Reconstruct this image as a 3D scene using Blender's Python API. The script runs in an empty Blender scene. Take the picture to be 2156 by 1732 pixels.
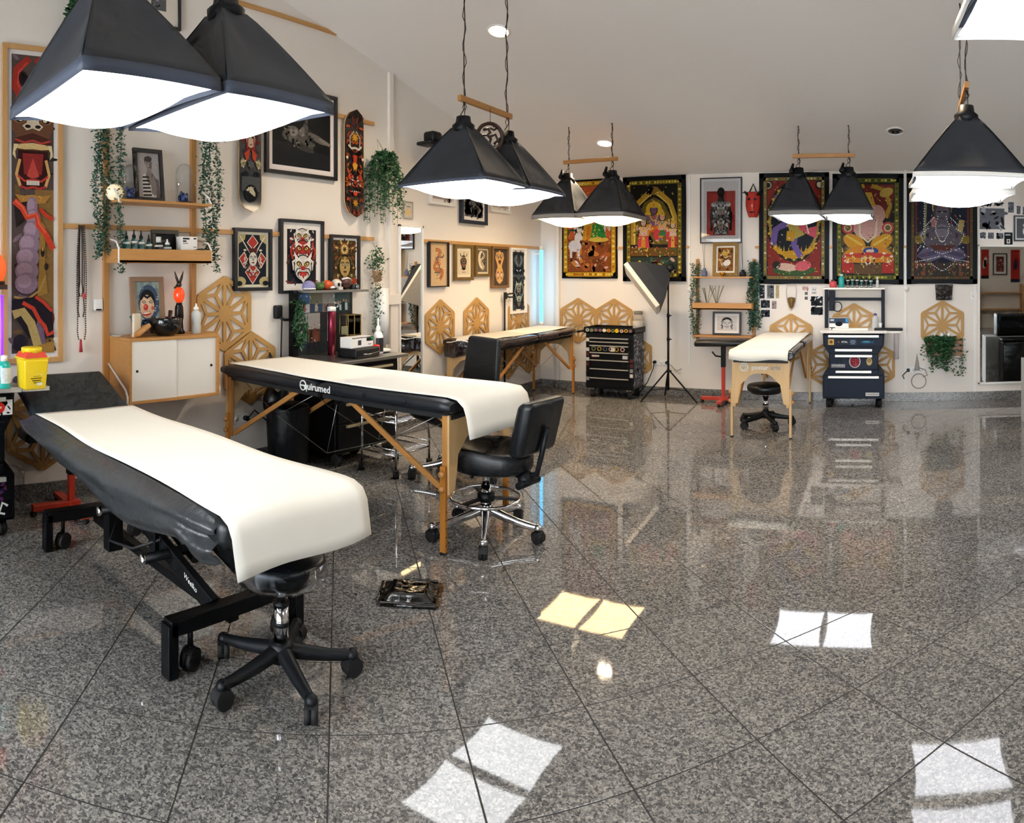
import bpy, math, random
from mathutils import Vector, Matrix, noise

SC = bpy.context.scene
COL = SC.collection
PI = math.pi
# ---------------------------------------------------------------- camera (a stitched phone panorama: central cylindrical)
F, UB, VH, H = 1446.0, 1851.0, 575.0, 1.5      # pixels per radian, column that faces the back wall, horizon row, eye height
cam_data = bpy.data.cameras.new('camera')
cam = bpy.data.objects.new('camera', cam_data)
COL.objects.link(cam)
SC.camera = cam
cam_data.type = 'PANO'
cam_data.panorama_type = 'CENTRAL_CYLINDRICAL'
cam_data.central_cylindrical_range_u_min = -1078 / F
cam_data.central_cylindrical_range_u_max = 1078 / F
cam_data.central_cylindrical_range_v_min = -(1732 - VH) / F
cam_data.central_cylindrical_range_v_max = VH / F
cam_data.central_cylindrical_radius = 1
cam_data.clip_start = .05
cam.location = (0, 0, H)
cam.rotation_euler = (PI / 2, 0, (UB - 1078) / F)
# ---------------------------------------------------------------- world, exposure
world = bpy.data.worlds.new('world')
SC.world = world
world.use_nodes = True
world.node_tree.nodes['Background'].inputs[0].default_value = (.90, .95, 1, 1)
world.node_tree.nodes['Background'].inputs[1].default_value = 8.0
SC.view_settings.view_transform = 'Standard'
SC.view_settings.look = 'None'
SC.view_settings.gamma = 1
SC.view_settings.use_curve_mapping = False
SC.view_settings.exposure = 0.76
SC.cycles.use_denoising = True
SC.cycles.max_bounces = 6
SC.cycles.diffuse_bounces = 4
SC.cycles.glossy_bounces = 4
SC.cycles.use_light_tree = False
SC.cycles.use_adaptive_sampling = True
SC.cycles.adaptive_threshold = .04
SC.cycles.adaptive_min_samples = 8
SC.cycles.transparent_max_bounces = 12
SC.cycles.caustics_reflective = False
SC.cycles.caustics_refractive = False
SC.cycles.sample_clamp_indirect = 6
BOX_COOL, BOX_WARM, SPOT_W = 4.4, 6.5, 75.0     # radiance of the softbox cloths, watts of the ceiling spots

# ---------------------------------------------------------------- helpers
XL, YB, XR, YF = -4.32, 8.055, 4.4, -2.6        # room planes
ZB, SL = 2.70, .238                             # ceiling height at the back wall and its slope
def ceil_z(y): return ZB + SL * (YB - y)
def az(u): return (u - UB) / F
def LW(u, v):
    a = az(u); r = XL / math.sin(a)
    return r * math.cos(a), H + (VH - v) / F * r
def BW(u, v):
    a = az(u); r = YB / math.cos(a)
    return r * math.sin(a), H + (VH - v) / F * r
def lin(c):
    if isinstance(c, str):
        c = c.lstrip('#'); c = [int(c[i:i + 2], 16) / 255 for i in (0, 2, 4)]
    return tuple((x / 12.92 if x <= .04045 else ((x + .055) / 1.055) ** 2.4) for x in c[:3])
MATS = {}
def nn(nt, t, **k):
    n = nt.nodes.new(t)
    for a, b in k.items(): setattr(n, a, b)
    return n
def mat(name, col='#888888', rough=.5, metal=0, var=.10, scale=18, bump=0, bscale=60, spec=.5, emit=0, ecol=None, trans=0, coat=0, alpha=1, stretch=None, ior=1.5):
    if name in MATS: return MATS[name]
    m = bpy.data.materials.new(name); m.use_nodes = True; nt = m.node_tree
    b = nt.nodes['Principled BSDF']; c = lin(col)
    b.inputs['Roughness'].default_value = rough; b.inputs['Metallic'].default_value = metal
    b.inputs['Specular IOR Level'].default_value = spec; b.inputs['IOR'].default_value = ior
    b.inputs['Transmission Weight'].default_value = trans; b.inputs['Coat Weight'].default_value = coat
    b.inputs['Alpha'].default_value = alpha
    tc = nn(nt, 'ShaderNodeTexCoord'); mp = nn(nt, 'ShaderNodeMapping')
    if stretch: mp.inputs['Scale'].default_value = stretch
    nt.links.new(tc.outputs['Object'], mp.inputs[0])
    nz = nn(nt, 'ShaderNodeTexNoise'); nz.inputs['Scale'].default_value = scale; nz.inputs['Detail'].default_value = 4
    nt.links.new(mp.outputs[0], nz.inputs['Vector'])
    mx = nn(nt, 'ShaderNodeMix', data_type='RGBA')
    mx.inputs[6].default_value = tuple(x * (1 - var) for x in c) + (1,)
    mx.inputs[7].default_value = tuple(min(1, x * (1 + var)) for x in c) + (1,)
    nt.links.new(nz.outputs[0], mx.inputs[0]); nt.links.new(mx.outputs[2], b.inputs['Base Color'])
    if bump:
        n2 = nn(nt, 'ShaderNodeTexNoise'); n2.inputs['Scale'].default_value = bscale; n2.inputs['Detail'].default_value = 3
        nt.links.new(mp.outputs[0], n2.inputs['Vector'])
        bp = nn(nt, 'ShaderNodeBump'); bp.inputs['Strength'].default_value = bump; bp.inputs['Distance'].default_value = .01
        nt.links.new(n2.outputs[0], bp.inputs['Height']); nt.links.new(bp.outputs[0], b.inputs['Normal'])
    if emit:
        b.inputs['Emission Color'].default_value = lin(ecol or col) + (1,); b.inputs['Emission Strength'].default_value = emit
    MATS[name] = m
    return m
def wood(name, c0, c1, rough=.45, stretch=(1, 14, 14)):
    if name in MATS: return MATS[name]
    m = mat(name, c0, rough=rough); nt = m.node_tree
    mx = [n for n in nt.nodes if n.bl_idname == 'ShaderNodeMix'][0]
    mx.inputs[6].default_value = lin(c0) + (1,); mx.inputs[7].default_value = lin(c1) + (1,)
    mp = [n for n in nt.nodes if n.bl_idname == 'ShaderNodeMapping'][0]; mp.inputs['Scale'].default_value = stretch
    nz = [n for n in nt.nodes if n.bl_idname == 'ShaderNodeTexNoise'][0]; nz.inputs['Scale'].default_value = 3; nz.inputs['Distortion'].default_value = .6
    return m

class MB:
    def __init__(s): s.v = []; s.f = []; s.sm = []
    def add(s, vs, fs, sm=False, M=None):
        o = len(s.v); s.v += [tuple(M @ Vector(p)) if M else tuple(p) for p in vs]
        s.f += [tuple(i + o for i in f) for f in fs]; s.sm += [sm] * len(fs); return s
    def box(s, x, y, z, sx, sy, sz, rx=0, ry=0, rz=0):      # centre, size
        vs = [(a * sx / 2, b * sy / 2, c * sz / 2) for c in (-1, 1) for b in (-1, 1) for a in (-1, 1)]
        M = Matrix.Translation((x, y, z)) @ Matrix.Rotation(rz, 4, 'Z') @ Matrix.Rotation(ry, 4, 'Y') @ Matrix.Rotation(rx, 4, 'X')
        return s.add(vs, [(0, 2, 3, 1), (4, 5, 7, 6), (0, 1, 5, 4), (2, 6, 7, 3), (0, 4, 6, 2), (1, 3, 7, 5)], M=M)
    def b2(s, x0, x1, y0, y1, z0, z1): return s.box((x0 + x1) / 2, (y0 + y1) / 2, (z0 + z1) / 2, abs(x1 - x0), abs(y1 - y0), abs(z1 - z0))
    @staticmethod
    def frame(d, up=(0, 0, 1)):
        z = Vector(d).normalized(); u = Vector(up)
        if abs(z.dot(u)) > .98: u = Vector((1, 0, 0))
        x = u.cross(z).normalized(); y = z.cross(x)
        return x, y, z
    def beam(s, p, q, w, h, up=(0, 0, 1)):                   # w sideways, h along up
        p, q = Vector(p), Vector(q); x, y, z = s.frame(q - p, up)
        vs = [e + x * a * w / 2 + y * b * h / 2 for e in (p, q) for b in (-1, 1) for a in (-1, 1)]
        return s.add(vs, [(0, 2, 3, 1), (4, 5, 7, 6), (0, 1, 5, 4), (2, 6, 7, 3), (0, 4, 6, 2), (1, 3, 7, 5)])
    def cyl(s, p, q, r0, r1=None, n=14, sm=True):
        r1 = r0 if r1 is None else r1; p, q = Vector(p), Vector(q); x, y, z = s.frame(q - p)
        vs = [e + (x * math.cos(2 * PI * i / n) + y * math.sin(2 * PI * i / n)) * r for e, r in ((p, r0), (q, r1)) for i in range(n)]
        s.add(vs, [(i, (i + 1) % n, n + (i + 1) % n, n + i) for i in range(n)], sm)
        o = len(s.v) - 2 * n
        s.f += [tuple(o + i for i in reversed(range(n))), tuple(o + n + i for i in range(n))]; s.sm += [False, False]; return s
    def tube(s, pts, r, n=7, closed=False):
        pts = [Vector(p) for p in pts]; m = len(pts); vs = []; px = None
        for i, p in enumerate(pts):
            a = pts[(i - 1) % m] if closed or i > 0 else p; b = pts[(i + 1) % m] if closed or i < m - 1 else p
            x, y, z = s.frame(b - a)
            if px is not None:
                x = (px - z * px.dot(z)).normalized(); y = z.cross(x)
            px = x; rr = r[i] if isinstance(r, (list, tuple)) else r
            vs += [p + (x * math.cos(2 * PI * k / n) + y * math.sin(2 * PI * k / n)) * rr for k in range(n)]
        fs = [(i * n + k, i * n + (k + 1) % n, ((i + 1) % m) * n + (k + 1) % n, ((i + 1) % m) * n + k) for i in range(m if closed else m - 1) for k in range(n)]
        s.add(vs, fs, True)
        if not closed:
            o = len(s.v) - m * n
            s.f += [tuple(o + k for k in reversed(range(n))), tuple(o + (m - 1) * n + k for k in range(n))]; s.sm += [False] * 2
        return s
    def lathe(s, prof, o=(0, 0, 0), n=24, M=None, sm=True):  # prof [(r,z)...]
        vs = []; 
        for r, z in prof: vs += [(o[0] + r * math.cos(2 * PI * k / n), o[1] + r * math.sin(2 * PI * k / n), o[2] + z) for k in range(n)]
        m = len(prof)
        fs = [(i * n + k, i * n + (k + 1) % n, (i + 1) * n + (k + 1) % n, (i + 1) * n + k) for i in range(m - 1) for k in range(n)]
        s.add(vs, fs, sm, M)
        off = len(s.v) - m * n
        if prof[0][0] > 1e-5: s.f.append(tuple(off + k for k in reversed(range(n)))); s.sm.append(False)
        if prof[-1][0] > 1e-5: s.f.append(tuple(off + (m - 1) * n + k for k in range(n))); s.sm.append(False)
        return s
    def ball(s, c, rx, ry=None, rz=None, n=14, m=9, M=None):
        ry = ry or rx; rz = rz or rx
        vs = [(c[0] + rx * math.sin(PI * i / m) * math.cos(2 * PI * k / n), c[1] + ry * math.sin(PI * i / m) * math.sin(2 * PI * k / n), c[2] - rz * math.cos(PI * i / m)) for i in range(m + 1) for k in range(n)]
        return s.add(vs, [(i * n + k, i * n + (k + 1) % n, (i + 1) * n + (k + 1) % n, (i + 1) * n + k) for i in range(m) for k in range(n)], True, M)
    def prism(s, poly, a, b, axis='y'):                       # polygon in xz extruded along y (or in xy along z, yz along x)
        n = len(poly); f3 = {'y': lambda p, t: (p[0], t, p[1]), 'z': lambda p, t: (p[0], p[1], t), 'x': lambda p, t: (t, p[0], p[1])}[axis]
        vs = [f3(p, a) for p in poly] + [f3(p, b) for p in poly]
        return s.add(vs, [tuple(range(n)), tuple(reversed(range(n, 2 * n)))] + [(i, n + i, n + (i + 1) % n, (i + 1) % n) for i in range(n)])
    def grid(s, fn, nu, nv, sm=True, wrap=False):             # fn(i/nu, j/nv)
        w = nu if wrap else nu + 1
        vs = [fn(i / nu, j / nv) for j in range(nv + 1) for i in range(w)]
        fs = [(j * w + i, j * w + (i + 1) % w, (j + 1) * w + (i + 1) % w, (j + 1) * w + i) for j in range(nv) for i in range(nu)]
        return s.add(vs, fs, sm)
    def rbox(s, x0, x1, y0, y1, z0, z1, r, k=3, fn=None):     # box rounded on all edges, smooth
        c = ((x0 + x1) / 2, (y0 + y1) / 2, (z0 + z1) / 2); hx, hy, hz = (x1 - x0) / 2, (y1 - y0) / 2, (z1 - z0) / 2
        r = min(r, hx * .99, hy * .99, hz * .99)
        hi = 4 * (k + 1); rows = []
        for jj in range(2 * (k + 1)):
            top = jj > k; a = -PI / 2 + (jj - (1 if top else 0)) * (PI / 2) / k
            rr = math.cos(a) * r; zz = c[2] + (hz - r) * (1 if top else -1) + math.sin(a) * r; row = []
            for q in range(4):
                sx = (1, -1, -1, 1)[q]; sy = (1, 1, -1, -1)[q]
                for i in range(k + 1):
                    t = q * PI / 2 + i * PI / 2 / k
                    row.append((c[0] + sx * (hx - r) + math.cos(t) * rr, c[1] + sy * (hy - r) + math.sin(t) * rr, zz))
            rows.append(row)
        vs = [p for r_ in rows for p in r_]
        if fn: vs = [fn(p) for p in vs]
        m = len(rows)
        fs = [(j * hi + i, j * hi + (i + 1) % hi, (j + 1) * hi + (i + 1) % hi, (j + 1) * hi + i) for j in range(m - 1) for i in range(hi)]
        fs += [tuple(reversed(range(hi))), tuple((m - 1) * hi + i for i in range(hi))]
        return s.add(vs, fs, True)
    def mesh(s, name):
        me = bpy.data.meshes.new(name); me.from_pydata(s.v, [], s.f)
        me.polygons.foreach_set('use_smooth', s.sm); me.update(); return me
    def build(s, name, m=None, parent=None, bevel=0, loc=None, rz=0, solid=0, sub=0):
        o = bpy.data.objects.new(name, s.mesh(name)); COL.objects.link(o)
        if m: o.data.materials.append(m)
        if parent: o.parent = parent
        if loc is not None: o.location = loc
        if rz: o.rotation_euler = (0, 0, rz)
        if solid:
            d = o.modifiers.new('solid', 'SOLIDIFY'); d.thickness = solid; d.offset = 0
        if bevel:
            d = o.modifiers.new('bevel', 'BEVEL'); d.width = bevel; d.segments = 2; d.limit_method = 'ANGLE'; d.angle_limit = .6
        if sub:
            d = o.modifiers.new('sub', 'SUBSURF'); d.levels = sub; d.render_levels = sub
        return o
def tag(o, label, cat, group=None):
    o['label'] = label; o['category'] = cat
    if group: o['group'] = group
    return o
def thing(name, label, cat, loc=(0, 0, 0), rz=0, group=None):
    o = bpy.data.objects.new(name, None); COL.objects.link(o); o.empty_display_size = .1
    o.location = loc; o.rotation_euler = (0, 0, rz)
    return tag(o, label, cat, group)
def struct(o, label=None):
    o['kind'] = 'structure'
    if label: o['label'] = label
    return o
def text(body, size, m, parent, loc, rot=(PI / 2, 0, 0), name='lettering', ext=.0006, align='CENTER', shear=0, bold=0):
    c = bpy.data.curves.new(name, 'FONT'); c.body = body; c.size = size; c.extrude = ext; c.align_x = align; c.align_y = 'CENTER'; c.shear = shear; c.offset = bold; c.resolution_u = 2
    tmp = bpy.data.objects.new(name, c); me = bpy.data.meshes.new_from_object(tmp); bpy.data.objects.remove(tmp); bpy.data.curves.remove(c)
    o = bpy.data.objects.new(name, me); COL.objects.link(o); me.materials.clear(); me.materials.append(m); o.parent = parent; o.location = loc; o.rotation_euler = rot
    return o
def copy_tree(o, parent=None):
    c = o.copy(); COL.objects.link(c); c.parent = parent
    for ch in list(o.children): copy_tree(ch, c)
    return c

# flat print: polygons in a plane, each layer a fraction of a millimetre in front of the last; colour is the ink
def print_mat(rough=.5, name='ink'):
    if name in MATS: return MATS[name]
    m = bpy.data.materials.new(name); m.use_nodes = True; nt = m.node_tree; b = nt.nodes['Principled BSDF']
    a = nn(nt, 'ShaderNodeVertexColor', layer_name='ink'); b.inputs['Roughness'].default_value = rough; b.inputs['Specular IOR Level'].default_value = .12
    tc = nn(nt, 'ShaderNodeTexCoord'); nz = nn(nt, 'ShaderNodeTexNoise'); nz.inputs['Scale'].default_value = 60
    nt.links.new(tc.outputs['Object'], nz.inputs['Vector'])
    mr = nn(nt, 'ShaderNodeMapRange'); mr.inputs[3].default_value, mr.inputs[4].default_value = (.5, .95) if name == 'ink_satin' else (.66, 1.05)
    nt.links.new(nz.outputs[0], mr.inputs[0])
    mx = nn(nt, 'ShaderNodeMix', data_type='RGBA', blend_type='MULTIPLY'); mx.inputs[0].default_value = 1
    nt.links.new(a.outputs[0], mx.inputs[6]); nt.links.new(mr.outputs[0], mx.inputs[7]); nt.links.new(mx.outputs[2], b.inputs['Base Color'])
    MATS[name] = m; return m
class Art:
    def __init__(s, w, h, bg=None, step=.00012):
        s.w, s.h, s.step = w, h, step; s.v = []; s.f = []; s.c = []; s.k = 0
        if bg: s.poly(bg, [(-1, -1), (1, -1), (1, 1), (-1, 1)])
    def poly(s, col, pts):
        o = len(s.v); s.k += 1
        s.v += [(x * s.w / 2, -s.k * s.step, y * s.h / 2) for x, y in pts]; s.f.append(tuple(range(o, o + len(pts)))); s.c.append(lin(col)); return s
    def rect(s, col, x0, y0, x1, y1): return s.poly(col, [(x0, y0), (x1, y0), (x1, y1), (x0, y1)])
    def ell(s, col, cx, cy, rx, ry=None, rot=0, n=16, a0=0, a1=2 * PI):
        ry = rx * s.w / s.h if ry is None else ry; k = s.w / s.h; full = a1 - a0 > 6.2
        P = []
        for i in range(n if full else n + 1):
            t = a0 + (a1 - a0) * i / n; x, y = rx * math.cos(t), ry / k * math.sin(t)
            P.append((cx + x * math.cos(rot) - y * math.sin(rot), cy + (x * math.sin(rot) + y * math.cos(rot)) * k))
        return s.poly(col, P)
    def stroke(s, col, pts, w):                               # ribbon, w in units of half-width
        k = s.h / s.w; L = []; R = []
        for i, (x, y) in enumerate(pts):
            a = pts[max(0, i - 1)]; b = pts[min(len(pts) - 1, i + 1)]; dx, dy = b[0] - a[0], (b[1] - a[1]) * k; d = math.hypot(dx, dy) or 1
            ww = w * (1 if isinstance(w, (int, float)) else 1); nx, ny = -dy / d * ww, dx / d * ww / k
            L.append((x + nx, y + ny)); R.append((x - nx, y - ny))
        for i in range(len(pts) - 1): s.poly(col, [R[i], R[i + 1], L[i + 1], L[i]]); s.k -= 1
        s.k += 1; return s
    def mell(s, col, cx, cy, rx, ry=None, rot=0, **k): s.ell(col, cx, cy, rx, ry, rot, **k); return s.ell(col, -cx, cy, rx, ry, -rot, **k)
    def mpoly(s, col, pts): s.poly(col, pts); return s.poly(col, [(-x, y) for x, y in reversed(pts)])
    def mstroke(s, col, pts, w): s.stroke(col, pts, w); return s.stroke(col, [(-x, y) for x, y in reversed(pts)], w)
    def star(s, col, cx, cy, r, n=8, inner=.5):
        k = s.w / s.h
        return s.poly(col, [(cx + r * (1 if i % 2 == 0 else inner) * math.cos(PI * i / n + PI / 2), cy + k * r * (1 if i % 2 == 0 else inner) * math.sin(PI * i / n + PI / 2)) for i in range(2 * n)])
    def scatter(s, cols, x0, y0, x1, y1, n, r0, r1, seed=1, sym=False):
        R = random.Random(seed)
        for i in range(n):
            c = R.choice(cols); x, y = R.uniform(x0, x1), R.uniform(y0, y1); a, b, t = R.uniform(r0, r1), R.uniform(r0, r1) * .45, R.uniform(0, PI)
            k = s.w / s.h
            if sym: s.mell(c, x, y, a, b * k, t, n=8)
            else: s.ell(c, x, y, a, b * k, t, n=8)
            s.k -= 1
        s.k += 1; return s
    def border(s, col, t, cols=None, n=0, seed=3, off=0):      # a ring t wide (in half-widths) with small ornaments in it
        k = s.w / s.h; e = 1 - off; ey = 1 - off * k
        for r in ((-e, -ey, e, -ey + 2 * t * k), (-e, ey - 2 * t * k, e, ey), (-e, -ey, -e + 2 * t, ey), (e - 2 * t, -ey, e, ey)): s.rect(col, *r); s.k -= 1
        s.k += 1
        R = random.Random(seed)
        for i in range(n):
            q = (i + .5) / n * 4; side = int(q); f = (q - side) * 2 - 1; c = R.choice(cols); d = e - t
            x, y = [(f * d, -ey + t * k), (d, f * (ey - t * k)), (f * d, ey - t * k), (-d, f * (ey - t * k))][side]
            s.ell(c, x, y, t * R.uniform(.4, .9), t * k * R.uniform(.35, .7), R.uniform(0, PI), n=7); s.k -= 1
        s.k += 1; return s
    def build(s, parent, y=0, name='print', rough=.5, matname='ink', loc=(0, 0, 0), bulge=None):
        me = bpy.data.meshes.new(name); v = [(a, b + y + (bulge(a, c) if bulge else 0), c) for a, b, c in s.v]
        me.from_pydata(v, [], s.f); at = me.color_attributes.new('ink', 'FLOAT_COLOR', 'CORNER')
        buf = []
        for p, c in zip(me.polygons, s.c): buf += list(c + (1,)) * p.loop_total
        at.data.foreach_set('color', buf); me.materials.append(print_mat(rough, matname))
        o = bpy.data.objects.new(name, me); COL.objects.link(o); o.parent = parent; o.location = loc; return o

def rect(wall, u0, v0, u1, v1):
    W = LW if wall == 'L' else BW; um = (u0 + u1) / 2
    x0, x1 = W(u0, v0)[0], W(u1, v0)[0]; z1, z0 = W(um, v0)[1], W(um, v1)[1]
    return (x0 + x1) / 2, (z0 + z1) / 2, x1 - x0, z1 - z0
def place(wall, c, z, off=0): return ((XL + off, c, z), PI / 2) if wall == 'L' else ((c, YB - off, z), 0)

# ---------------------------------------------------------------- shared materials
M_wall = mat('wall_paint', '#ebe3d9', rough=.75, var=.02, scale=2, bump=.05, bscale=90)
M_ceil = mat('ceiling_paint', '#f1ece7', rough=.85, var=.02, scale=1.2)
M_blk = mat('black_metal', '#0c0f12', spec=.25, rough=.4, var=.1)
M_blkp = mat('black_plastic', '#121519', spec=.3, rough=.45, var=.12)
M_vinyl = mat('black_vinyl', '#12161a', rough=.36, var=.12, bump=.12, bscale=25)
M_chrome = mat('chrome', '#d8d8da', rough=.12, metal=1, var=.03)
M_steel = mat('brushed_steel', '#b9b9b7', rough=.3, metal=1, var=.08, stretch=(1, 30, 1))
M_white = mat('white_plastic', '#efece6', rough=.4, var=.02)
M_paper = mat('paper_roll', '#f4f0e4', rough=.8, var=.02, scale=9, bump=.10, bscale=14)
M_pine = wood('birch_wood', '#b9864a', '#d2a468')
M_pine_up = wood('birch_upright', '#b08048', '#cda066', stretch=(14, 14, 1))
M_beech = wood('beech_wood', '#a87035', '#c68f50')
M_beech_up = wood('beech_leg', '#a87035', '#c9924f', stretch=(14, 14, 1))
M_orange_leg = wood('oiled_leg', '#a8661c', '#c07f2c', stretch=(14, 14, 1))
M_ply = wood('birch_ply', '#c6a06a', '#dcb987', stretch=(14, 14, 1.5))
M_mdf = mat('mdf_lattice', '#b98f52', rough=.6, var=.08, scale=30)
M_rubber = mat('rubber', '#101012', rough=.7, var=.1)
def thin_glass(name, tint='#ffffff', refl=1.0):
    m = bpy.data.materials.new(name); m.use_nodes = True; nt = m.node_tree; nt.nodes.remove(nt.nodes['Principled BSDF'])
    tr = nn(nt, 'ShaderNodeBsdfTransparent'); gl = nn(nt, 'ShaderNodeBsdfGlossy'); fr = nn(nt, 'ShaderNodeFresnel'); mx = nn(nt, 'ShaderNodeMixShader')
    tr.inputs[0].default_value = lin(tint) + (1,); gl.inputs['Roughness'].default_value = .02; fr.inputs[0].default_value = 1.45
    ml = nn(nt, 'ShaderNodeMath', operation='MULTIPLY'); ml.inputs[1].default_value = refl; nt.links.new(fr.outputs[0], ml.inputs[0]); nt.links.new(ml.outputs[0], mx.inputs[0]); nt.links.new(tr.outputs[0], mx.inputs[1]); nt.links.new(gl.outputs[0], mx.inputs[2])
    nt.links.new(mx.outputs[0], nt.nodes['Material Output'].inputs[0]); MATS[name] = m; return m
M_glass = thin_glass('clear_glass')
M_cable = mat('black_cable', '#1a1a1c', rough=.6)
M_red = mat('red_steel', '#b5341f', rough=.35, var=.08)
M_leaf = mat('leaf_green', '#2c5a33', rough=.5, var=.4, scale=30)
M_leaf2 = mat('leaf_teal', '#2d5a48', rough=.5, var=.4, scale=30)
M_stem = mat('leaf_stem', '#4a5a34', rough=.6)
M_frame_blk = mat('black_frame', '#15171c', rough=.4, var=.1)
M_gold = mat('gold_frame', '#7d6330', rough=.42, metal=.5, var=.35, scale=60, bump=.6, bscale=70)

# ---------------------------------------------------------------- room shell
T = .2
def slab(name, m, *b):
    return struct(MB().b2(*b).build(name, m))
zt = ceil_z(YF - T)
def gable(name, x0, x1):
    P = [(YF, -.05), (YB, -.05), (YB, ceil_z(YB) + .02), (YF, ceil_z(YF) + .02)]
    return struct(MB().prism(P, x0, x1, 'x').build(name, M_wall))
gable('wall_left', XL - T, XL)
gable('wall_right', XR, XR + T)
slab('wall_back', M_wall, XL - T, XR + T, YB, YB + T, -.05, ZB + .02)
# unseen wall behind the camera: piers and lintel around two windows added for fill daylight
W1, W2 = (-3.4, -.4), (.3, 2.4)
mb = MB()
for x0, x1 in ((XL - T, W1[0]), (W1[1], W2[0]), (W2[1], XR + T)): mb.b2(x0, x1, YF - T, YF, -.05, ceil_z(YF) + .02)
for x0, x1 in (W1, W2): mb.b2(x0, x1, YF - T, YF, 2.7, ceil_z(YF) + .02); mb.b2(x0, x1, YF - T, YF, -.05, .25)
struct(mb.build('wall_front', M_wall))
M_wfr = mat('window_frame_metal', '#3a3b3d', rough=.4)
for i, (x0, x1) in enumerate((W1, W2)):
    w = thing('window_%d' % (i + 1), 'x', 'x', ((x0 + x1) / 2, YF - .1, .25)); del w['category']; struct(w, 'added unseen window behind the camera for fill daylight')
    d = (x1 - x0) / 2; mb = MB()
    for a, b, c, e in ((-d, -d + .06, 0, 2.45), (d - .06, d, 0, 2.45), (-.03, .03, 0, 2.45), (-d, d, 0, .06), (-d, d, 2.39, 2.45)): mb.b2(a, b, -.04, .04, c, e)
    mb.build('window_frame', M_wfr, w)
    for a, b in ((-d + .06, -.03), (.03, d - .06)): MB().b2(a, b, -.004, .004, .06, 2.39).build('pane', M_glass, w)
# sloping ceiling
cv = [(XL - T, YF - T, ceil_z(YF - T)), (XR + T, YF - T, ceil_z(YF - T)), (XR + T, YB + T, ceil_z(YB + T)), (XL - T, YB + T, ceil_z(YB + T))]
struct(MB().add(cv + [(x, y, z + .15) for x, y, z in cv], [(0, 3, 2, 1), (4, 5, 6, 7), (0, 1, 5, 4), (1, 2, 6, 5), (2, 3, 7, 6), (3, 0, 4, 7)]).build('ceiling', M_ceil))

# polished granite: grains of three greys, a per-tile tint
def granite(name, rough, bright=1.0):
    m = bpy.data.materials.new(name); m.use_nodes = True; nt = m.node_tree; b = nt.nodes['Principled BSDF']; L = nt.links.new
    g = nn(nt, 'ShaderNodeNewGeometry'); v1 = nn(nt, 'ShaderNodeTexVoronoi'); v1.inputs['Scale'].default_value = 125
    v2 = nn(nt, 'ShaderNodeTexVoronoi'); v2.inputs['Scale'].default_value = 260
    nz = nn(nt, 'ShaderNodeTexNoise'); nz.inputs['Scale'].default_value = 3.0
    wz = nn(nt, 'ShaderNodeTexNoise'); wz.inputs['Scale'].default_value = 60
    ad = nn(nt, 'ShaderNodeMix', data_type='RGBA', blend_type='LINEAR_LIGHT'); ad.inputs[0].default_value = .012
    L(g.outputs['Position'], wz.inputs['Vector']); L(g.outputs['Position'], ad.inputs[6]); L(wz.outputs['Color'], ad.inputs[7])
    for v in (v1, v2): L(ad.outputs[2], v.inputs['Vector'])
    L(g.outputs['Position'], nz.inputs['Vector'])
    s1 = nn(nt, 'ShaderNodeSeparateColor'); s2 = nn(nt, 'ShaderNodeSeparateColor'); L(v1.outputs['Color'], s1.inputs[0]); L(v2.outputs['Color'], s2.inputs[0])
    mth = nn(nt, 'ShaderNodeMath', operation='MULTIPLY_ADD'); mth.inputs[1].default_value = .62
    m2 = nn(nt, 'ShaderNodeMath', operation='MULTIPLY'); m2.inputs[1].default_value = .38; L(s2.outputs[0], m2.inputs[0])
    L(s1.outputs[0], mth.inputs[0]); L(m2.outputs[0], mth.inputs[2])
    r = nn(nt, 'ShaderNodeValToRGB'); e = r.color_ramp.elements
    e[0].position = .12; e[0].color = lin('#48494a') + (1,); e[1].position = .88; e[1].color = lin('#bdb8b0') + (1,)
    k = e.new(.42); k.color = lin('#74726f') + (1,); k = e.new(.62); k.color = lin('#979490') + (1,)
    L(mth.outputs[0], r.inputs[0])
    oi = nn(nt, 'ShaderNodeObjectInfo'); mr = nn(nt, 'ShaderNodeMapRange'); mr.inputs[3].default_value = .93 * bright; mr.inputs[4].default_value = 1.06 * bright; L(oi.outputs['Random'], mr.inputs[0])
    mx = nn(nt, 'ShaderNodeMix', data_type='RGBA', blend_type='MULTIPLY'); mx.inputs[0].default_value = 1; L(r.outputs[0], mx.inputs[6]); L(mr.outputs[0], mx.inputs[7]); L(mx.outputs[2], b.inputs['Base Color'])
    b.inputs['Roughness'].default_value = rough; b.inputs['IOR'].default_value = 1.6
    return m
M_gran = granite('polished_granite', .03, .79)
M_gran2 = granite('granite_skirting', .2, .7)
M_grout = mat('grout', '#2f2e2d', rough=.8)
floor = struct(MB().b2(XL - T, XR + T, YF - T, YB + T, -.08, -.0012).build('floor', M_grout))
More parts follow.
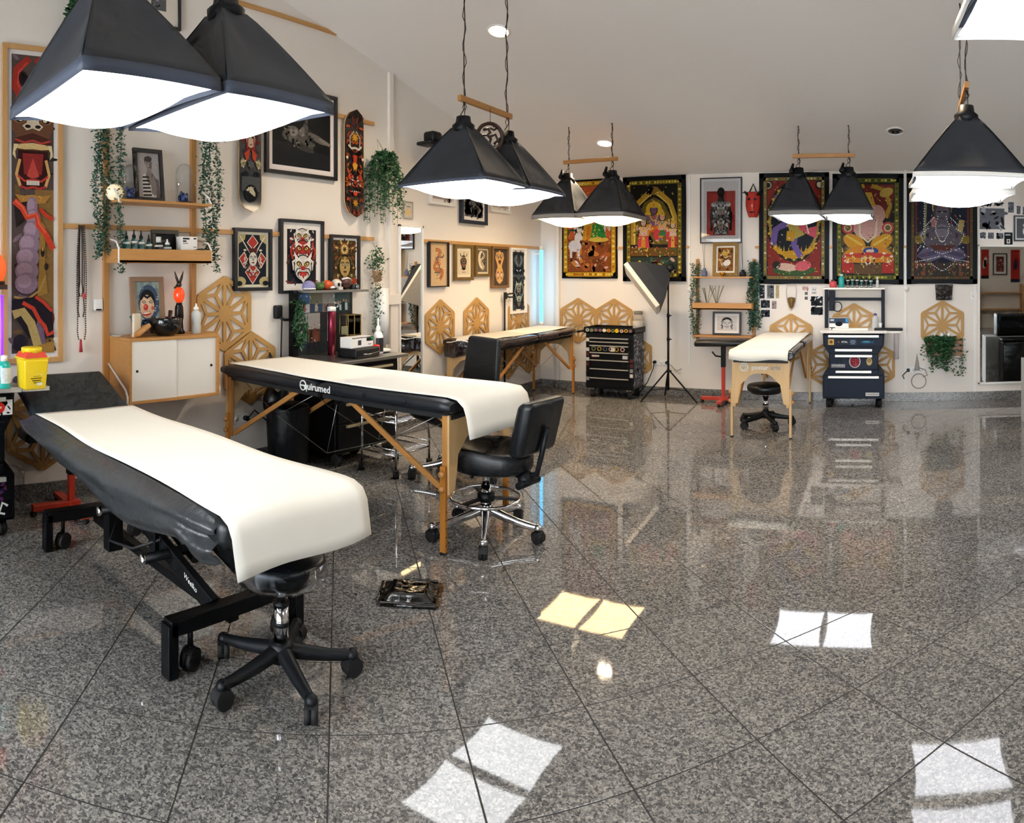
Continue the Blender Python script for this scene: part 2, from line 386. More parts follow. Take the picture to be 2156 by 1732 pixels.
# tile grid laid on the diagonal: two axes and the spacing along each
AL, OX, OY, SX, SY = .25045, .26488 * H, -1.76521 * H, .28815 * H, .28815 * .96257 * H
dd = -(UB - 1078) / F
def cam2w(X, Y): return X * math.cos(dd) + Y * math.sin(dd), -X * math.sin(dd) + Y * math.cos(dd)
def gpt(i, j):
    gx, gy = OX + SX * i, OY + SY * j
    return cam2w(gx * math.cos(AL) + gy * math.sin(AL), gx * math.sin(AL) - gy * math.cos(AL))
def clip(poly, ax, lim, sgn):
    out = []
    for i, p in enumerate(poly):
        q = poly[(i + 1) % len(poly)]; a, b = (p[ax] - lim) * sgn, (q[ax] - lim) * sgn
        if a <= 0: out.append(p)
        if a * b < 0: t = a / (a - b); out.append((p[0] + (q[0] - p[0]) * t, p[1] + (q[1] - p[1]) * t))
    return out
cx0, cy0 = gpt(.5, .5); full = [gpt(*q) for q in ((0, 0), (1, 0), (1, 1), (0, 1))]
def shrink(P, g=.0026):
    c = (sum(p[0] for p in P) / len(P), sum(p[1] for p in P) / len(P))
    return [(p[0] + (c[0] - p[0]) * g / max(.05, math.dist(p, c)) * 1.41, p[1] + (c[1] - p[1]) * g / max(.05, math.dist(p, c)) * 1.41) for p in P]
def tile_mb(P):
    n = len(P)
    if sum(P[i][0] * P[(i + 1) % n][1] - P[(i + 1) % n][0] * P[i][1] for i in range(n)) < 0: P = P[::-1]
    Q = shrink(P, .0008); m = MB()
    m.add([(x, y, -.006) for x, y in P] + [(x, y, -.0006) for x, y in P] + [(x, y, 0) for x, y in Q],
          [tuple(range(2 * n, 3 * n))] + [(i, (i + 1) % n, n + (i + 1) % n, n + i) for i in range(n)] + [(n + i, n + (i + 1) % n, 2 * n + (i + 1) % n, 2 * n + i) for i in range(n)])
    return m
tmesh = tile_mb(shrink([(x - cx0, y - cy0) for x, y in full])).mesh('tile'); tmesh.materials.append(M_gran)
cells = []
for i in range(-40, 41):
    for j in range(-40, 41):
        P = [gpt(i + a, j + b) for a, b in ((0, 0), (1, 0), (1, 1), (0, 1))]
        Q = P
        for ax, lim, sg in ((0, XL, -1), (0, XR, 1), (1, YF, -1), (1, YB, 1)): Q = clip(Q, ax, lim, sg) if Q else Q
        if len(Q) < 3: continue
        c = gpt(i + .5, j + .5); a = math.atan2(c[0], c[1]); d = math.hypot(*c)
        seen = -1.36 < a < .30 and d > 1.6
        cells.append((not seen, d, c, None if len(Q) == 4 and all(math.dist(p, q) < 1e-6 for p, q in zip(P, Q)) else Q))
cells.sort(key=lambda t: (t[0], t[1]))
rest = MB()
for n, (_, d, c, Q) in enumerate(cells):
    if n < 300:
        if Q is None:
            o = bpy.data.objects.new('tile', tmesh); COL.objects.link(o); o.location = (c[0], c[1], 0)
        else: o = tile_mb(shrink(Q)).build('tile', M_gran)
        o.parent = floor
    else:
        t = tile_mb(shrink(Q if Q else [(x - cx0 + c[0], y - cy0 + c[1]) for x, y in full])); rest.add(t.v, t.f)
o = rest.build('tiles_beyond', M_gran, floor); o['kind'] = 'stuff'
HB = .1
struct(MB().b2(XL, XL + .015, YF, YB, 0, HB).build('baseboard_left', M_gran2, bevel=.002))
struct(MB().b2(XL + .015, XR, YB - .015, YB, 0, HB).build('baseboard_back', M_gran2, bevel=.002))
struct(MB().b2(XR - .015, XR, YF, YB - .015, 0, HB).build('baseboard_right', M_gran2, bevel=.002))
# cable ducts and the boxed pipe beside the tall mirror
y0 = LW(822, 500)[0]
mb = MB().b2(XL, XL + .05, y0 - .05, y0 + .06, HB, 1.22); mb.b2(XL, XL + .03, y0 - .045, y0 + .02, 1.22, ceil_z(y0)); mb.cyl((XL + .03, y0 - .10, HB), (XL + .03, y0 - .10, 1.3), .012); mb.b2(XL, XL + .07, y0 - .12, y0 + .07, 1.2, 1.3)
struct(mb.build('trim_1', M_wall, bevel=.004), 'white boxed pipe running up the left wall')
for n, (u, v0, v1) in enumerate(((1452, 362, 768), (1906, 362, 822), (2052, 600, 826))):
    x, z1 = BW(u, v0); z0 = BW(u, v1)[1]
    mb = MB().b2(x - .012, x + .012, YB - .012, YB, max(z0, HB), z1)
    if n < 2: mb.lathe([(0, 0), (.035, 0), (.035, .02), (0, .02)], n=14, M=Matrix.Translation((x + .01, YB, BW(u, 610 if n == 0 else 607)[1])) @ Matrix.Rotation(PI / 2, 4, 'X')); mb.b2(x - .01, x + .01, YB - .03, YB, z1 - .02, z1 + .02)
    struct(mb.build('trim_%d' % (n + 2), M_white), 'thin white cable duct on the back wall')
xc = BW(1176, 500)[0]
struct(MB().b2(xc - .03, xc + .03, YB - .05, YB, HB, ZB).build('trim_5', M_wall, bevel=.015), 'white corner pipe cover')
# ---------------------------------------------------------------- softboxes
M_soft = mat('softbox_cloth', '#22262d', rough=.62, var=.15, scale=9, bump=.25, bscale=7)
M_soft2 = mat('softbox_cloth_worn', '#2b2e34', rough=.58, var=.15, scale=9, bump=.3, bscale=6)
M_rim = mat('grey_rim', '#8d8b88', rough=.6, var=.05)
M_rimb = mat('dark_rim', '#4a5262', rough=.6, var=.05)
M_dcool = mat('diffuser_cool', '#f4f8f4', rough=.8, var=.0, emit=BOX_COOL, ecol='#fbfdff')
M_dwarm = mat('diffuser_warm', '#f8ead0', rough=.8, var=.0, emit=BOX_WARM, ecol='#ffd9a0')
M_dmix = mat('diffuser_neutral', '#f8f6ea', rough=.8, var=.0, emit=BOX_COOL, ecol='#f6f8ff')
M_chain = mat('dark_chain', '#4a4642', rough=.4, metal=.6)
def softbox(label, cx, cy, lx, ly, rim, dm, seed=1, zb=2.1, hgt=.38, tilt=0, cloth=None, skirt=.045, sag=.08, wire=True, clip=False):
    t = thing('softbox_lamp', label, 'softbox lamp', (cx, cy, zb), 0, 'softbox lamps hanging from the ceiling')
    if tilt: t.rotation_euler = (tilt, 0, 0)
    R = random.Random(seed); n1, n2 = 10, 12; cap = .06
    def pt(side, s, q, shrink=0):                   # side 0..3, s -1..1 across, q 0 top .. 1 bottom
        e = q ** .92; ax = cap + (lx / 2 - cap) * e - shrink; ay = cap + (ly / 2 - cap) * e - shrink
        dent = (1 - s * s) * (.028 * math.sin(PI * q) + .012 * q)
        wr = .012 * math.sin(PI * q) * noise.noise((side * 3 + s * 1.6, q * 4, seed * 7.3)) * (1 - s ** 4)
        up = .008 * (1 - s * s) * q ** 3
        z = hgt * (1 - q) + up
        d = -dent + wr
        return [(s * ax, -ay - d, z), (ax + d, s * ay, z), (-s * ax, ay + d, z), (-ax - d, -s * ay, z)][side]
    mb = MB()
    for sd in range(4): mb.grid(lambda a, b, sd=sd: pt(sd, a * 2 - 1, b), n2, n1)
    mb.build('shell', cloth or M_soft, t, solid=.003)
    mb = MB()
    for sd in range(4):
        def sk(a, b, sd=sd):
            x, y, z = pt(sd, a * 2 - 1, 1); return (x * (1 + .006 * b), y * (1 + .006 * b), z - skirt * b)
        mb.grid(sk, n2, 1)
    mb.build('rim', rim, t, solid=.003)
    def df(a, b):
        s, q = a * 2 - 1, b * 2 - 1
        x, y = s * (lx / 2 - .012), q * (ly / 2 - .012)
        y -= (1 - s * s) * .02 * q * 1; x -= (1 - q * q) * .02 * s
        return (x, y, .008 * max((1 - s * s) * q ** 6, (1 - q * q) * s ** 6) - skirt * .75 - sag * (1 - s ** 2) ** .8 * (1 - q ** 2) ** .8)
    mb = MB().grid(df, 8, 8); mb.f = [f[::-1] for f in mb.f]
    mb.build('diffuser', dm, t)
    MB().lathe([(cap * 1.25, 0), (cap * 1.3, .05), (cap * .9, .07), (cap * .8, .11), (.02, .115)], o=(0, 0, hgt - .03), n=16).build('lamp_socket', M_blkp, t)
    for sx in (-1, 1):
        for sy in (-1, 1): MB().tube([pt(0, sx, q, .004)[:1] + (pt(0, sx, q)[1] * (-sy if sy > 0 else 1) if sy > 0 else pt(0, sx, q)[1],) + (pt(0, sx, q)[2],) for q in (0, .25, .5, .75, 1)], .004, n=5).build('rod', M_blk, t)
    hb = 2.66 - zb
    if clip: MB().tube([(-.03, -.02, hgt + .02), (-.07, -.03, hgt + .05), (-.05, -.03, hgt + .12)], [.02, .024, .012]).ball((-.065, -.03, hgt + .045), .03).build('tilt_clamp', M_blkp, t)
    if wire: MB().tube([(0, 0, hgt + .06), (-.03, .01, hgt + .5 * (hb - hgt - .06) + .04), (.012, 0, hb - .04), (0, 0, hb)], .004, n=5).build('cord', M_cable, t)
    if wire: MB().tube([(.01, 0, hgt + .06), (.012, 0, hb)], .003, n=5).build('hanger_chain', M_chain, t)
    return t
def chain(parent, p, q, seed=0, name='chain'):
    p, q = Vector(p), Vector(q); R = random.Random(seed); L = (q - p).length; n = max(6, int(L / .09))
    pts = []
    for i in range(n + 1): pts.append(p.lerp(q, i / n) + Vector((R.uniform(-.006, .006), R.uniform(-.006, .006), 0)) * (0 if i in (0, n) else 1))
    MB().tube(pts, .0045, n=6).build(name, M_chain, parent)
    pts = []
    for i in range(n * 2 + 1): a = i * 1.3; pts.append(p.lerp(q, i / n / 2) + Vector((math.cos(a), math.sin(a), 0)) * R.uniform(.006, .017))
    MB().tube(pts, .003, n=5).build('cord', M_cable, parent)
def hang_bar(label, p, q, seed):
    c = (Vector(p) + Vector(q)) / 2
    t = thing('hanging_bar', label, 'wooden bar', c, 0, 'wooden bars the softboxes hang from')
    p, q = Vector(p) - c, Vector(q) - c; d = (q - p).normalized()
    MB().beam(p - d * .06, q + d * .06, .03, .04).build('bar', M_beech, t, bevel=.003)
    for k, e in enumerate((p, q)):
        chain(t, e + Vector((0, 0, .02)), e + Vector((0, 0, ceil_z((c + e).y) - c.z)), seed + k)
        MB().tube([e + Vector((0, 0, -.02)), e + Vector((.02, 0, -.05)), e + Vector((0, 0, -.09)), e + Vector((-.012, 0, -.05)), e + Vector((0, 0, -.02))], .003, n=5).build('hook', M_chain, t)
BZ = 2.68
softbox('black softbox over the near bed, the one beside the mask painting', -2.25, 1.075, .72, .50, M_rimb, M_dcool, 1, cloth=M_soft2, zb=2.155)
softbox('black softbox over the near bed, the one beside the large dark photograph', -2.25, 1.605, .72, .50, M_rimb, M_dcool, 2, cloth=M_soft2, zb=2.155)
hang_bar('wooden bar above the two softboxes over the near bed', (-2.25, 1.075, BZ), (-2.25, 1.605, BZ), 1)
softbox('larger looking black softbox of the pair above the saddle chair', -2.65, 3.83, .70, .54, M_rimb, M_dcool, 3, skirt=.02)
softbox('black softbox half hidden behind its twin above the saddle chair', -2.65, 4.41, .70, .54, M_rimb, M_dcool, 4, skirt=.02)
hang_bar('tilted looking wooden bar above the pair with the round carved emblem', (-2.65, 3.84, BZ), (-2.65, 4.40, BZ), 3)
softbox('grey rimmed softbox with warm light nearest the corner', -3.2, 6.57, .49, .70, M_rim, M_dwarm, 5, clip=True)
softbox('grey rimmed softbox with warm light in front of the black tapestry', -2.69, 6.57, .5, .70, M_rim, M_dwarm, 6, clip=True)
hang_bar('wooden bar above the warm lit softboxes', (-3.19, 6.57, BZ), (-2.69, 6.57, BZ), 5)
softbox('softbox with grey rim hanging over the dancing figure tapestry', -.81, 6.87, .5, .70, M_rim, M_dmix, 7, clip=True)
softbox('softbox with grey rim hanging over the tapestry of the yellow robed figure', -.305, 6.87, .5, .70, M_rim, M_dmix, 8, clip=True)
hang_bar('wooden bar with the softboxes above the massage table stool', (-.81, 6.87, BZ), (-.305, 6.87, BZ), 7)
softbox('single looking softbox in front of the beaded grey figure tapestry', .55, 4.32, .70, .55, M_white, M_dmix, 9, skirt=.03)
softbox('softbox hidden behind the one before the beaded tapestry', .58, 4.92, .70, .55, M_white, M_dmix, 10, skirt=.06, wire=False)
hang_bar('wooden bar seen end on at the right', (.55, 4.32, BZ), (.58, 4.92, BZ), 9)
softbox('softbox cut off by the top right corner of the picture', .53, 1.38, .70, .58, M_white, M_dmix, 11, skirt=.03)
softbox('small distant softbox at the right edge beside the black and white photos', 1.86, 7.2, .42, .42, M_rim, M_dmix, 12, zb=2.28, hgt=.28)
mb = MB()
t = thing('ceiling_chain', 'cord from the ceiling to the small softbox at the right edge', 'cord', (1.86, 7.2, 2.6)); chain(t, (0, 0, .05), (0, 0, ceil_z(7.2) - 2.6), 77)
t = thing('ceiling_chain', 'cord from the ceiling to the softbox in the top right corner', 'cord', (.53, 1.38, 2.6)); chain(t, (0, 0, .06), (0, 0, ceil_z(1.38) - 2.6), 78)
# carved wheel hanging between the pair of softboxes
t = thing('carved_emblem', 'round carved dark wood emblem hanging between the two middle softboxes', 'ornament', (-2.62, 4.12, 2.47), math.radians(55))
M_dwood = mat('dark_carved_wood', '#3a2117', rough=.45, var=.2)
MB().tube([(.095 * math.cos(a), 0, .095 * math.sin(a)) for a in [2 * PI * i / 28 for i in range(28)]], .014, n=7, closed=True).build('ring', M_dwood, t)
MB().tube([(-.05, 0, .045), (-.015, 0, .055), (.0, 0, .03), (-.02, 0, .01), (.005, 0, -.015), (-.005, 0, -.05), (-.045, 0, -.06)], .011).tube([(0, 0, .0), (.04, 0, .02), (.06, 0, -.02), (.03, 0, -.05)], .010).tube([(.0, 0, .06), (.03, 0, .05), (.05, 0, .065)], .008).ball((.03, 0, .078), .010).tube([(-.09, 0, 0), (-.02, 0, .01)], .008).tube([(0, 0, -.09), (-.005, 0, -.045)], .008).build('symbol', M_dwood, t)
MB().tube([(0, 0, .10), (0, 0, .21)], .002, n=5).build('string', M_cable, t)

# recessed ceiling spots
M_spotglow = mat('spot_glow', '#fff1d8', emit=30, ecol='#ffe6bf', var=0)
M_spotoff = mat('spot_reflector', '#5b5d60', rough=.25, metal=.7, var=.4, scale=40)
def spot(label, x, y, on=True):
    t = thing('ceiling_spot', label, 'ceiling light', (x, y, ceil_z(y)), 0, 'recessed ceiling spots'); t.rotation_euler = (-math.atan(SL), 0, 0)
    MB().lathe([(.075, -.001), (.098, -.001), (.098, -.008), (.088, -.014), (.075, -.010), (.075, -.001)], n=28).build('trim_ring', M_white, t)
    MB().lathe([(0, -.004), (.075, -.003), (.075, -.001), (0, -.001)], n=24).build('lens', M_spotglow if on else M_spotoff, t)
    mb = MB(); mb.tube([(.04 * math.cos(a), .04 * math.sin(a), -.009) for a in [k * .5 for k in range(13)]], .006, n=5, closed=True); mb.ball((0, 0, -.012), .014, n=8, m=6)
    mb.build('bulb', M_spotglow if on else M_spotoff, t)
    if on:
        l = bpy.data.lights.new('spot_light', 'SPOT'); l.energy = SPOT_W; l.color = (1, .80, .55); l.spot_size = math.radians(150); l.spot_blend = .8; l.shadow_soft_size = .07
        o = bpy.data.objects.new('spot_light', l); COL.objects.link(o); o.parent = t; o.location = (0, 0, -.03)
spot('lit ceiling spot crossed by the chains of the middle softboxes', -2.95, 4.77)
spot('small lit ceiling spot beside the chains of the warm softboxes', -2.965, 7.02)
spot('unlit dark ceiling spot over the tapestries', .165, 7.0, False)
spot('lit ceiling spot just above the top edge of the picture', .13, 4.72)
# ---------------------------------------------------------------- casters, star bases
def caster(parent, x, y, a=0, r=.03, m=None, name='caster', w=.045):
    m = m or M_rubber; t = MB(); d = Vector((math.cos(a), math.sin(a), 0))
    for s in (-1, 1):
        c = Vector((x, y, r)) + d * s * w * .27
        t.cyl(c - d * w * .25, c + d * w * .25, r, n=16)
    t.cyl((x, y, r * .6), (x, y, r * 2.3), r * .28, n=8)
    P = []
    n = Vector((-d.y, d.x, 0))
    t.grid(lambda u, v: tuple(Vector((x, y, r)) + (n * math.cos(PI * (.05 + .7 * u)) + Vector((0, 0, 1)) * math.sin(PI * (.05 + .7 * u))) * r * 1.12 + d * (v - .5) * w), 6, 1)
    t.build(name, m, parent)
def star_base(t, R, z0, z1, m, a0=0, n=5, thick=.03, r=.03, wheel=None):
    for k in range(n):
        a = a0 + 2 * PI * k / n; d = Vector((math.cos(a), math.sin(a), 0)); s = Vector((-d.y, d.x, 0)); mb = MB()
        def f(u, v):
            q = v; w = thick * (1.25 - .55 * q); h = .018 + .012 * (1 - q); zc = z0 + (z1 - z0) * (1 - q) ** 1.5
            c = d * (.02 + (R - .02) * q) + Vector((0, 0, zc)); th = 2 * PI * u
            return tuple(c + s * math.cos(th) * w * .75 + Vector((0, 0, 1)) * math.sin(th) * h)
        mb.grid(f, 12, 8, wrap=True); mb.ball(tuple(d * R + Vector((0, 0, z0))), .024, .024, .022, n=10, m=6)
        mb.cyl(d * R + Vector((0, 0, 2 * r - .005)), d * R + Vector((0, 0, z0)), .012, n=8)
        mb.build('base_arm', m, t)
        caster(t, d.x * R, d.y * R, a + 1.1 + k * .9, r, wheel)
    MB().lathe([(.02, z1 - .04), (.045, z1 - .035), (.045, z1 + .025), (.03, z1 + .035)], n=16).build('hub', m, t)
def stool(label, x, y, hs, a0, R=.27, seat_r=.17, wrap=False):
    t = thing('rolling_stool', label, 'stool', (x, y, 0), 0, 'round black rolling stools')
    star_base(t, R, .078, .115, M_blkp, a0, thick=.034, r=.035)
    MB().cyl((0, 0, .14), (0, 0, .28), .028, n=18).build('gas_spring_sleeve', M_chrome, t)
    MB().cyl((0, 0, .205), (0, 0, .222), .0295, n=18).build('collar', M_blkp, t)
    MB().cyl((0, 0, .28), (0, 0, .293), .031, n=18).build('collar', M_blkp, t)
    MB().cyl((0, 0, .28), (0, 0, hs - .09), .016, n=14).build('gas_spring_rod', M_chrome, t)
    MB().lathe([(.05, hs - .1), (seat_r * .78, hs - .085), (seat_r * .97, hs - .055), (seat_r, hs - .03), (seat_r * .98, hs - .01), (seat_r * .9, hs - .001), (0, hs)], n=36).build('seat', M_vinyl, t)
    if wrap:
        R_ = random.Random(4)
        def f(u, v):
            a = 2 * PI * u; w = .006 * math.sin(a * 17 + 3 * v) * v + .004 * noise.noise((a * 3, v * 5, 1))
            q = v; rr = (seat_r + .006) * (1 - .0 * q) if q < .45 else (seat_r + .006) * (1 - (q - .45) / .55 * .72)
            zz = hs - .006 - .075 * min(1, q / .45) - (.05 * max(0, (q - .45) / .55))
            return ((rr + w) * math.cos(a), (rr + w) * math.sin(a), zz)
        MB().grid(f, 48, 10, wrap=True).build('plastic_wrap', thin_glass('cling_film', '#dfe4ea', .45), t)
    return t
# near stool: hub below (590,1400)
def FL(u, v):
    a = az(u); r = H * F / (v - VH); return r * math.sin(a), r * math.cos(a)
sx, sy = FL(592, 1432)
stool('round black stool wrapped in film in front of the near bed', sx, sy, .465, math.radians(-18), R=.265, seat_r=.165, wrap=True)
sx, sy = FL(1612, 896)
stool('round black stool under the massage table with the white logo', sx, sy, .41, math.radians(12), R=.26, seat_r=.185, wrap=False)

# ---------------------------------------------------------------- saddle chair
def chair_saddle():
    t = thing('saddle_chair', 'black saddle seat chair with chrome base and foot ring beside the long table', 'chair', (-2.12, 3.29, 0), math.radians(-8))
    star_base(t, .31, .085, .16, M_chrome, math.radians(20), thick=.024, r=.034)
    MB().cyl((0, 0, .16), (0, 0, .30), .030, n=18).build('gas_spring_sleeve', M_chrome, t)
    MB().cyl((0, 0, .30), (0, 0, .42), .022, n=14).build('gas_spring_rod', M_chrome, t)
    MB().tube([(.2 * math.cos(a), .2 * math.sin(a), .225) for a in [2 * PI * k / 36 for k in range(36)]], .010, closed=True).build('foot_ring', M_chrome, t)
    mb = MB()
    for k in range(3): a = k * 2 * PI / 3 + .5; mb.beam((.03 * math.cos(a), .03 * math.sin(a), .225), (.195 * math.cos(a), .195 * math.sin(a), .225), .022, .014)
    mb.lathe([(.033, .2), (.05, .21), (.05, .25), (.033, .26)], n=14).build('ring_spokes', M_blkp, t)
    def seat(p):
        x, y, z = p; up = max(0, (z - .43) / .10)
        u, v = x / .25, y / .22
        k = 1 - .16 * max(0, u) ** 2                      # narrower towards the front (-x is front)
        rise = .045 * (abs(v) ** 2) * (1 if u > -.2 else .6) + .03 * max(0, -u) * (1 - abs(v)) + .05 * max(0, u - .55)
        dip = -.02 * math.exp(-((u - .1) ** 2 + v * v) * 3)
        return (x, y * (1.0 - .14 * max(0, -u)), z + up * (rise + dip) + .02 * max(0, -u) ** 2 * 0)
    n, m = 30, 8
    def top(u, v):
        a = 2 * PI * u; r = v; x = .285 * r * math.cos(a) * (1 + .06 * math.cos(2 * a)); y = .225 * r * math.sin(a) * (1 - .18 * max(0, -math.cos(a)))
        return x, y
    prof = [(0, .535), (.3, .535), (.6, .54), (.85, .545), (.95, .535), (1.0, .51), (1.0, .47), (.95, .445), (.8, .43), (.4, .425), (0, .425)]
    def f(u, v):
        i = v * (len(prof) - 1); j = min(len(prof) - 2, int(i)); q = i - j
        r = prof[j][0] + (prof[j + 1][0] - prof[j][0]) * q; z = prof[j][1] + (prof[j + 1][1] - prof[j][1]) * q - .035
        x, y = top(u, r); w = max(0, (z + .035 - .44) / .1)
        nx, ny = x / .285, y / .225
        z += w * (.04 * ny * ny + .035 * max(0, -nx) ** 2 * (1 - ny * ny) - .03 * math.exp(-((nx - .15) ** 2 * 3 + ny * ny * 4)) + .015 * max(0, nx) ** 2)
        return (x, y, z)
    MB().grid(f, 40, 20, wrap=True).build('seat', M_vinyl, t)
    MB().box(.02, 0, .40, .26, .2, .03).build('seat_plate', M_blkp, t, bevel=.008)
    # backrest: curved pad carried by a flat bar at the rear (+x, turned to the right)
    def bk(p):
        x, y, z = p; q = (z - .53) / .30
        return (x + .06 * q - 1.3 * y * y + .02 * q * q, y * (1 - .10 * (q - .5) ** 2 * 4 * .5), z)
    MB().rbox(.31, .40, -.175, .175, .53, .83, .036, k=5, fn=bk).build('backrest', M_vinyl, t)
    MB().tube([(.17, 0, .40), (.24, 0, .39), (.36, 0, .42), (.395, 0, .54), (.43, 0, .68)], .015, n=8).build('back_bar', M_blkp, t)
    MB().ball((.29, 0, .385), .045, .055, .04).cyl((.31, -.1, .37), (.31, .08, .37), .02, n=10).build('adjustment_knob', M_blkp, t)
    MB().tube([(.02, -.05, .40), (.05, -.16, .395), (.06, -.19, .39)], .008).build('lever', M_blkp, t)
    return t
chair_saddle()

def chair_office():
    x, y = FL(957, 1008)
    t = thing('office_chair', 'black office chair with tall back and armrests behind the long table', 'chair', (x, y, 0), math.radians(68))
    star_base(t, .31, .085, .14, M_chrome, math.radians(5), thick=.024, r=.036)
    MB().cyl((0, 0, .14), (0, 0, .42), .024, n=14).build('gas_spring', M_chrome, t)
    MB().rbox(-.25, .25, -.25, .25, .43, .52, .04).build('seat', M_vinyl, t)
    def bk(p):
        x, y, z = p; q = (z - .55) / .5; return (x + .06 * q + .04 * (y / .25) ** 2 * -1, y * (1 - .22 * q * q), z)
    MB().rbox(.22, .27, -.235, .235, .50, 1.02, .024, k=4, fn=bk).build('backrest', mat('black_leather', '#15171a', rough=.5, bump=.05), t)
    MB().tube([(.0, 0, .42), (.22, 0, .41), (.29, 0, .48), (.31, 0, .75)], .02, n=8).build('back_bar', M_blkp, t)
    for s in (-1, 1):
        MB().rbox(-.12, .14, s * .28 - .04, s * .28 + .04, .655, .69, .015).build('armrest_pad', M_blkp, t)
        MB().tube([(.02, s * .2, .44), (.02, s * .29, .46), (.02, s * .29, .65)], .018, n=8).build('armrest_post', M_blkp, t)
    MB().tube([(.05, -.1, .41), (.05, -.3, .41)], .007).ball((.05, -.31, .41), .02).build('lever', M_blkp, t)
chair_office()

# ---------------------------------------------------------------- portable massage tables
M_pad0 = mat('table_underside', '#14171b', rough=.6)
def massage_table(label, loc, rz, L, W, zt, cush, panel_m=None, wavy=.004, th=.088, leg_m=None, inset=.06, foot_z=.30, wires=True):
    t = thing('massage_table', label, 'massage table', (loc[0], loc[1], 0), rz, 'folding wooden massage tables')
    lm = leg_m or M_beech_up
    zc = zt - th
    def edge(p):
        x, y, z = p; k = noise.noise((x * 5, y * 5, z * 9)) * wavy
        return (x, y + k * (1 if abs(y) > W * .4 else 0), z + k * .6)
    for s in (-1, 1):
        mb = MB()
        x0, x1 = sorted((0.002 * s, s * L / 2)); nseg = 14
        def f(u, v, x0=x0, x1=x1):
            a = 2 * PI * u; c, q = math.cos(a), math.sin(a)
            yy = math.copysign(abs(c) ** .28, c) * W / 2; zz = math.copysign(abs(q) ** .45, q) * th / 2 + zc + th / 2
            e = min(v, 1 - v) * (x1 - x0); k = 1 - .35 * max(0, 1 - e / .03) ** 2
            return edge((x0 + (x1 - x0) * v, yy * (1 - .04 * (1 - k)), (zz - zc - th / 2) * k + zc + th / 2))
        mb.grid(f, 32, nseg, wrap=True); b = len(mb.v) - 32 * (nseg + 1)
        mb.f += [tuple(b + i for i in reversed(range(32))), tuple(b + 32 * nseg + i for i in range(32))]; mb.sm += [False] * 2
        mb.build('cushion', cush, t)
        fr = MB()
        for yy in (-W / 2 + .06, W / 2 - .06): fr.beam((x0 + .02, yy, zc - .010), (x1 - .02, yy, zc - .010), .025, .028)
        for xx in (x0 + .03, x1 - .03): fr.beam((xx, -W / 2 + .06, zc - .010), (xx, W / 2 - .06, zc - .010), .025, .028)
        fr.build('frame_rail', M_pad0, t, bevel=.002)
    fy = W / 2 - .055
    for sx in (-1, 1):
        for sy in (-1, 1):
            xl = sx * (L / 2 - inset); y = sy * fy
            o = MB().b2(xl - .02, xl + .02, y - .013, y + .013, foot_z, zc - .005).build('leg', lm, t, bevel=.003)
            MB().b2(xl - .018, xl + .018, y + sy * .014, y + sy * .036, .012, foot_z + .17).build('leg_extension', M_orange_leg if leg_m is None else lm, o, bevel=.003)
            MB().b2(xl - .017, xl + .017, y + sy * .013, y + sy * .037, 0, .014).build('foot', M_rubber, o, bevel=.003)
            for zz in (foot_z + .05, foot_z + .13): MB().lathe([(0, 0), (.016, 0), (.019, .008), (.015, .02), (0, .022)], n=12, M=Matrix.Translation((xl, y + sy * .036, zz)) @ Matrix.Rotation(-sy * PI / 2, 4, 'X')).build('knob', M_beech, o)
            d = MB(); [d.cyl((xl + .0181, y + sy * .025, .05 + q * .045), (xl + .0185, y + sy * .025, .05 + q * .045), .005, n=8) for q in range(5)]
            d.build('peg_holes', M_blkp, o)['kind'] = 'stuff'
            MB().beam((xl - sx * .02, y - sy * .02, foot_z + .02), (sx * L * .12, y - sy * .02, zc - .02), .018, .032).build('brace', M_beech, t, bevel=.003)
        # arched plywood apron between the two legs of an end
        P = [(-fy - .02, zc), (fy + .02, zc), (fy + .02, foot_z + .02), (fy - .035, foot_z + .04), (fy - .05, foot_z + .12), (fy - .065, zc - .22), (fy - .15, zc - .14), (fy - .20, zc - .12),
             (-fy + .20, zc - .12), (-fy + .15, zc - .14), (-fy + .065, zc - .22), (-fy + .05, foot_z + .12), (-fy + .035, foot_z + .04), (-fy - .02, foot_z + .02)]
        xx = sx * (L / 2 - inset + .021)
        MB().prism(P, min(xx, xx + sx * .012), max(xx, xx + sx * .012), 'x').build('end_panel', panel_m or M_ply, t)
    if wires:
        for sy in (-1, 1):
            y = sy * (fy - .05); A = (-L * .24, y, (foot_z + zc) * .5); B = (L * .24, y, (foot_z + zc) * .5)
            MB().tube([(-L * .42, y, zc - .03), A, (0, y, .36), B, (L * .42, y, zc - .03)], .0022, n=5).tube([A, (-.12, y, zc - .03)], .0022, n=5).tube([(0, y, .36), (.10, y, zc - .03)], .0022, n=5).build('steel_cable', M_steel, t)
    return t
def sheet(label, pts_fn, nu, nv, loc, rz, group=None):
    o = MB().grid(pts_fn, nu, nv).build('paper_sheet', M_paper, None, loc=loc, rz=rz, solid=.0015)
    return tag(o, label, 'paper sheet', 'paper sheets covering the treatment tables')
M_pad = mat('table_pad_blue_black', '#12181f', rough=.42, var=.15, bump=.1, bscale=12)
M_film = mat('film_wrapped_pad', '#2e2427', rough=.16, var=.5, scale=9, bump=.9, bscale=14, coat=.6)
M_pad3 = mat('film_wrapped_dark_pad', '#16191c', rough=.2, var=.3, scale=12, bump=.6, bscale=18, coat=.4)
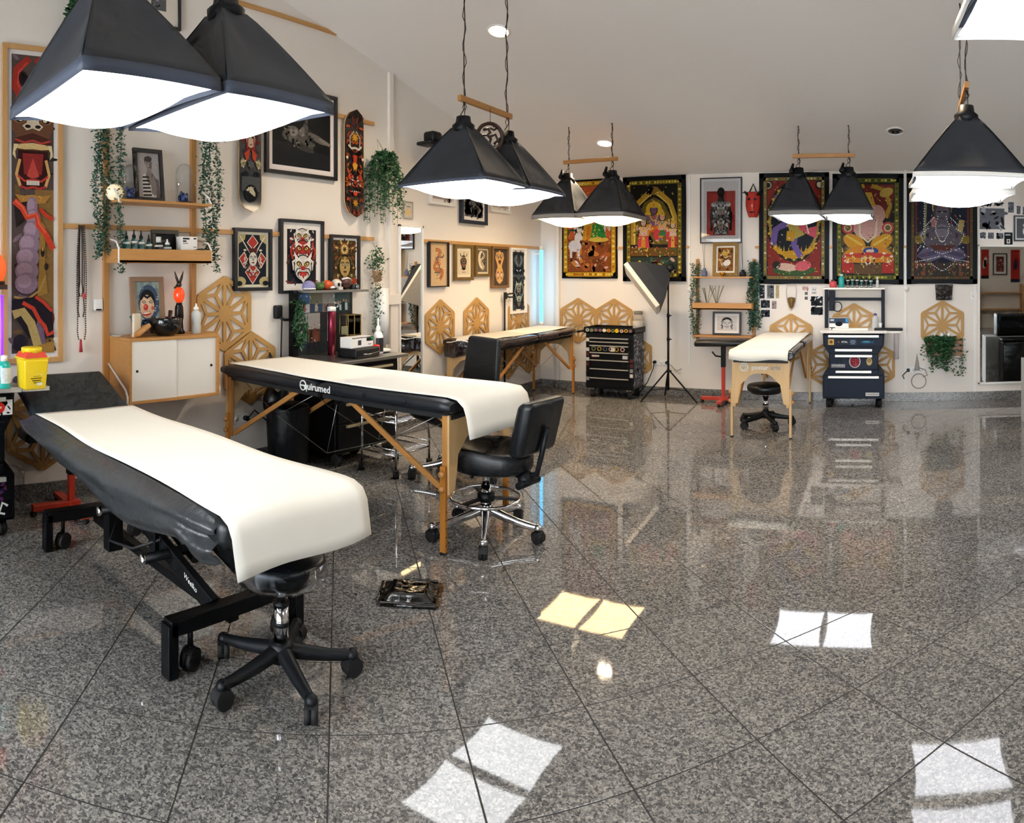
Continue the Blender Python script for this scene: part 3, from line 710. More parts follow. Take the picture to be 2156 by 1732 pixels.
# long table, middle
T2 = massage_table('long massage table with blue black padded edge and brand lettering, in the middle', (-3.14, 3.27), 0, 2.06, .70, .83, M_pad)
m_wht = mat('white_print', '#e8e8e4', rough=.5, var=.02)
text('quirumed', .062, m_wht, T2, (.02, -.352, .785), name='lettering', bold=.001)
MB().tube([(-.108 + .027 * math.cos(a), -.3525, .788 + .030 * math.sin(a)) for a in [2 * PI * k / 24 for k in range(24)]], .004, n=5, closed=True).box(-.108, -.3525, .788, .044, .002, .008).build('logo', m_wht, T2)
for x in (.42, .72): MB().lathe([(.006, 0), (.013, .0), (.013, .004), (.006, .006)], n=14, M=Matrix.Translation((x, -.352, .79)) @ Matrix.Rotation(PI / 2, 4, 'X')).build('grommet', M_blkp, T2)
def sh2(u, v):          # u along the length, then over the right-hand end; v across
    s = u * 2.29; x = -1.03 + min(s, 2.02); k = max(0, s - 2.02); y = -.30 + .62 * v + (.02 * math.sin(s * 3 + 1)) * (1 - v)
    z = .833 + .004 * noise.noise((s * 3, v * 3, 2))
    if k > 0:
        a = min(k / .10, PI / 2 * .86); x += .10 * math.sin(a) + max(0, k - .1 * PI / 2 * .86) * .18; z -= .10 * (1 - math.cos(a)) + max(0, k - .1 * PI / 2 * .86) * .98
        y += .05 * k * math.sin(v * 5)
    return (x + (.05 * v if k > 0 else 0), y, z)
sheet('white paper sheet on the long middle table, hanging over its right end', sh2, 40, 12, (-3.14, 3.27, 0), 0)
# table with the white logo on its wooden apron
T3 = massage_table('massage table with pale wooden apron and white logo near the blue tool cart', (-1.07, 7.035), PI / 2, 1.86, .60, .80, M_pad3, leg_m=M_ply, foot_z=.28, wires=False)
text('postur', .058, m_wht, T3, (-.9045, .005, .645), rot=(PI / 2, 0, -PI / 2), bold=.0008, name='lettering')
m_gry = mat('grey_print', '#8f8f94', rough=.5, var=.02)
text('arte', .058, m_gry, T3, (-.9045, -.137, .645), rot=(PI / 2, 0, -PI / 2), bold=.0008, name='lettering')
MB().tube([(-.9045, .15 + .035 * math.cos(a), .645 + .035 * math.sin(a)) for a in [2 * PI * k / 20 for k in range(20)]], .006, n=5, closed=True).tube([(-.9045, .15 + .018 * math.cos(a), .645 + .018 * math.sin(a)) for a in [2 * PI * k / 14 for k in range(11)]], .005, n=5).build('logo', m_wht, T3)
def sh3(u, v):
    s = u * 2.05; x = -.93 + max(0, s - .115); y = -.26 + .54 * v; z = .803 + .003 * noise.noise((s * 4, v * 4, 5)); k = max(0, .115 - s)
    if k > 0: a = min(k / .05, PI / 2); x -= .05 * math.sin(a); z -= .05 * (1 - math.cos(a)) + max(0, k - .05 * PI / 2); z += .01 * math.sin(v * 7) * k / .115
    return (x, y, z)
sheet('white paper sheet on the table with the wooden apron, folded over its front', sh3, 36, 10, (-1.07, 7.035, 0), PI / 2)
# table along the left wall, in the corner
T4 = massage_table('massage table wrapped in brown film in the far left corner', (-3.96, 6.78), PI / 2, 1.98, .62, .82, M_film, wavy=.012, th=.09, foot_z=.30)
def sh4(u, v):
    s = u * 2.06; x = -.99 + s - .02; y = -.22 + .47 * v; z = .824 + .003 * noise.noise((s * 4, v * 4, 9)); k = max(0, .09 - s)
    if k > 0: z -= k * .35 + .015 * math.sin(v * 8)
    return (x, y + .02 * math.sin(s * 4), z)
sheet('cream lit paper sheet on the film wrapped corner table', sh4, 36, 10, (-3.96, 6.78, 0), PI / 2)
# film hanging from the near end of the corner table
o = MB().grid(lambda u, v: (-.985 - .012 * math.sin(u * 19) - .01 * noise.noise((u * 5, v * 4, 3)), -.29 + .58 * u, .80 - .16 * v - .02 * math.sin(u * 9)), 24, 6).build('film_flap', M_film, T4, solid=.002)

# ---------------------------------------------------------------- near bed: padded couch on a lifting frame
B1 = thing('treatment_couch', 'near black treatment couch on a steel lifting frame with casters', 'treatment bed', (-2.69, 1.6, 0))
bx0, bx1, by0, by1, bz = -.92, .90, -.33, .33, .705
def pad(p):
    x, y, z = p; return (x, y, z)
MB().rbox(bx0, bx1, by0, by1, bz - .11, bz, .04, k=4).build('mattress', M_vinyl, B1)
# head section tilted up at the wall end
hd = MB().rbox(-.47, 0, -.31, .30, -.07, .0, .03, k=4)
Mh = Matrix.Translation((bx0 - .01, 0, bz + .0)) @ Matrix.Rotation(math.radians(21), 4, 'Y')
hd.v = [tuple(Mh @ Vector(p)) for p in hd.v]; hd.build('head_section', mat('head_vinyl', '#1b2429', rough=.5, var=.08), B1)
# plastic cover hanging in folds along the near side and round the foot end
M_bag = mat('black_plastic_cover', '#34373a', rough=.34, var=.35, scale=6, bump=.7, bscale=22, coat=.15)
def bag(u, v):
    s = u * 1.775; x = bx0 + s
    e = max(0, s - 1.58) / .22                       # rounds off towards the foot end
    depth = .06 + .14 * math.sin(PI * min(1, s / 2.0)) ** .8 + .018 * math.sin(s * 7) + .05 * math.sin(PI * e) 
    fold = .016 * math.sin(v * 9 + s * 2.2) + .02 * noise.noise((s * 3.5, v * 4, 4)) + .006 * math.sin(s * 26 + v * 4) * v
    y = by0 - .006 - .055 * math.sin(PI * min(1, v * 1.05)) * (1 - .5 * e) + fold * math.sin(PI * min(1, v + .1)) + .035 * e * e; z = bz + .004 - depth * v - .03 * e * e * (1 if v > .1 else .5)
    if v < .12: y = by0 + .03 * (1 - v / .12) - .008 + .035 * e * e; z = bz + .006 - .02 * e * e
    return (x, y, z)
MB().grid(bag, 70, 22).build('plastic_cover', M_bag, B1, solid=.002)
mb = MB()
for y in (-.2, .2): mb.b2(bx0 + .05, bx1 - .1, y - .02, y + .02, bz - .16, bz - .112)
for x in (bx0 + .1, 0, bx1 - .15): mb.b2(x - .02, x + .02, -.25, .25, bz - .155, bz - .12)
mb.build('upper_frame', M_blk, B1, bevel=.003)
fx = (.495, -.79)       # the two transverse feet
for x in fx:
    f = MB().b2(x - .03, x + .03, -.30, .34, .155, .215).build('foot_beam', M_blk, B1, bevel=.004)
    for y in (-.29, .33):
        MB().b2(x - .03, x + .03, y - .022, y + .022, .0, .2).build('foot_leg', M_blk, f, bevel=.004)
    for y in (-.20, .24):
        m = MB(); m.cyl((x + .0, y, .08), (x, y, .16), .011, n=10); m.build('caster_stem', M_blk, f)
        caster(f, x, y, .4, .04, M_rubber)
MB().b2(fx[1], fx[0], -.02, .03, .12, .16).build('base_rail', M_blk, B1, bevel=.003)
for y in (-.10, .14):
    MB().beam((fx[0] - .03, y + .03, .19), (-.62, y, .53), .035, .075).build('lift_arm', M_blk, B1, bevel=.004)
for x, z in ((.16, .30), (-.27, .37)):
    c = MB().cyl((x, -.22, z), (x, .22, z), .022, n=14).build('pivot_bar', M_blk, B1)
    for s in (-1, 1): MB().ball((x, s * .225, z), .024, .014, .024).build('chrome_cap', M_chrome, c)
MB().b2(.02, .08, -.12, -.06, .24, .6).build('lift_post', M_blk, B1, bevel=.004)
MB().b2(-.36, -.30, -.16, -.08, .15, .6).build('lift_post', M_blk, B1, bevel=.004)
MB().rbox(-.36, -.14, -.06, .08, .32, .50, .02).cyl((-.15, 0, .40), (.2, .02, .27), .028, n=14).build('lift_motor', M_blkp, B1)
MB().tube([(-.3, -.1, .33), (-.2, -.2, .25), (-.05, -.16, .26), (.1, -.1, .34)], .007).build('motor_cable', M_cable, B1)
text('Weelko', .032, m_wht, B1, (.33, -.0945, .238), rot=(PI / 2, math.radians(17), 0), name='lettering')
def sh1(u, v):
    s = u * 2.02; x = bx0 + min(s, bx1 - bx0 - .04); k = max(0, s - (bx1 - bx0 - .04)); y = by0 + .015 + .60 * v + .012 * math.sin(s * 6) * (1 - v) + .012 * math.sin(s * 7 + 2) * v
    z = bz + .012 + .004 * noise.noise((s * 2.5, v * 2.5, 7))
    if k > 0:
        a = min(k / .07, PI / 2 * .93); x += .07 * math.sin(a) + max(0, k - .07 * 1.46) * .08; z -= .07 * (1 - math.cos(a)) + max(0, k - .07 * 1.46) * .99; y += (.03 + .05 * v) * k * 2
        z += .012 * math.sin(v * 6)
    return (x, y, z)
sheet('wide white paper sheet on the near couch, hanging over its foot end', sh1, 44, 14, (-2.69, 1.6, 0), 0)

# ---------------------------------------------------------------- film wrapped foot pedal on the floor
px, py = FL(864, 1252)
P_ = thing('foot_pedal', 'square black foot pedal wrapped in shiny film on the floor', 'foot pedal', (px, py, 0), math.radians(32))
M_filmblk = mat('shiny_black_film', '#070706', rough=.14, spec=.4, var=.2, bump=.5, bscale=30, coat=1)
MB().rbox(-.13, .13, -.11, .11, 0, .012, .006).build('base', M_filmblk, P_)
MB().rbox(-.07, .07, -.06, .06, .008, .035, .012).build('pedal_plate', M_filmblk, P_)
def wr(u, v):
    x, y = (u - .5) * .29, (v - .5) * .25; e = max(abs(x) / .145, abs(y) / .125)
    z = .006 + .034 * (1 - min(1, max(0, (max(abs(x) / .08, abs(y) / .07) - 1) * 2.2))) + .008 * noise.noise((x * 40, y * 40, 1)) * (1.2 - e)
    return (x * (1 + .06 * noise.noise((x * 20, y * 20, 8))), y * (1 + .06 * noise.noise((x * 22, y * 20, 3))), max(.003, z))
MB().grid(wr, 26, 24).build('film', M_filmblk, P_)
MB().tube([(-.10, .12, .008), (.02, .135, .01), (.12, .13, .008)], .008).tube([(-.14, -.10, .008), (-.145, .10, .01)], .007).tube([(-.12, -.125, .008), (.13, -.125, .008)], .009).build('folded_edge', M_filmblk, P_)
# ---------------------------------------------------------------- wall lattice panels (hemp-leaf pattern), each cut from one board
def lattice_mesh():
    R, th = .288, .012; mb = MB()
    V = [(R * math.cos(PI / 2 + k * PI / 3), R * math.sin(PI / 2 + k * PI / 3)) for k in range(6)]
    def bar(a, b, w, t=th): mb.beam((a[0], -t / 2 - .001, a[1]), (b[0], -t / 2 - .001, b[1]), t, w, up=(-(b[1] - a[1]), 0, b[0] - a[0]))
    for k in range(6):
        a, b = V[k], V[(k + 1) % 6]; f = .955
        bar((a[0] * f, a[1] * f), (b[0] * f, b[1] * f), .034, th + .0006)
        bar((0, 0), (a[0] * f, a[1] * f), .030, th + .0003)
        c = ((a[0] + b[0]) / 3, (a[1] + b[1]) / 3)
        bar(c, (a[0] * .93, a[1] * .93), .024, th); bar(c, (b[0] * .93, b[1] * .93), .024, th - .0003); bar((0, 0), c, .028, th - .0006)
        mb.lathe([(0, 0), (.012, 0), (.012, -th + .0009), (0, -th + .0009)], n=8, M=Matrix.Translation((c[0], -.001, c[1])) @ Matrix.Rotation(-PI / 2, 4, 'X'), sm=False)
        d = a; mb.lathe([(0, 0), (.03, 0), (.03, -th - .0009), (0, -th - .0009)], n=6, M=Matrix.Translation((a[0] * .9, -.001, a[1] * .9)) @ Matrix.Rotation(-PI / 2, 4, 'X'), sm=False)
    mb.lathe([(0, 0), (.062, 0), (.062, -th - .001), (0, -th - .001)], n=18, M=Matrix.Translation((0, -.001, 0)) @ Matrix.Rotation(-PI / 2, 4, 'X'), sm=False)
    # the lathe runs along -y (out of the wall)
    return mb
_lm = lattice_mesh().mesh('lattice'); _lm.materials.append(M_mdf)
def lattice(label, wall, c, z, off=.004):
    o = bpy.data.objects.new('lattice_panel', _lm); COL.objects.link(o); o.location, r = place(wall, c, z, off); o.rotation_euler = (0, 0, r)
    return tag(o, label, 'wall panel', 'hexagonal wooden lattice panels')
lattice('hexagonal wooden lattice panel beside the white sliding door cabinet', 'L', LW(471, 660)[0], LW(471, 660)[1])
lattice('hexagonal wooden lattice panel low behind the long table, touching the panel above', 'L', LW(471, 660)[0] + .252, LW(471, 660)[1] - .437)
lattice('hexagonal wooden lattice panel low down behind the near couch', 'L', 1.59, .47)
lattice('hexagonal wooden lattice panel right of the tall mirror', 'L', 5.80, .935)
lattice('hexagonal wooden lattice panel above the middle of the corner table', 'L', 6.49, .935)
lattice('hexagonal wooden lattice panel behind the tall dark demon print', 'L', 7.45, .935)
lattice('leftmost hexagonal lattice panel under the corner table', 'L', 6.70, .50)
lattice('middle hexagonal lattice panel under the corner table', 'L', 7.20, .50)
lattice('hexagonal lattice panel under the corner table next to the blue tube', 'L', 7.71, .50)
lattice('hexagonal lattice panel left behind the sticker covered trolley', 'B', -3.77, .89)
lattice('hexagonal lattice panel right behind the sticker covered trolley', 'B', -3.27, .89)
lattice('hexagonal lattice panel peeping out right of the sticker covered trolley', 'B', -3.02, .453)
lattice('hexagonal lattice panel behind the table with the wooden apron', 'B', -1.037, .735)
lattice('hexagonal lattice panel seen through the frame of the blue cart', 'B', -.295, .86)
lattice('hexagonal lattice panel low between table leg and blue cart', 'B', -.57, .427)
lattice('hexagonal lattice panel peeping out right of the blue cart', 'B', -.07, .427)
lattice('hexagonal lattice panel above the fern crate', 'B', .743, .89)

# ---------------------------------------------------------------- wooden picture rails
def rail(label, wall, u0, v0, u1, v1, hh=.035):
    W = LW if wall == 'L' else BW
    (a, z0), (b, z1) = W(u0, v0), W(u1, v1); z = (z0 + z1) / 2
    o = MB().b2(-(b - a) / 2, (b - a) / 2, -.02, -.001, -hh / 2, hh / 2).build('picture_rail', M_pine, bevel=.002); o.location, r = place(wall, (a + b) / 2, z); o.rotation_euler = (0, 0, r)
    return tag(o, label, 'picture rail', 'wooden picture rails')
rail('long wooden picture rail behind the three black framed prints', 'L', 128, 480, 785, 500)
rail('wooden picture rail carrying the right hand skateboard deck', 'L', 640, 224, 786, 265)
rail('wooden picture rail highest on the left wall', 'L', 470, -4, 706, 73)
rail('wooden picture rail above the small gold frames', 'L', 890, 510, 1136, 520)
rail('short piece of rail behind the tapestries', 'B', 1183, 523, 1452, 521, .03)
rail('short piece of rail beside the dancing figure tapestry', 'B', 1590, 520, 1915, 520, .03)

# ---------------------------------------------------------------- framed pictures
def picture(name, label, cat, wall, px, fm, fw, mw, art, matm='#efe9df', depth=.025, off=.003, tilt=0, glass=False, dims=None, loc=None, rz=0, group=None, bg=None):
    if dims is None:
        c, z, w, h = rect(wall, *px); loc, rz = place(wall, c, z, off)
    else: w, h = dims
    t = thing(name, label, cat, loc, rz, group)
    if tilt: t.rotation_euler = (tilt, 0, rz)
    mb = MB()
    for a in ((-w / 2, w / 2, h / 2 - fw, h / 2), (-w / 2, w / 2, -h / 2, -h / 2 + fw), (-w / 2, -w / 2 + fw, -h / 2 + fw, h / 2 - fw), (w / 2 - fw, w / 2, -h / 2 + fw, h / 2 - fw)):
        mb.b2(a[0], a[1], -depth, 0, a[2], a[3])
    mb.build('frame', fm, t, bevel=.0015)
    MB().b2(-w / 2 + fw * .9, w / 2 - fw * .9, -depth * .45, -.001, -h / 2 + fw * .9, h / 2 - fw * .9).build('mat_board', mat('board_' + matm, matm, rough=.7, var=.02), t)
    iw, ih = w - 2 * fw - 2 * mw, h - 2 * fw - 2 * mw
    A = Art(iw, ih, bg); art(A); A.build(t, -depth * .45 - .0006)
    if glass: MB().b2(-w / 2 + fw, w / 2 - fw, -depth * .9, -depth * .85, -h / 2 + fw, h / 2 - fw).build('glass', M_glass, t)
    return t
M_pine_f = wood('frame_wood', '#b98a50', '#cfa269', stretch=(10, 10, 1))

# -- ink drawings ------------------------------------------------
def face(A, cx, cy, s, skin, line='#22201e', eye='#f2ead8', ky=None):
    """a mask-like face, half-width s"""
    k = A.w / A.h
    A.ell(line, cx, cy, s * 1.06, s * 1.42 * k); A.ell(skin, cx, cy, s * .98, s * 1.34 * k)
    for d in (-1, 1):
        A.ell(line, cx + d * s * .42, cy + s * .28 * k, s * .30, s * .15 * k, d * .15); A.ell(eye, cx + d * s * .42, cy + s * .28 * k, s * .22, s * .09 * k, d * .15); A.ell(line, cx + d * s * .42, cy + s * .28 * k, s * .08, s * .09 * k)
        A.stroke(line, [(cx + d * s * .12, cy + s * .48 * k), (cx + d * s * .45, cy + s * .62 * k), (cx + d * s * .78, cy + s * .42 * k)], s * .06)
    A.poly(line, [(cx - s * .16, cy - s * .2 * k), (cx, cy + s * .25 * k), (cx + s * .16, cy - s * .2 * k), (cx, cy - s * .3 * k)])
    A.ell('#8c2b22', cx, cy - s * .68 * k, s * .34, s * .14 * k); A.stroke(line, [(cx - s * .36, cy - s * .68 * k), (cx + s * .36, cy - s * .68 * k)], s * .035)
def beast(A, cx, cy, s, main, line='#1b1b20', red='#b8322a', white='#ece7df'):
    """an open-jawed guardian mask"""
    k = A.w / A.h
    A.ell(line, cx, cy, s * 1.1, s * 1.2 * k); A.ell(main, cx, cy, s, s * 1.1 * k)
    for d in (-1, 1):
        A.poly(white, [(cx + d * s * .5, cy + s * .8 * k), (cx + d * s * 1.1, cy + s * 1.5 * k), (cx + d * s * .85, cy + s * .5 * k)])
        A.ell(line, cx + d * s * .45, cy + s * .35 * k, s * .34, s * .22 * k, d * .4); A.ell('#e8c25a', cx + d * s * .45, cy + s * .33 * k, s * .22, s * .13 * k, d * .4); A.ell(line, cx + d * s * .42, cy + s * .33 * k, s * .08)
        A.stroke(white, [(cx + d * s * .1, cy + s * .6 * k), (cx + d * s * .5, cy + s * .78 * k), (cx + d * s * .95, cy + s * .45 * k)], s * .07)
        A.stroke(line, [(cx + d * s * .2, cy + s * .0 * k), (cx + d * s * .7, cy - s * .1 * k), (cx + d * s * .95, cy - s * .5 * k)], s * .05)
    A.ell(red, cx, cy + s * .0 * k, s * .30, s * .18 * k); A.mell
    A.ell(line, cx, cy - s * .55 * k, s * .68, s * .42 * k); A.ell(red, cx, cy - s * .62 * k, s * .52, s * .3 * k); A.ell('#d4574c', cx, cy - s * .72 * k, s * .26, s * .2 * k)
    for d in (-1, 1):
        A.poly(white, [(cx + d * s * .62, cy - s * .35 * k), (cx + d * s * .42, cy - s * .35 * k), (cx + d * s * .5, cy - s * .02 * k)]); A.poly(white, [(cx + d * s * .56, cy - s * .75 * k), (cx + d * s * .34, cy - s * .85 * k), (cx + d * s * .5, cy - s * .4 * k)])
    for q in range(5): A.rect(white, cx + (q - 2.4) * s * .15, cy - s * .32 * k, cx + (q - 1.6) * s * .15, cy - s * .2 * k)
def wave(x0, y0, x1, y1, amp, n, ph=0):
    L = []
    for i in range(n + 1):
        t = i / n; dx, dy = x1 - x0, y1 - y0; d = math.hypot(dx, dy); o = amp * math.sin(t * 6.283 * 1.5 + ph); L.append((x0 + dx * t - dy / d * o, y0 + dy * t + dx / d * o))
    return L
def art_serpent(A):
    A.rect('#574a45', -1, -1, 1, 1); A.rect('#8a6a3c', .1, -1, 1, .1); A.scatter(['#3b3230', '#8c3a2c', '#6e5630', '#2a2629', '#7c6a74'], -1, -1, 1, 1, 46, .12, .4, 11)
    # red curls at the top
    A.mstroke('#a3342a', [(.15, .98), (.75, .9), (.85, .78), (.55, .70), (.3, .76)], .16); A.mstroke('#d0483a', [(.25, .95), (.66, .88), (.7, .8), (.5, .75)], .05); A.mell('#2a2024', .45, .84, .22, .05)
    A.ell('#d8452f', -.62, .70, .2); A.ell('#8c2b22', -.62, .70, .12); A.ell('#e8583c', -.62, .70, .06)
    # the mask: brow, nose, tusks, jaws
    A.mpoly('#6f4a34', [(0, .66), (.9, .63), (1, .52), (.75, .44), (0, .47)]); A.mell('#9a7048', .62, .575, .3, .035, -.2); A.mell('#1c1716', .6, .565, .2, .02, -.2); A.mell('#e6d8b8', .58, .565, .1, .012)
    A.poly('#d8c8ac', [(-.16, .66), (.16, .66), (.3, .545), (.5, .525), (.3, .495), (0, .51), (-.3, .495), (-.5, .525), (-.3, .545)]); A.mell('#2a211e', .24, .522, .14, .012); A.poly('#f0e4cc', [(-.06, .66), (.06, .66), (.12, .56), (-.12, .56)])
    A.mpoly('#4f2a22', [(0, .48), (.85, .44), (.9, .36), (.4, .4), (0, .42)]); A.mstroke('#b8433a', [(0, .428), (.4, .412), (.85, .432)], .045)
    A.mpoly('#d9bb80', [(0, .412), (.62, .402), (.78, .372), (.4, .366), (0, .37)]); A.mstroke('#5d3b22', [(0, .366), (.4, .362), (.8, .368)], .03)
    A.mpoly('#e3cf9c', [(.66, .40), (.9, .40), (.96, .33), (.8, .30), (.84, .35)])
    A.poly('#3a1c1c', [(-.7, .36), (.7, .36), (.78, .2), (.5, .1), (-.5, .1), (-.78, .2)]); A.poly('#8f2f2c', [(-.5, .34), (.5, .34), (.42, .2), (-.42, .2)]); A.poly('#c24a42', [(0, .31), (.3, .19), (.12, .175), (-.12, .175), (-.3, .19)])
    A.mstroke('#d8a868', [(.62, .3), (.78, .2), (.6, .12)], .07); A.mstroke('#c24038', [(0, .165), (.4, .155), (.72, .19)], .05)
    for q in range(8): A.rect('#efe6d2', -.3 + q * .077, .128, -.3 + q * .077 + .06, .158)
    A.mstroke('#b23a32', [(0, .115), (.3, .105), (.62, .12)], .05); A.mpoly('#b07f3e', [(0, .065), (.4, .055), (.85, .065), (.6, .01), (.18, .005), (0, .025)]); A.scatter(['#e0bd62'], -.6, .02, .6, .06, 16, .02, .04, 5)
    A.poly('#2c2322', [(-.9, .0), (-.2, .02), (-.35, -.1), (-.8, -.16)])
    # pale ringed throat
    P = [(-.05, -.02, .26), (.02, -.1, .34), (-.05, -.18, .42), (-.18, -.27, .5), (-.26, -.36, .55), (-.3, -.45, .56), (-.32, -.53, .55)]
    for q, (x, y, r) in enumerate(P):
        A.ell('#4a3a44', x, y - .01, r * 1.04, .075); A.ell('#8d7688', x, y, r, .072); A.ell('#a58c9c', x - r * .2, y + .012, r * .66, .045)
    A.poly('#9c7838', [(.3, -.1), (.6, -.15), (.55, -.4), (.7, -.6), (.2, -.62), (.28, -.4)]); A.ell('#2a2522', .45, -.32, .1, .035); A.ell('#2a2522', .62, -.42, .09, .025); A.ell('#b9924a', .45, -.3, .05, .015)
    A.stroke('#d0452c', [(-.9, .02), (-.5, -.03), (-.3, -.09), (.15, -.07), (.25, -.14), (.6, -.2), (.95, -.3)], .14); A.stroke('#e8684a', [(-.85, .02), (-.5, -.02), (-.28, -.08), (.15, -.06), (.28, -.13), (.6, -.19)], .04); A.stroke('#c23e2c', [(.3, -.03), (.6, -.07), (.95, -.1)], .09)
    A.stroke('#b08c50', [(-.9, -.62), (-.3, -.64), (.3, -.58), (.6, -.48)], .05); A.poly('#241f26', [(-1, -.64), (.2, -.62), (.9, -.7), (1, -.9), (-.2, -.9), (-1, -.72)])
    A.stroke('#c73f2c', [(-.5, -.66), (0, -.7), (.3, -.78), (.55, -.82), (.7, -.88), (.98, -.86)], .09); A.stroke('#c73f2c', [(.1, -.62), (.5, -.66), (.9, -.72)], .07); A.poly('#6d5a70', [(.2, -.78), (.5, -.84), (.6, -.95), (0, -.9)])
    A.stroke('#b39a62', [(-.95, -.74), (-.5, -.72), (-.1, -.8), (.15, -.92), (.3, -1)], .2); A.ell('#2b2630', -.62, -.93, .34, .06); A.poly('#a07a3c', [(.2, -.95), (1, -.92), (1, -1), (.2, -1)])
def art_diamond(A):
    A.rect('#20262e', -1, -1, 1, 1); c = '#b9a878'; r = '#b23a34'; w = '#e6ddcb'
    A.mpoly(c, [(1, 1), (.5, 1), (.55, .8), (1, .62)]); A.mell(c, .9, -.88, .42, .2); A.mell('#20262e', .95, -.95, .22, .1)
    A.mstroke(w, [(.95, .98), (.55, .6), (.3, .35)], .03); A.poly(w, [(0, 1), (.42, .68), (0, .38), (-.42, .68)]); A.poly(r, [(0, .96), (.36, .68), (0, .44), (-.36, .68)])
    A.poly(w, [(0, -1), (.55, -.5), (0, -.1), (-.55, -.5)]); A.poly(r, [(0, -.95), (.5, -.5), (0, -.14), (-.5, -.5)]); A.mpoly(w, [(1, .05), (.6, .32), (.35, 0), (.62, -.35)]); A.mpoly(r, [(.94, .04), (.62, .26), (.42, 0), (.62, -.28)])
    A.scatter(['#d8d0c0', '#3a4048', '#a8a090', '#8c3a34'], .1, -.5, .62, .42, 26, .04, .14, 4, True)
    A.poly('#5c2a26', [(-.3, .46), (.3, .46), (.22, .26), (-.22, .26)]); A.mpoly(w, [(.3, .3), (.5, .52), (.18, .22)]); face(A, 0, .02, .3, '#dcd6c8')
    A.scatter(['#d9d2c4', '#2a2f36'], .02, -.7, .3, -.34, 12, .03, .1, 6, True)
def art_three_masks(A):
    A.rect('#24252c', -1, -1, 1, 1); A.scatter(['#5a3a3c', '#37343c', '#7a332f'], .3, -1, 1, 1, 24, .08, .25, 8, True)
    A.scatter(['#e6dfd4', '#2a2a30', '#b03a33'], .1, .3, .8, .95, 34, .05, .18, 3, True); beast(A, 0, .66, .46, '#cfc8be'); A.scatter(['#e6dfd4', '#8c2e2a'], .4, 0, .75, .4, 12, .06, .16, 5, True)
    beast(A, 0, .16, .55, '#a8362e'); A.mstroke('#e6dfd4', [(.3, -.05), (.7, -.2), (.62, -.5)], .06); beast(A, 0, -.42, .58, '#d8d0c6'); A.mstroke('#b23a32', [(.6, .5), (.85, .2), (.7, -.1)], .06); A.poly('#e6dfd4', [(-.3, -.72), (.3, -.72), (0, -.98)]); A.poly('#a8362e', [(-.1, -.7), (.1, -.7), (0, -.84)])
def art_gold_face(A):
    A.rect('#4a3b22', -1, -1, 1, 1); g = '#b99a58'
    for q in range(9): a = PI / 2 + (q - 4) * .36; A.stroke('#d8bc7c' if q % 2 else '#3a2c1a', [(0, .45), (1.1 * math.cos(a), .45 + .62 * math.sin(a))], .06)
    A.ell('#8c5a2e', 0, .6, .42); A.ell('#d8bc7c', 0, .6, .3); A.star('#3a2c1a', 0, .6, .28, 8, .35); A.scatter(['#8a4a2a', '#2c2318', '#c9ac6a', '#6c5a36'], .45, -.9, 1, .9, 36, .06, .2, 12, True)
    A.ell('#2b2216', 0, -.1, .62, .5); face(A, 0, -.16, .48, '#b79a5c'); A.mstroke('#6c5630', [(.1, .18), (.4, .26), (.62, .1)], .07); A.mell('#a8452c', .8, -.8, .3, .14); A.scatter(['#c9ac6a', '#2c2318'], 0, -1, .6, -.62, 16, .05, .14, 9, True)
def art_reclining(A):
    A.rect('#15181d', -1, -1, 1, 1); A.poly('#1e2126', [(-1, -.3), (1, -.55), (1, -1), (-1, -1)]); A.poly('#101215', [(-1, 1), (-.3, 1), (-.6, .2), (-1, 0)])
    for (x, y, rx, ry, c, t) in ((-.1, -.28, .5, .16, '#4e4c4a', -.25), (-.35, -.05, .25, .2, '#6c6863', .3), (-.3, -.02, .14, .12, '#8a857e', .3), (.12, -.2, .34, .13, '#585552', -.3), (.52, -.1, .36, .1, '#6b6661', -.3), (.8, -.17, .24, .06, '#827c76', -.3), (.12, .1, .1, .2, '#565350', .2), (-.02, .02, .08, .17, '#77726c', -.4), (-.55, -.12, .14, .14, '#57534f', .5), (.02, -.42, .4, .09, '#3f3e3d', -.2)): A.ell(c, x, y, rx, ry, t)
    A.stroke('#3c3d3f', [(.14, .25), (.1, .55), (.2, .75), (.12, .95)], .05); A.stroke('#5a5b5c', [(.14, .3), (.16, .5), (.1, .66)], .035); A.scatter(['#2c2d30', '#8b867f', '#3b3a3a', '#6a6560'], -.6, -.42, .35, .12, 40, .03, .1, 4)
def art_stripes(A):
    A.rect('#a9a2a0', -1, -1, 1, 1); A.poly('#857c78', [(-.5, -.2), (-.1, .15), (.35, .15), (.75, -.2), (.85, -1), (-.6, -1)]); A.poly('#6e6460', [(.55, -.1), (.9, -.2), (1, -1), (.5, -1)])
    A.poly('#8f8580', [(-.12, .1), (.28, .1), (.3, .35), (-.14, .35)]); A.ell('#988d87', .05, .5, .32, .27); A.ell('#4a4443', .02, .72, .36, .14, .1); A.poly('#4a4443', [(-.34, .72), (-.3, .5), (-.22, .66)]); A.ell('#2a2625', -.1, .52, .07, .02); A.ell('#2a2625', .17, .52, .07, .02); A.stroke('#5c4a47', [(-.04, .34), (.14, .34)], .03); A.poly('#6d6460', [(.1, .6), (.36, .6), (.3, .3), (.12, .3)])
    A.poly('#d6cfc8', [(-.56, -.05), (-.3, .08), (-.12, -.3), (.3, -.5), (.55, -.2), (.6, -1), (-.6, -1)])
    for q in range(6): y = -.95 + q * .16; A.poly('#2f2c2d', [(-.58, y), (.2 + q * -.03, y + .02), (.2 - q * .05, y + .1), (-.57, y + .08)])
    A.poly('#857c78', [(.18, -.45), (.55, -.15), (.72, -.6), (.5, -.95), (.2, -.8)]); A.scatter(['#4a4443'], .1, -.1, .4, .05, 6, .04, .1, 3)
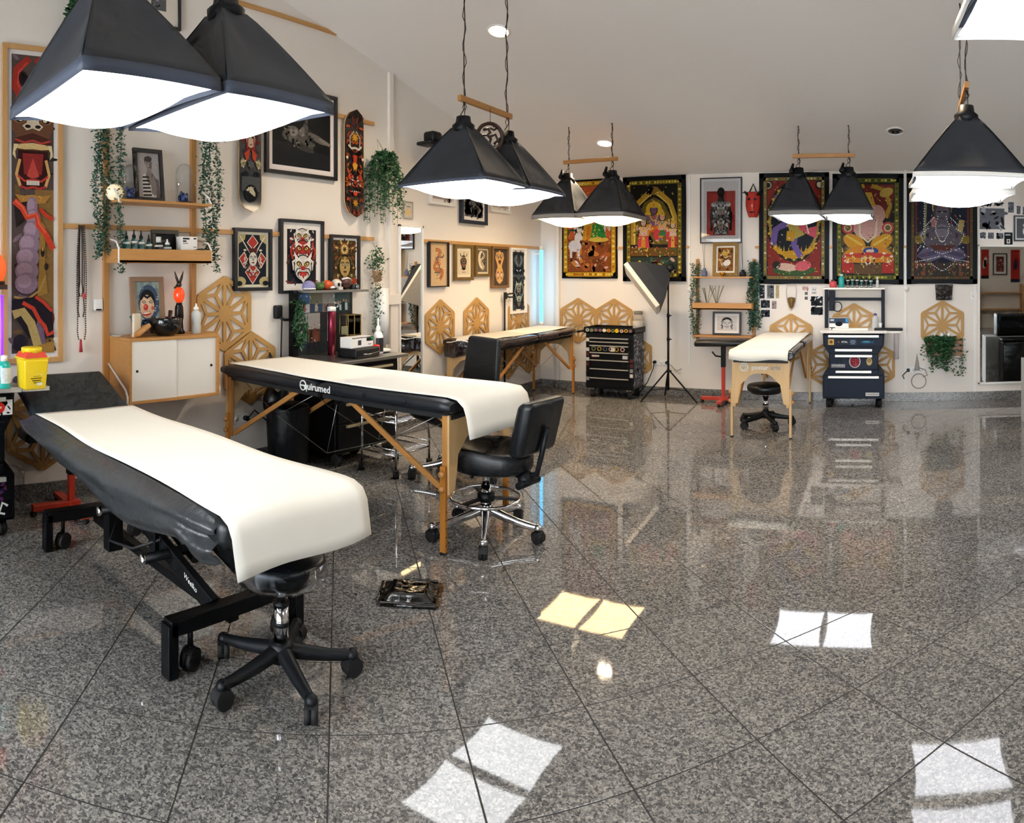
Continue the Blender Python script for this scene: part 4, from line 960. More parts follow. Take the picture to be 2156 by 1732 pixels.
def art_clown(A):
    A.rect('#9aa8a0', -1, -1, 1, 1); A.scatter(['#b8b49a', '#7f9290', '#a89c84'], -1, -1, 1, 1, 20, .2, .5, 2); A.ell('#46586e', .1, .1, .86, .78); A.scatter(['#7d90a8', '#2d3c52', '#a8b6c2'], -.7, -.5, .9, .8, 40, .06, .16, 7); A.ell('#1e2024', 0, .12, .66, .56); A.ell('#d8b090', -.04, -.05, .6, .5)
    A.ell('#e6c2a2', -.1, .05, .4, .25); A.stroke('#1c1a1a', [(-.55, .25), (-.3, .42), (0, .32), (.3, .42), (.52, .25)], .09); A.mell('#20262e', .28, .14, .15, .06); A.mell('#c8ccc0', .28, .14, .1, .03); A.ell('#c0403a', -.16, -.08, .2, .14); A.ell('#e07a6c', -.2, -.04, .08, .05); A.ell('#c8624e', .42, -.12, .12, .08); A.ell('#b03830', -.1, -.36, .36, .08, .1); A.ell('#f0e2d0', -.1, -.33, .3, .035, .1); A.poly('#2b3b52', [(-.5, -.6), (.5, -.6), (.7, -1), (-.7, -1)]); A.scatter(['#7d90a8', '#151b26'], -.6, -1, .6, -.62, 12, .06, .15, 4)
def art_dragon(A):
    A.rect('#dcb98c', -1, -1, 1, 1); A.stroke('#a8603a', wave(-.3, .7, .2, -.72, .42, 30), .12); A.stroke('#d08a58', wave(-.28, .7, .22, -.72, .42, 30), .05); A.stroke('#7a6a62', wave(.35, .6, -.2, -.5, .3, 24, 1), .06); A.scatter(['#8c5a3c', '#b98258', '#6c625c', '#c8764a'], -.42, -.7, .45, .72, 44, .04, .13, 6); A.stroke('#c8622e', [(-.2, .02), (.1, .1), (-.05, -.08), (.25, .05)], .05)
def art_ink_beast(A):
    A.rect('#e2d2b4', -1, -1, 1, 1); beast(A, 0, .1, .5, '#6a5a4a', '#2a241f', '#4a3a30', '#d8c8a8'); A.stroke('#4a4036', [(0, .55), (.05, .9)], .03); A.mstroke('#3a3028', [(.4, .5), (.6, .75)], .04); A.poly('#2a241f', [(-.35, -.3), (.35, -.3), (.22, -.62), (-.22, -.62)]); A.scatter(['#8a7658', '#2a241f'], 0, -.6, .35, .5, 14, .05, .12, 5, True); A.stroke('#b8a888', [(-.3, -.8), (.3, -.8)], .03)
def art_snake(A):
    A.rect('#6b6154', -1, -1, 1, 1); A.ell('#e6d8be', -.15, .1, .7, .85, .2); A.ell('#4a4238', .1, .12, .5, .68, .15); A.stroke('#e0d0b0', wave(.1, .75, -.1, -.75, .3, 20), .14); A.stroke('#8a7658', wave(.1, .75, -.1, -.75, .3, 20), .04); A.scatter(['#2a251f', '#a8977a'], -.4, -.6, .5, .6, 14, .05, .14, 2)
def art_torso(A):
    A.rect('#55483e', -1, -1, 1, 1); A.poly('#e2b06a', [(0, .95), (.12, .85), (.5, .8), (.62, .5), (.42, .25), (.3, .05), (.42, -.1), (.58, -.42), (.42, -.72), (.12, -.9), (-.12, -.9), (-.42, -.72), (-.58, -.42), (-.42, -.1), (-.3, .05), (-.42, .25), (-.62, .5), (-.5, .8), (-.12, .85)])
    A.mell('#4a3424', .25, .6, .2, .14, .3); A.ell('#8a5a34', 0, .3, .22, .12); A.ell('#3a2618', 0, .3, .1, .06); A.mell('#c88a7c', .25, -.42, .2, .2, -.3); A.mell('#e8cdb0', .25, -.44, .12, .12, -.3); A.scatter(['#5a3a22', '#f0d0a0'], 0, -.8, .4, .8, 16, .04, .12, 3, True)
def art_demon(A):
    A.rect('#2c3236', -1, -1, 1, 1); A.scatter(['#3f484c', '#20252a', '#59646a'], 0, -1, 1, 1, 60, .1, .35, 3, True); A.mstroke('#7c8a90', [(.15, .5), (.5, .7), (.3, .88)], .09); A.ell('#15181b', 0, .32, .55, .16); A.mell('#e8eeec', .28, .36, .18, .018, .5); A.mpoly('#0e1012', [(.2, .45), (.7, .56), (.55, .3)]); A.ell('#4e585c', 0, .15, .4, .08); beast(A, 0, -.25, .42, '#7f8b88', '#1b1f22', '#565f60', '#dfe6e0'); A.ell('#a7b2ac', 0, -.62, .46, .09); beast(A, 0, -.78, .3, '#5a6466', '#14171a', '#3a4244', '#c8d0ca'); A.mstroke('#98a4a4', [(.5, -.1), (.75, -.4), (.4, -.6)], .06)
def art_grey(A, seed=1, cols=('#6b6b6e', '#2b2c30', '#a9a9a8', '#4a4b50'), n=26): A.rect(cols[0], -1, -1, 1, 1); A.scatter(list(cols), -.9, -.9, .9, .9, n, .15, .5, seed)
def art_figure_photo(A, seed, sky='#8fa6c4', ground='#c8b8a4', cl=('#2b4a7a', '#8c3a3a', '#2c2c30')):
    R = random.Random(seed); A.rect(sky, -1, -.1, 1, 1); A.rect(ground, -1, -1, 1, -.1)
    for q in range(R.randint(2, 4)):
        x = R.uniform(-.6, .6); h = R.uniform(.5, .9); A.poly(R.choice(cl), [(x - .2, -.9), (x + .2, -.9), (x + .16, -.9 + h), (x - .16, -.9 + h)]); A.ell('#c89a7c', x, -.78 + h + .1, .12)
    A.scatter([sky, ground, '#e8e4dc'], -1, -1, 1, 1, 5, .1, .25, seed)

picture('wall_painting', 'tall oak framed painting of a tusked mask above a striped serpent', 'painting', 'L', (3, 98, 130, 763), M_pine_f, .035, .03, art_serpent, '#d8d4d0', glass=False)
picture('framed_print', 'black framed print with a pale face inside red diamonds', 'framed print', 'L', (488, 481, 567, 612), M_frame_blk, .028, .022, art_diamond, '#d8cfb6', depth=.04, group='black framed prints on the long rail')
picture('framed_print', 'largest black framed print, a totem of red and white masks', 'framed print', 'L', (585, 463, 676, 617), M_frame_blk, .026, .055, art_three_masks, '#e8e2da', depth=.04, group='black framed prints on the long rail')
picture('framed_print', 'black framed print with a golden face and sun rays', 'framed print', 'L', (690, 495, 752, 612), M_frame_blk, .026, .02, art_gold_face, '#e8e2da', depth=.04, group='black framed prints on the long rail')
picture('framed_photograph', 'large black framed dark photograph of a reclining figure', 'framed photo', 'L', (555, 188, 705, 372), M_frame_blk, .03, .045, art_reclining, '#e6dcda', depth=.035)
picture('framed_photograph', 'black frame high on the left wall behind the near softboxes', 'framed photo', 'L', (285, -130, 377, 58), M_frame_blk, .02, .10, lambda A: art_grey(A, 4), '#e6dccd', depth=.03)
picture('framed_drawing', 'black framed drawing of a curling dragon on tan paper', 'framed print', 'L', (898, 509, 939, 604), M_frame_blk, .012, .004, art_dragon, '#d9b88e', depth=.045)
picture('framed_drawing', 'gold framed ink drawing of a horned head beside the dragon drawing', 'framed print', 'L', (953, 515, 992, 590), M_gold, .035, .03, art_ink_beast, '#e6d8be', depth=.035, group='small frames on the far left wall')
picture('framed_drawing', 'smallest gold framed picture, a pale snake coil', 'framed print', 'L', (997, 517, 1028, 582), M_gold, .032, .02, art_snake, '#d8c8a8', depth=.035, group='small frames on the far left wall')
picture('framed_drawing', 'brown framed print of a tan torso shape', 'framed print', 'L', (1031, 519, 1066, 606), wood('walnut_frame', '#6b4a28', '#86602f', stretch=(10, 10, 1)), .03, .0, art_torso, '#55483e', depth=.04)
picture('framed_drawing', 'tall narrow dark print of a demon in a white frame', 'framed print', 'L', (1071, 522, 1104, 659), M_white, .025, .025, art_demon, '#ece4d8', depth=.04)
picture('framed_drawing', 'blue black framed print under the middle softboxes', 'framed print', 'L', (966, 405, 1021, 472), mat('navy_frame', '#1f2a3c', rough=.4), .04, .04, lambda A: art_grey(A, 9), '#e8e0d8', depth=.04)
picture('framed_drawing', 'pale frame half hidden under the middle softboxes, on the left', 'framed print', 'L', (901, 370, 956, 432), M_white, .03, .03, lambda A: art_grey(A, 3, ('#b8a8a0', '#9a8c86', '#d8ccc4')), '#e8e0d8', depth=.03)
picture('framed_drawing', 'pale frame half hidden under the middle softboxes, on the right', 'framed print', 'L', (1030, 395, 1072, 448), M_white, .03, .03, lambda A: art_grey(A, 5, ('#b8a8a0', '#9a8c86', '#d8ccc4')), '#e8e0d8', depth=.03)
picture('wall_plaque', 'small silver plaque above the tall mirror', 'plaque', 'L', (848, 424, 868, 460), M_steel, .012, .0, lambda A: (A.rect('#d8cfc2', -1, -1, 1, 1), A.rect('#e8c898', -.8, -.75, .8, .1), A.stroke('#6a645c', [(-.5, .45), (.5, .45)], .06)), '#d8d0c4', depth=.012)

# ---------------------------------------------------------------- skateboard decks
def deck(label, px, art, base):
    c, z, w, h = rect('L', *px); loc, r = place('L', c, z, .03)
    t = thing('skateboard_deck', label, 'skateboard', loc, r, 'skateboard decks on the left wall')
    P = []
    for q in range(40):
        a = 2 * PI * q / 40; x, y = math.cos(a), math.sin(a)
        P.append((w / 2 * math.copysign(min(1, abs(x) ** .6), x), (h / 2 - w * .62) * (1 if y > 0 else -1) * min(1, abs(y) * 9) + w * .62 * y))
    k = lambda z_: -.035 * max(0, (abs(z_) - h * .33) / (h * .17)) ** 2
    P = [p for p in P]
    n = len(P); mb = MB()
    rows = [[(x * f, y) for x, y in P] for f in (1,)]
    # board as strips along its length so the nose and tail kick up
    N = 24; prof = []
    for i in range(N + 1):
        zz = -h / 2 + h * i / N; e = max(0, abs(zz) - (h / 2 - w * .62)) / (w * .62); prof.append((w / 2 * math.sqrt(max(0, 1 - e ** 2.2)), zz))
    mb.grid(lambda u, v: ((u * 2 - 1) * max(.002, prof[round(v * N)][0]), k(prof[round(v * N)][1]), prof[round(v * N)][1]), 6, N)
    mb.build('board', wood('maple_ply', '#a98a60', '#c2a274'), t, solid=.011)
    MB().grid(lambda u, v: ((u * 2 - 1) * max(.002, prof[round(v * N)][0]) * .96, k(prof[round(v * N)][1]) - .0062, prof[round(v * N)][1]), 6, N).build('paint', mat('deck_paint' + base, base, rough=.3, var=.3, scale=12), t)
    A = Art(w * .94, h * .97); art(A)
    lim = lambda z_: max(.002, prof[min(N, max(0, round((z_ / h + .5) * N)))][0]) * .955
    A.v = [(max(-lim(c_), min(lim(c_), a_)), b_, c_) for a_, b_, c_ in A.v]
    A.build(t, -.0066, bulge=lambda x, z_: k(z_) - .001, rough=.3, matname='ink_gloss')
    return t
def art_deck1(A):
    A.scatter(['#2a2c34', '#5a2c2e', '#3a3c40', '#7a2a2a'], -.7, .1, .7, .85, 30, .15, .4, 3, True); A.ell('#c9b49c', 0, .38, .42, .16); A.mell('#2a2022', .2, .42, .14, .018); A.mstroke('#b23a30', [(.28, .4), (.32, .2)], .06); A.ell('#8c4a42', 0, .28, .13, .014); A.mpoly('#c24a34', [(.1, .2), (.6, .1), (.4, -.05), (.15, .02)]); A.mell('#b8a888', .72, -.08, .24, .07); A.scatter(['#d8c8a0', '#8a8266'], .5, -.2, .9, .02, 16, .06, .15, 7, True)
    A.star('#5a5c5c', 0, -.1, .4, 6, .6); A.mell('#23262c', .5, -.32, .28, .08, .4); A.rect('#56595a', -.86, -.62, .86, -.34); A.ell('#1b1e22', 0, -.66, .62, .17); A.star('#c8bfa2', 0, -.66, .52, 12, .86)
def art_deck2(A):
    A.scatter(['#8c3a2c', '#2a2422', '#b8562e', '#3c2c28', '#5a4a40'], 0, -.95, .85, .95, 70, .1, .3, 5, True); A.mstroke('#b0a898', [(.1, .62), (.55, .5), (.5, .3)], .06); A.star('#d8a22e', 0, .5, .42, 8, .45); A.mstroke('#d8d0c0', [(0, .3), (.4, .28), (.72, .34)], .08); A.mell('#1a1614', .4, .2, .3, .05, .4); A.mell('#e8e0d0', .85, .1, .12, .03)
    A.poly('#c0402c', [(-.25, .16), (.25, .16), (.14, -.02), (-.14, -.02)]); A.mpoly('#e8a23a', [(0, .02), (.3, -.02), (.1, -.14), (0, -.1)]); A.mell('#c24a36', .5, -.26, .26, .06, -.4); A.mell('#e6dccb', .3, -.3, .16, .025); A.scatter(['#e0d6c6', '#1c1816', '#c83a2a'], 0, -.55, .6, -.2, 26, .06, .16, 8, True); A.ell('#d8442e', 0, -.58, .22, .04); A.star('#b8862e', 0, -.76, .36, 8, .45)
deck('skateboard deck with a pale rosette, half hidden by the near softbox', (497, 225, 545, 448), art_deck1, '#33363a')
deck('skateboard deck with yellow stars beside the hanging fern', (719, 233, 760, 458), art_deck2, '#2c2220')

# ---------------------------------------------------------------- foliage
def leaf_cloud(mb, pts, size, R, spread, droop=.3, flat=False):
    for p in pts:
        a = R.uniform(0, 2 * PI); d = Vector((math.cos(a), math.sin(a) * (.5 if flat else 1), R.uniform(-droop - .5, .5))).normalized(); s = d.cross(Vector((R.uniform(-1, 1), R.uniform(-1, 1), R.uniform(-1, 1)))).normalized()
        q = Vector(p) + Vector((R.gauss(0, spread), R.gauss(0, spread), R.gauss(0, spread))); L = size * R.uniform(.6, 1.3); w = L * .32; n = d.cross(s) * L * .12
        mb.add([q, q + d * L * .5 + s * w + n, q + d * L, q + d * L * .5 - s * w + n], [(0, 1, 2, 3)])
def vine(label, wall, u, v0, v1, strands, seed, off=.06, size=.023, m=None, wig=.02, w=.05):
    W = LW if wall == 'L' else BW; c, z1 = W(u, v0); z0 = W(u, v1)[1]; loc, r = place(wall, c, z1, off); R = random.Random(seed)
    t = thing('vine_garland', label, 'artificial vine', loc, r, 'leafy vine garlands')
    fo, st = MB(), MB(); L = z1 - z0
    for k in range(strands):
        x0 = (k / (strands - 1) - .5) * w if strands > 1 else 0; l = L * R.uniform(.86, 1); n = int(l / .010); pts = []
        for i in range(n):
            q = i / n; pts.append((x0 + wig * math.sin(q * 9 + k * 2) * .6, R.uniform(-.012, .012) + .01 * math.sin(q * 7 + k), -l * q))
        st.tube(pts[::6] + [pts[-1]], .0018, n=4); leaf_cloud(fo, pts * 6, size, R, .013)
    st.build('stems', M_stem, t)['kind'] = 'stuff'; fo.build('foliage', m or M_leaf2, t)['kind'] = 'stuff'
    return t
vine('leafy vine garland hanging left of the oak shelf unit by the bead string', 'L', 203, 262, 582, 3, 1, .10, w=.085)
vine('thin leafy vine garland down the left upright of the oak shelf unit', 'L', 231, 268, 578, 1, 2, .16)
vine('leafy vine garland hanging right of the oak shelf unit', 'L', 425, 262, 583, 3, 3, .12, w=.11)
vine('leafy vine garland left of the shelf unit by the poster', 'B', 1468, 556, 728, 2, 4, .10, size=.024, w=.06)
vine('leafy vine garland right of the shelf unit by the poster', 'B', 1590, 552, 706, 4, 5, .08, size=.026, w=.10)
def fern(label, wall, px, seed, nf, fl, off=.14, pot=None, strings=None, m=None, name='hanging_fern', spread=.05, cat='plant'):
    c, z, w, h = rect(wall, *px); loc, r = place(wall, c, z + h / 2, off); R = random.Random(seed)
    t = thing(name, label, cat, loc, r); fo = MB()
    for k in range(nf):
        a = R.uniform(0, 2 * PI); l = h * R.uniform(.45, 1); x0, y0 = math.cos(a) * .03, math.sin(a) * .03; pts = []; reach = w * .5 * R.uniform(.3, .9)
        for i in range(12):
            q = i / 11; pts.append((x0 + math.cos(a) * reach * (1 - (1 - q) ** 2), y0 + math.sin(a) * reach * .8 * (1 - (1 - q) ** 2), -.03 + .10 * math.sin(min(1, q * 2.2) * PI) * R.uniform(.4, 1) * (1 - q) - l * q * q))
        fo.tube(pts, .0016, n=3)
        leaf_cloud(fo, [tuple(Vector(pts[j]).lerp(Vector(pts[j + 1]), R.random())) for j in range(11) for _ in range(5)], fl, R, .006, .1)
    fo.build('foliage', m or M_leaf, t)['kind'] = 'stuff'
    if pot: MB().lathe([(.0, -.16), (.045, -.16), (.065, -.05), (.068, -.04), (.06, -.04), (.05, -.06), (0, -.06)], n=18).build('pot', pot, t)
    if strings:
        for k in range(3): a = k * 2.1; MB().tube([(.06 * math.cos(a), .06 * math.sin(a), -.05), (0, .10, strings)], .0016, n=4).build('string', mat('jute', '#8a7a5c', rough=.8), t)
    return t
fern('bushy hanging fern beside the starred skateboard deck', 'L', (752, 330, 818, 470), 5, 46, .03, .15, M_blkp, .16)
fern('small hanging plant high behind the near left softbox', 'L', (128, 8, 190, 92), 7, 30, .035, .14, mat('pot_grey', '#b8b4ac', rough=.5), .2)
# ivy in a wall pot with a trailing strand
c, z1 = LW(781, 516); t = thing('ivy_planter', 'trailing ivy in a small terracotta wall pot right of the golden face print', 'plant', (XL + .08, c, z1), PI / 2); R_ = random.Random(3)
fo = MB(); pts = [(R_.gauss(0, .035), R_.gauss(0, .03), -.02 - q * .0012 * 70 * .95 / 60 * 1.6) for q in range(60)]
leaf_cloud(fo, [(.03 * math.sin(q * .3) + R_.gauss(0, .022), R_.gauss(0, .02), -.05 - .9 * q / 420) for q in range(420)], .026, R_, .012)
leaf_cloud(fo, [(R_.gauss(0, .04), R_.gauss(0, .03), -.15 + R_.gauss(0, .05)) for q in range(130)], .03, R_, .012)
fo.build('foliage', M_leaf, t)['kind'] = 'stuff'
MB().lathe([(.03, -.34), (.045, -.25), (.048, -.24), (.035, -.26), (0, -.26)], n=16).build('pot', mat('terracotta', '#a9825f', rough=.7), t)
MB().tube([(0, .06, .03), (.02, .03, -.05), (0, 0, -.24)], .002, n=4).build('hanger', M_stem, t)

# ---------------------------------------------------------------- bead string on the rail
c, z = LW(166, 476); t = thing('bead_string', 'long dark bead string with red tassel beside the tall painting', 'necklace', (XL + .035, c, z), PI / 2)
M_bead = mat('dark_bead', '#3a2622', rough=.35, var=.3)
L = LW(166, 476)[1] - LW(166, 712)[1]; bm_ = MB()
for k in range(3):
    for s in (-1, 1):
        n = 52; 
        for i in range(n):
            q = i / (n - 1); l = L * (.62, .8, 1)[k]; x = s * (.006 + .007 * k) * (1 + .7 * math.sin(PI * q)); x += s * .012 * max(0, (q - .8) * 5) * (1 - max(0, (q - .93) * 12)); bm_.ball((x, -.006 * k, -l * q), .0062, n=6, m=4)
o = bm_.build('beads', M_bead, t); o['kind'] = 'stuff'
MB().lathe([(.002, 0), (.008, -.01), (.010, -.05), (.013, -.09), (0, -.09)], o=(0, 0, -L), n=10).build('tassel', mat('red_thread', '#a8323a', rough=.8), t)
MB().ball((.02, -.012, -L * .62), .016, .01, .02, n=10, m=6).build('charm', mat('red_thread2', '#c24a48', rough=.6), t)
# thermostat and switch plates
def wallbox(name, label, cat, wall, px, depth, m, off=0, **k):
    c, z, w, h = rect(wall, *px); loc, r = place(wall, c, z, off); t = thing(name, label, cat, loc, r, **k)
    MB().rbox(-w / 2, w / 2, -depth, 0, -h / 2, h / 2, .012).build('case', m, t); return t, w, h
t, w, h = wallbox('wall_sensor', 'white square wall sensor left of the oak cabinet', 'sensor', 'L', (194, 629, 214, 654), .03, M_white)
MB().b2(-.02, .02, -.032, -.029, -h / 2 + .004, -h / 2 + .014).build('slot', M_blkp, t)
# tall mirror with white frame
def mirror(label, wall, px, fw=.022):
    c, z, w, h = rect(wall, *px); loc, r = place(wall, c, z, .004); t = thing('wall_mirror', label, 'mirror', loc, r); mb = MB()
    for a in ((-w / 2, w / 2, h / 2 - fw, h / 2), (-w / 2, w / 2, -h / 2, -h / 2 + fw), (-w / 2, -w / 2 + fw, -h / 2, h / 2), (w / 2 - fw, w / 2, -h / 2, h / 2)): mb.b2(a[0], a[1], -.025, 0, a[2], a[3])
    mb.build('frame', M_white, t, bevel=.002); MB().b2(-w / 2 + fw * .9, w / 2 - fw * .9, -.012, -.002, -h / 2 + fw * .9, h / 2 - fw * .9).build('mirror_glass', mat('silvered_glass', '#e8ecec', rough=.015, metal=1, var=0), t)
mirror('tall narrow white framed mirror on the left wall', 'L', (837, 474, 888, 800))
# blue light tube in the corner
c, z, w, h = rect('L', 1129, 527, 1138, 676); t = thing('light_tube', 'glowing blue light tube standing in the corner', 'light tube', (XL + .10, YB - .18, z))
MB().cyl((0, 0, -h / 2), (0, 0, h / 2), .022, n=14).build('tube', mat('blue_glow', '#58c8ff', emit=2.4, ecol='#4cc0ff', var=0), t)
MB().cyl((0, 0, h / 2), (0, 0, h / 2 + .05), .024, n=14).build('end_cap', M_white, t); MB().cyl((0, 0, -h / 2), (0, 0, -h / 2 - .05), .024, n=14).build('end_cap', M_white, t)
MB().box(-.06, 0, h / 2 - .05, .12, .02, .02).build('bracket', M_white, t)
# black clamp lamp high on the left wall
c, z = LW(900, 315); t = thing('clamp_lamp', 'black clamp lamp high on the left wall behind the middle softbox', 'lamp', (XL, c, z), PI / 2)
MB().tube([(.03, 0, .06), (.02, -.1, .06), (-.06, -.16, .07)], .016).build('arm', M_blkp, t); MB().rbox(-.21, -.06, -.24, -.10, .03, .14, .03).build('lamp_head', M_blkp, t); MB().rbox(-.30, -.12, -.27, -.09, -.01, .025, .012).build('visor', M_blkp, t); MB().tube([(-.12, -.16, .03), (0, -.06, -.03), (.04, 0, -.04)], .01).build('strut', M_blkp, t)
# plug and cable left of the sun deck of photographs
c, z = LW(583, 655); t = thing('wall_charger', 'black plug and cable on the wall left of the photo board', 'charger', (XL, c, z), PI / 2)
MB().rbox(-.045, .025, -.05, 0, -.06, .05, .012).build('plug', M_blkp, t); MB().tube([(0, -.04, -.05), (.04, -.05, -.07), (.10, -.05, -.07)], .012).build('clip', M_blkp, t); MB().tube([(.02, -.04, -.06), (.02, -.03, -.3), (.01, -.03, -.7), (-.05, -.03, -.9)], .007).build('cable', M_cable, t)
# guitar-style wall hook near the demon print
c, z = LW(1058, 622); t = thing('display_hook', 'black forked hook on a thin stand beside the demon print', 'hook', (XL + .06, c, z), PI / 2)
MB().box(-.03, 0, 0, .04, .03, .08).tube([(-.02, 0, .0), (.05, 0, .02), (.14, -.02, .025)], .01).tube([(-.02, 0, 0), (.05, 0, -.02), (.12, -.02, -.02)], .01).build('fork', M_blkp, t); MB().tube([(.0, .03, -.03), (.0, .03, -.4), (0, .03, -z + .10)], .012, n=8).build('stem', M_blkp, t)
# ---------------------------------------------------------------- oak shelf unit on the left wall (local x along the wall, -y out of it)
M_oak = wood('oiled_oak', '#b0793c', '#cb9656'); M_oak_up = wood('oiled_oak_upright', '#a87338', '#c08c4f', stretch=(14, 14, 1))
M_cab = mat('cabinet_white', '#ebe5da', rough=.45, var=.015)
ya, yb = LW(221, 600)[0], LW(404, 600)[0]; UC = (ya + yb) / 2; UW = yb - ya
def shelf_unit(label, wall, c, w, ztop, zbot, shelves, up=.042, depth=.24, bracket=True):
    loc, r = place(wall, c, 0); t = thing('shelf_unit', label, 'shelf unit', loc, r)
    for s in (-1, 1): MB().b2(s * w / 2 - up / 2, s * w / 2 + up / 2, -.03, 0, zbot, ztop).build('upright', M_oak_up, t, bevel=.002)
    for z, th, dp, tray in shelves:
        mb = MB().b2(-w / 2 - .01, w / 2 + .01, -dp - .03, -.03, z - .018, z)
        if tray: mb.b2(-w / 2 - .01, w / 2 + .01, -dp - .03, -dp - .015, z - .018, z + th); mb.b2(-w / 2 - .01, -w / 2 + .003, -dp - .015, -.03, z, z + th); mb.b2(w / 2 - .003, w / 2 + .01, -dp - .015, -.03, z, z + th)
        sh = mb.build('shelf', M_oak, t, bevel=.002)
        if bracket:
            for s in (-1, 1): x = s * (w / 2 + .012); MB().tube([(x, -.03, z + .16), (x, -dp + .02, z + th + .05), (x, -dp - .02, z + th), (x, -dp - .02, z - .02), (x - s * .02, -dp - .02, z - .021)], .007, n=6).build('bracket', M_white, sh)
    return t
def zL(u, v, out):                 # height seen at a pixel on a plane `out` metres off the left wall
    a = az(u); r = (XL + out) / math.sin(a); return H + (VH - v) / F * r
z1 = zL(330, 424, .2); z2 = zL(330, 548, .2); zc = zL(335, 706, .2)
SU = shelf_unit('oak wall shelf unit with vines over the white door cabinet', 'L', UC, UW, LW(221, 250)[1], LW(221, 850)[1], [(z1, 0, .22, False), (z2, .075, .22, True)])
# cabinet with two white sliding doors
CD, ch = .33, zc - zL(300, 848, .3)
cb = thing('sliding_door_cabinet', 'oak wall cabinet with two white sliding doors', 'cabinet', (XL, UC + .02, zc - ch), PI / 2); w2 = UW / 2 + .0
MB().b2(-w2, w2, -CD, -.031, ch - .02, ch).b2(-w2, w2, -CD, -.031, 0, .02).b2(-w2, -w2 + .02, -CD, -.031, .02, ch - .02).b2(w2 - .02, w2, -CD, -.031, .02, ch - .02).b2(-w2 + .02, w2 - .02, -.045, -.031, .02, ch - .02).build('carcass', M_oak, cb, bevel=.002)
for s in (-1, 1):
    d = MB().b2(min(0, s * (w2 - .021)) - (.008 if s < 0 else 0), max(0, s * (w2 - .021)) + (0 if s < 0 else 0) + (0 if s > 0 else .008), -CD + .006 + (.010 if s > 0 else 0), -CD + .016 + (.010 if s > 0 else 0), .021, ch - .021).build('door', M_cab, cb)
    MB().lathe([(0, 0), (.009, 0), (.009, -.004), (0, -.004)], n=12, M=Matrix.Translation((s * (w2 - .06), -CD + .0055 + (.010 if s > 0 else 0), ch * .5)) @ Matrix.Rotation(-PI / 2, 4, 'X')).build('finger_hole', M_blkp, d)
for s in (-1, 1): MB().tube([(s * (w2 + .008), -.035, ch * .55), (s * (w2 + .008), -CD * .9, .09), (s * (w2 + .008), -CD * .97, .05), (s * (w2 + .008), -CD * .97, -.008)], .008, n=6).build('bracket', M_white, cb)
# -- things on the shelves: position by (along wall, distance from wall, height)
def onL(u, out): a = az(u); return (XL + out) / math.tan(a)
M_domeg = thin_glass('dome_glass', '#f4f6f6', .3)
def dome(label, u, out, z, r, h, seed):
    t = thing('glass_dome', label, 'glass dome', (XL + out, onL(u, out), z), PI / 2, 'glass domes on the oak shelf')
    MB().lathe([(0, 0), (r * 1.12, 0), (r * 1.12, .008), (r * 1.0, .014), (0, .014)], n=24).build('base', M_dwood, t)
    MB().lathe([(r, .014), (r, h - r)] + [(r * math.cos(a), h - r + r * math.sin(a)) for a in [k * PI / 2 / 7 for k in range(1, 8)]], n=24).build('bell', M_domeg, t)
    mb = MB(); R = random.Random(seed)
    for k in range(7): mb.ball((R.uniform(-.5, .5) * r, R.uniform(-.4, .4) * r, .03 + R.uniform(0, .05)), .012, .012, .02, n=8, m=6)
    mb.lathe([(.03, .014), (.03, .05), (.02, .06), (0, .06)], n=10); mb.build('figurine', mat('blue_enamel', '#3c4a7c', rough=.3, var=.6, scale=60), t)
dome('taller rounder glass dome right of the striped shirt portrait', 388, .15, z1, .062, .29, 3)
dome('glass dome left of the striped shirt portrait', 275, .16, z1, .058, .25, 5)
picture('framed_portrait', 'black framed portrait of a man in a striped vest', 'framed photo', 'L', None, M_frame_blk, .028, 0, art_stripes, '#3a3a3e', dims=(.232, .375), loc=(XL + .10, onL(311, .10), z1 + .19), rz=PI / 2, tilt=-.12)
t = thing('globe_lamp', 'glowing shell shaped lamp at the left end of the upper oak shelf', 'lamp', (XL + .12, onL(241, .12), z1), PI / 2)
MB().lathe([(.02, 0), (.045, .012), (.062, .04), (.058, .075), (.04, .10), (.028, .108)], n=20).build('shade', mat('lamp_shade_glow', '#efe2c8', emit=.25, ecol='#ffe2b0', rough=.4), t)
MB().lathe([(.03, 0), (.03, .006), (0, .006)], n=14).build('base', M_white, t)
M_ink1 = mat('green_ink_bottle', '#0e4a46', rough=.15, var=.2, coat=.5)
M_lab = mat('bottle_label', '#d8d6d0', rough=.5, var=.1, scale=60)
def bottle(label, loc, r, h, body, cap, group, band=True, nozzle=True, cat='bottle', name='ink_bottle', cap_h=.25):
    t = thing(name, label, cat, loc, 0, group); hb = h * (1 - cap_h - .12)
    MB().lathe([(r * .9, 0), (r, .004), (r, hb), (r * .5, hb + h * .08), (r * .38, hb + h * .12)], n=18).build('body', body, t)
    MB().lathe([(r * .55, hb + h * .1), (r * .55, hb + h * .18), (r * .25, hb + h * .22), (r * .14, h), (0, h)] if nozzle else [(r * .6, hb + h * .1), (r * .6, h), (0, h)], n=14).build('cap', cap, t)
    if band:
        for q0, q1 in ((.12, .22), (.86, .98)): MB().lathe([(r * 1.02, hb * q0), (r * 1.02, hb * q1)], n=18).build('label_band', M_lab, t)
    return t
for k, (u, vt, m) in enumerate(((266, 470, M_ink1), (282, 466, M_ink1), (297, 470, M_ink1), (313, 476, M_ink1))):
    bottle(('leftmost', 'second', 'third', 'fourth')[k] + ' dark green ink bottle from the left on the lower oak shelf', (XL + .16, onL(u, .16), z2), .024, (.20, .212, .205, .18)[k], m, M_blkp, 'ink bottles on the lower oak shelf')
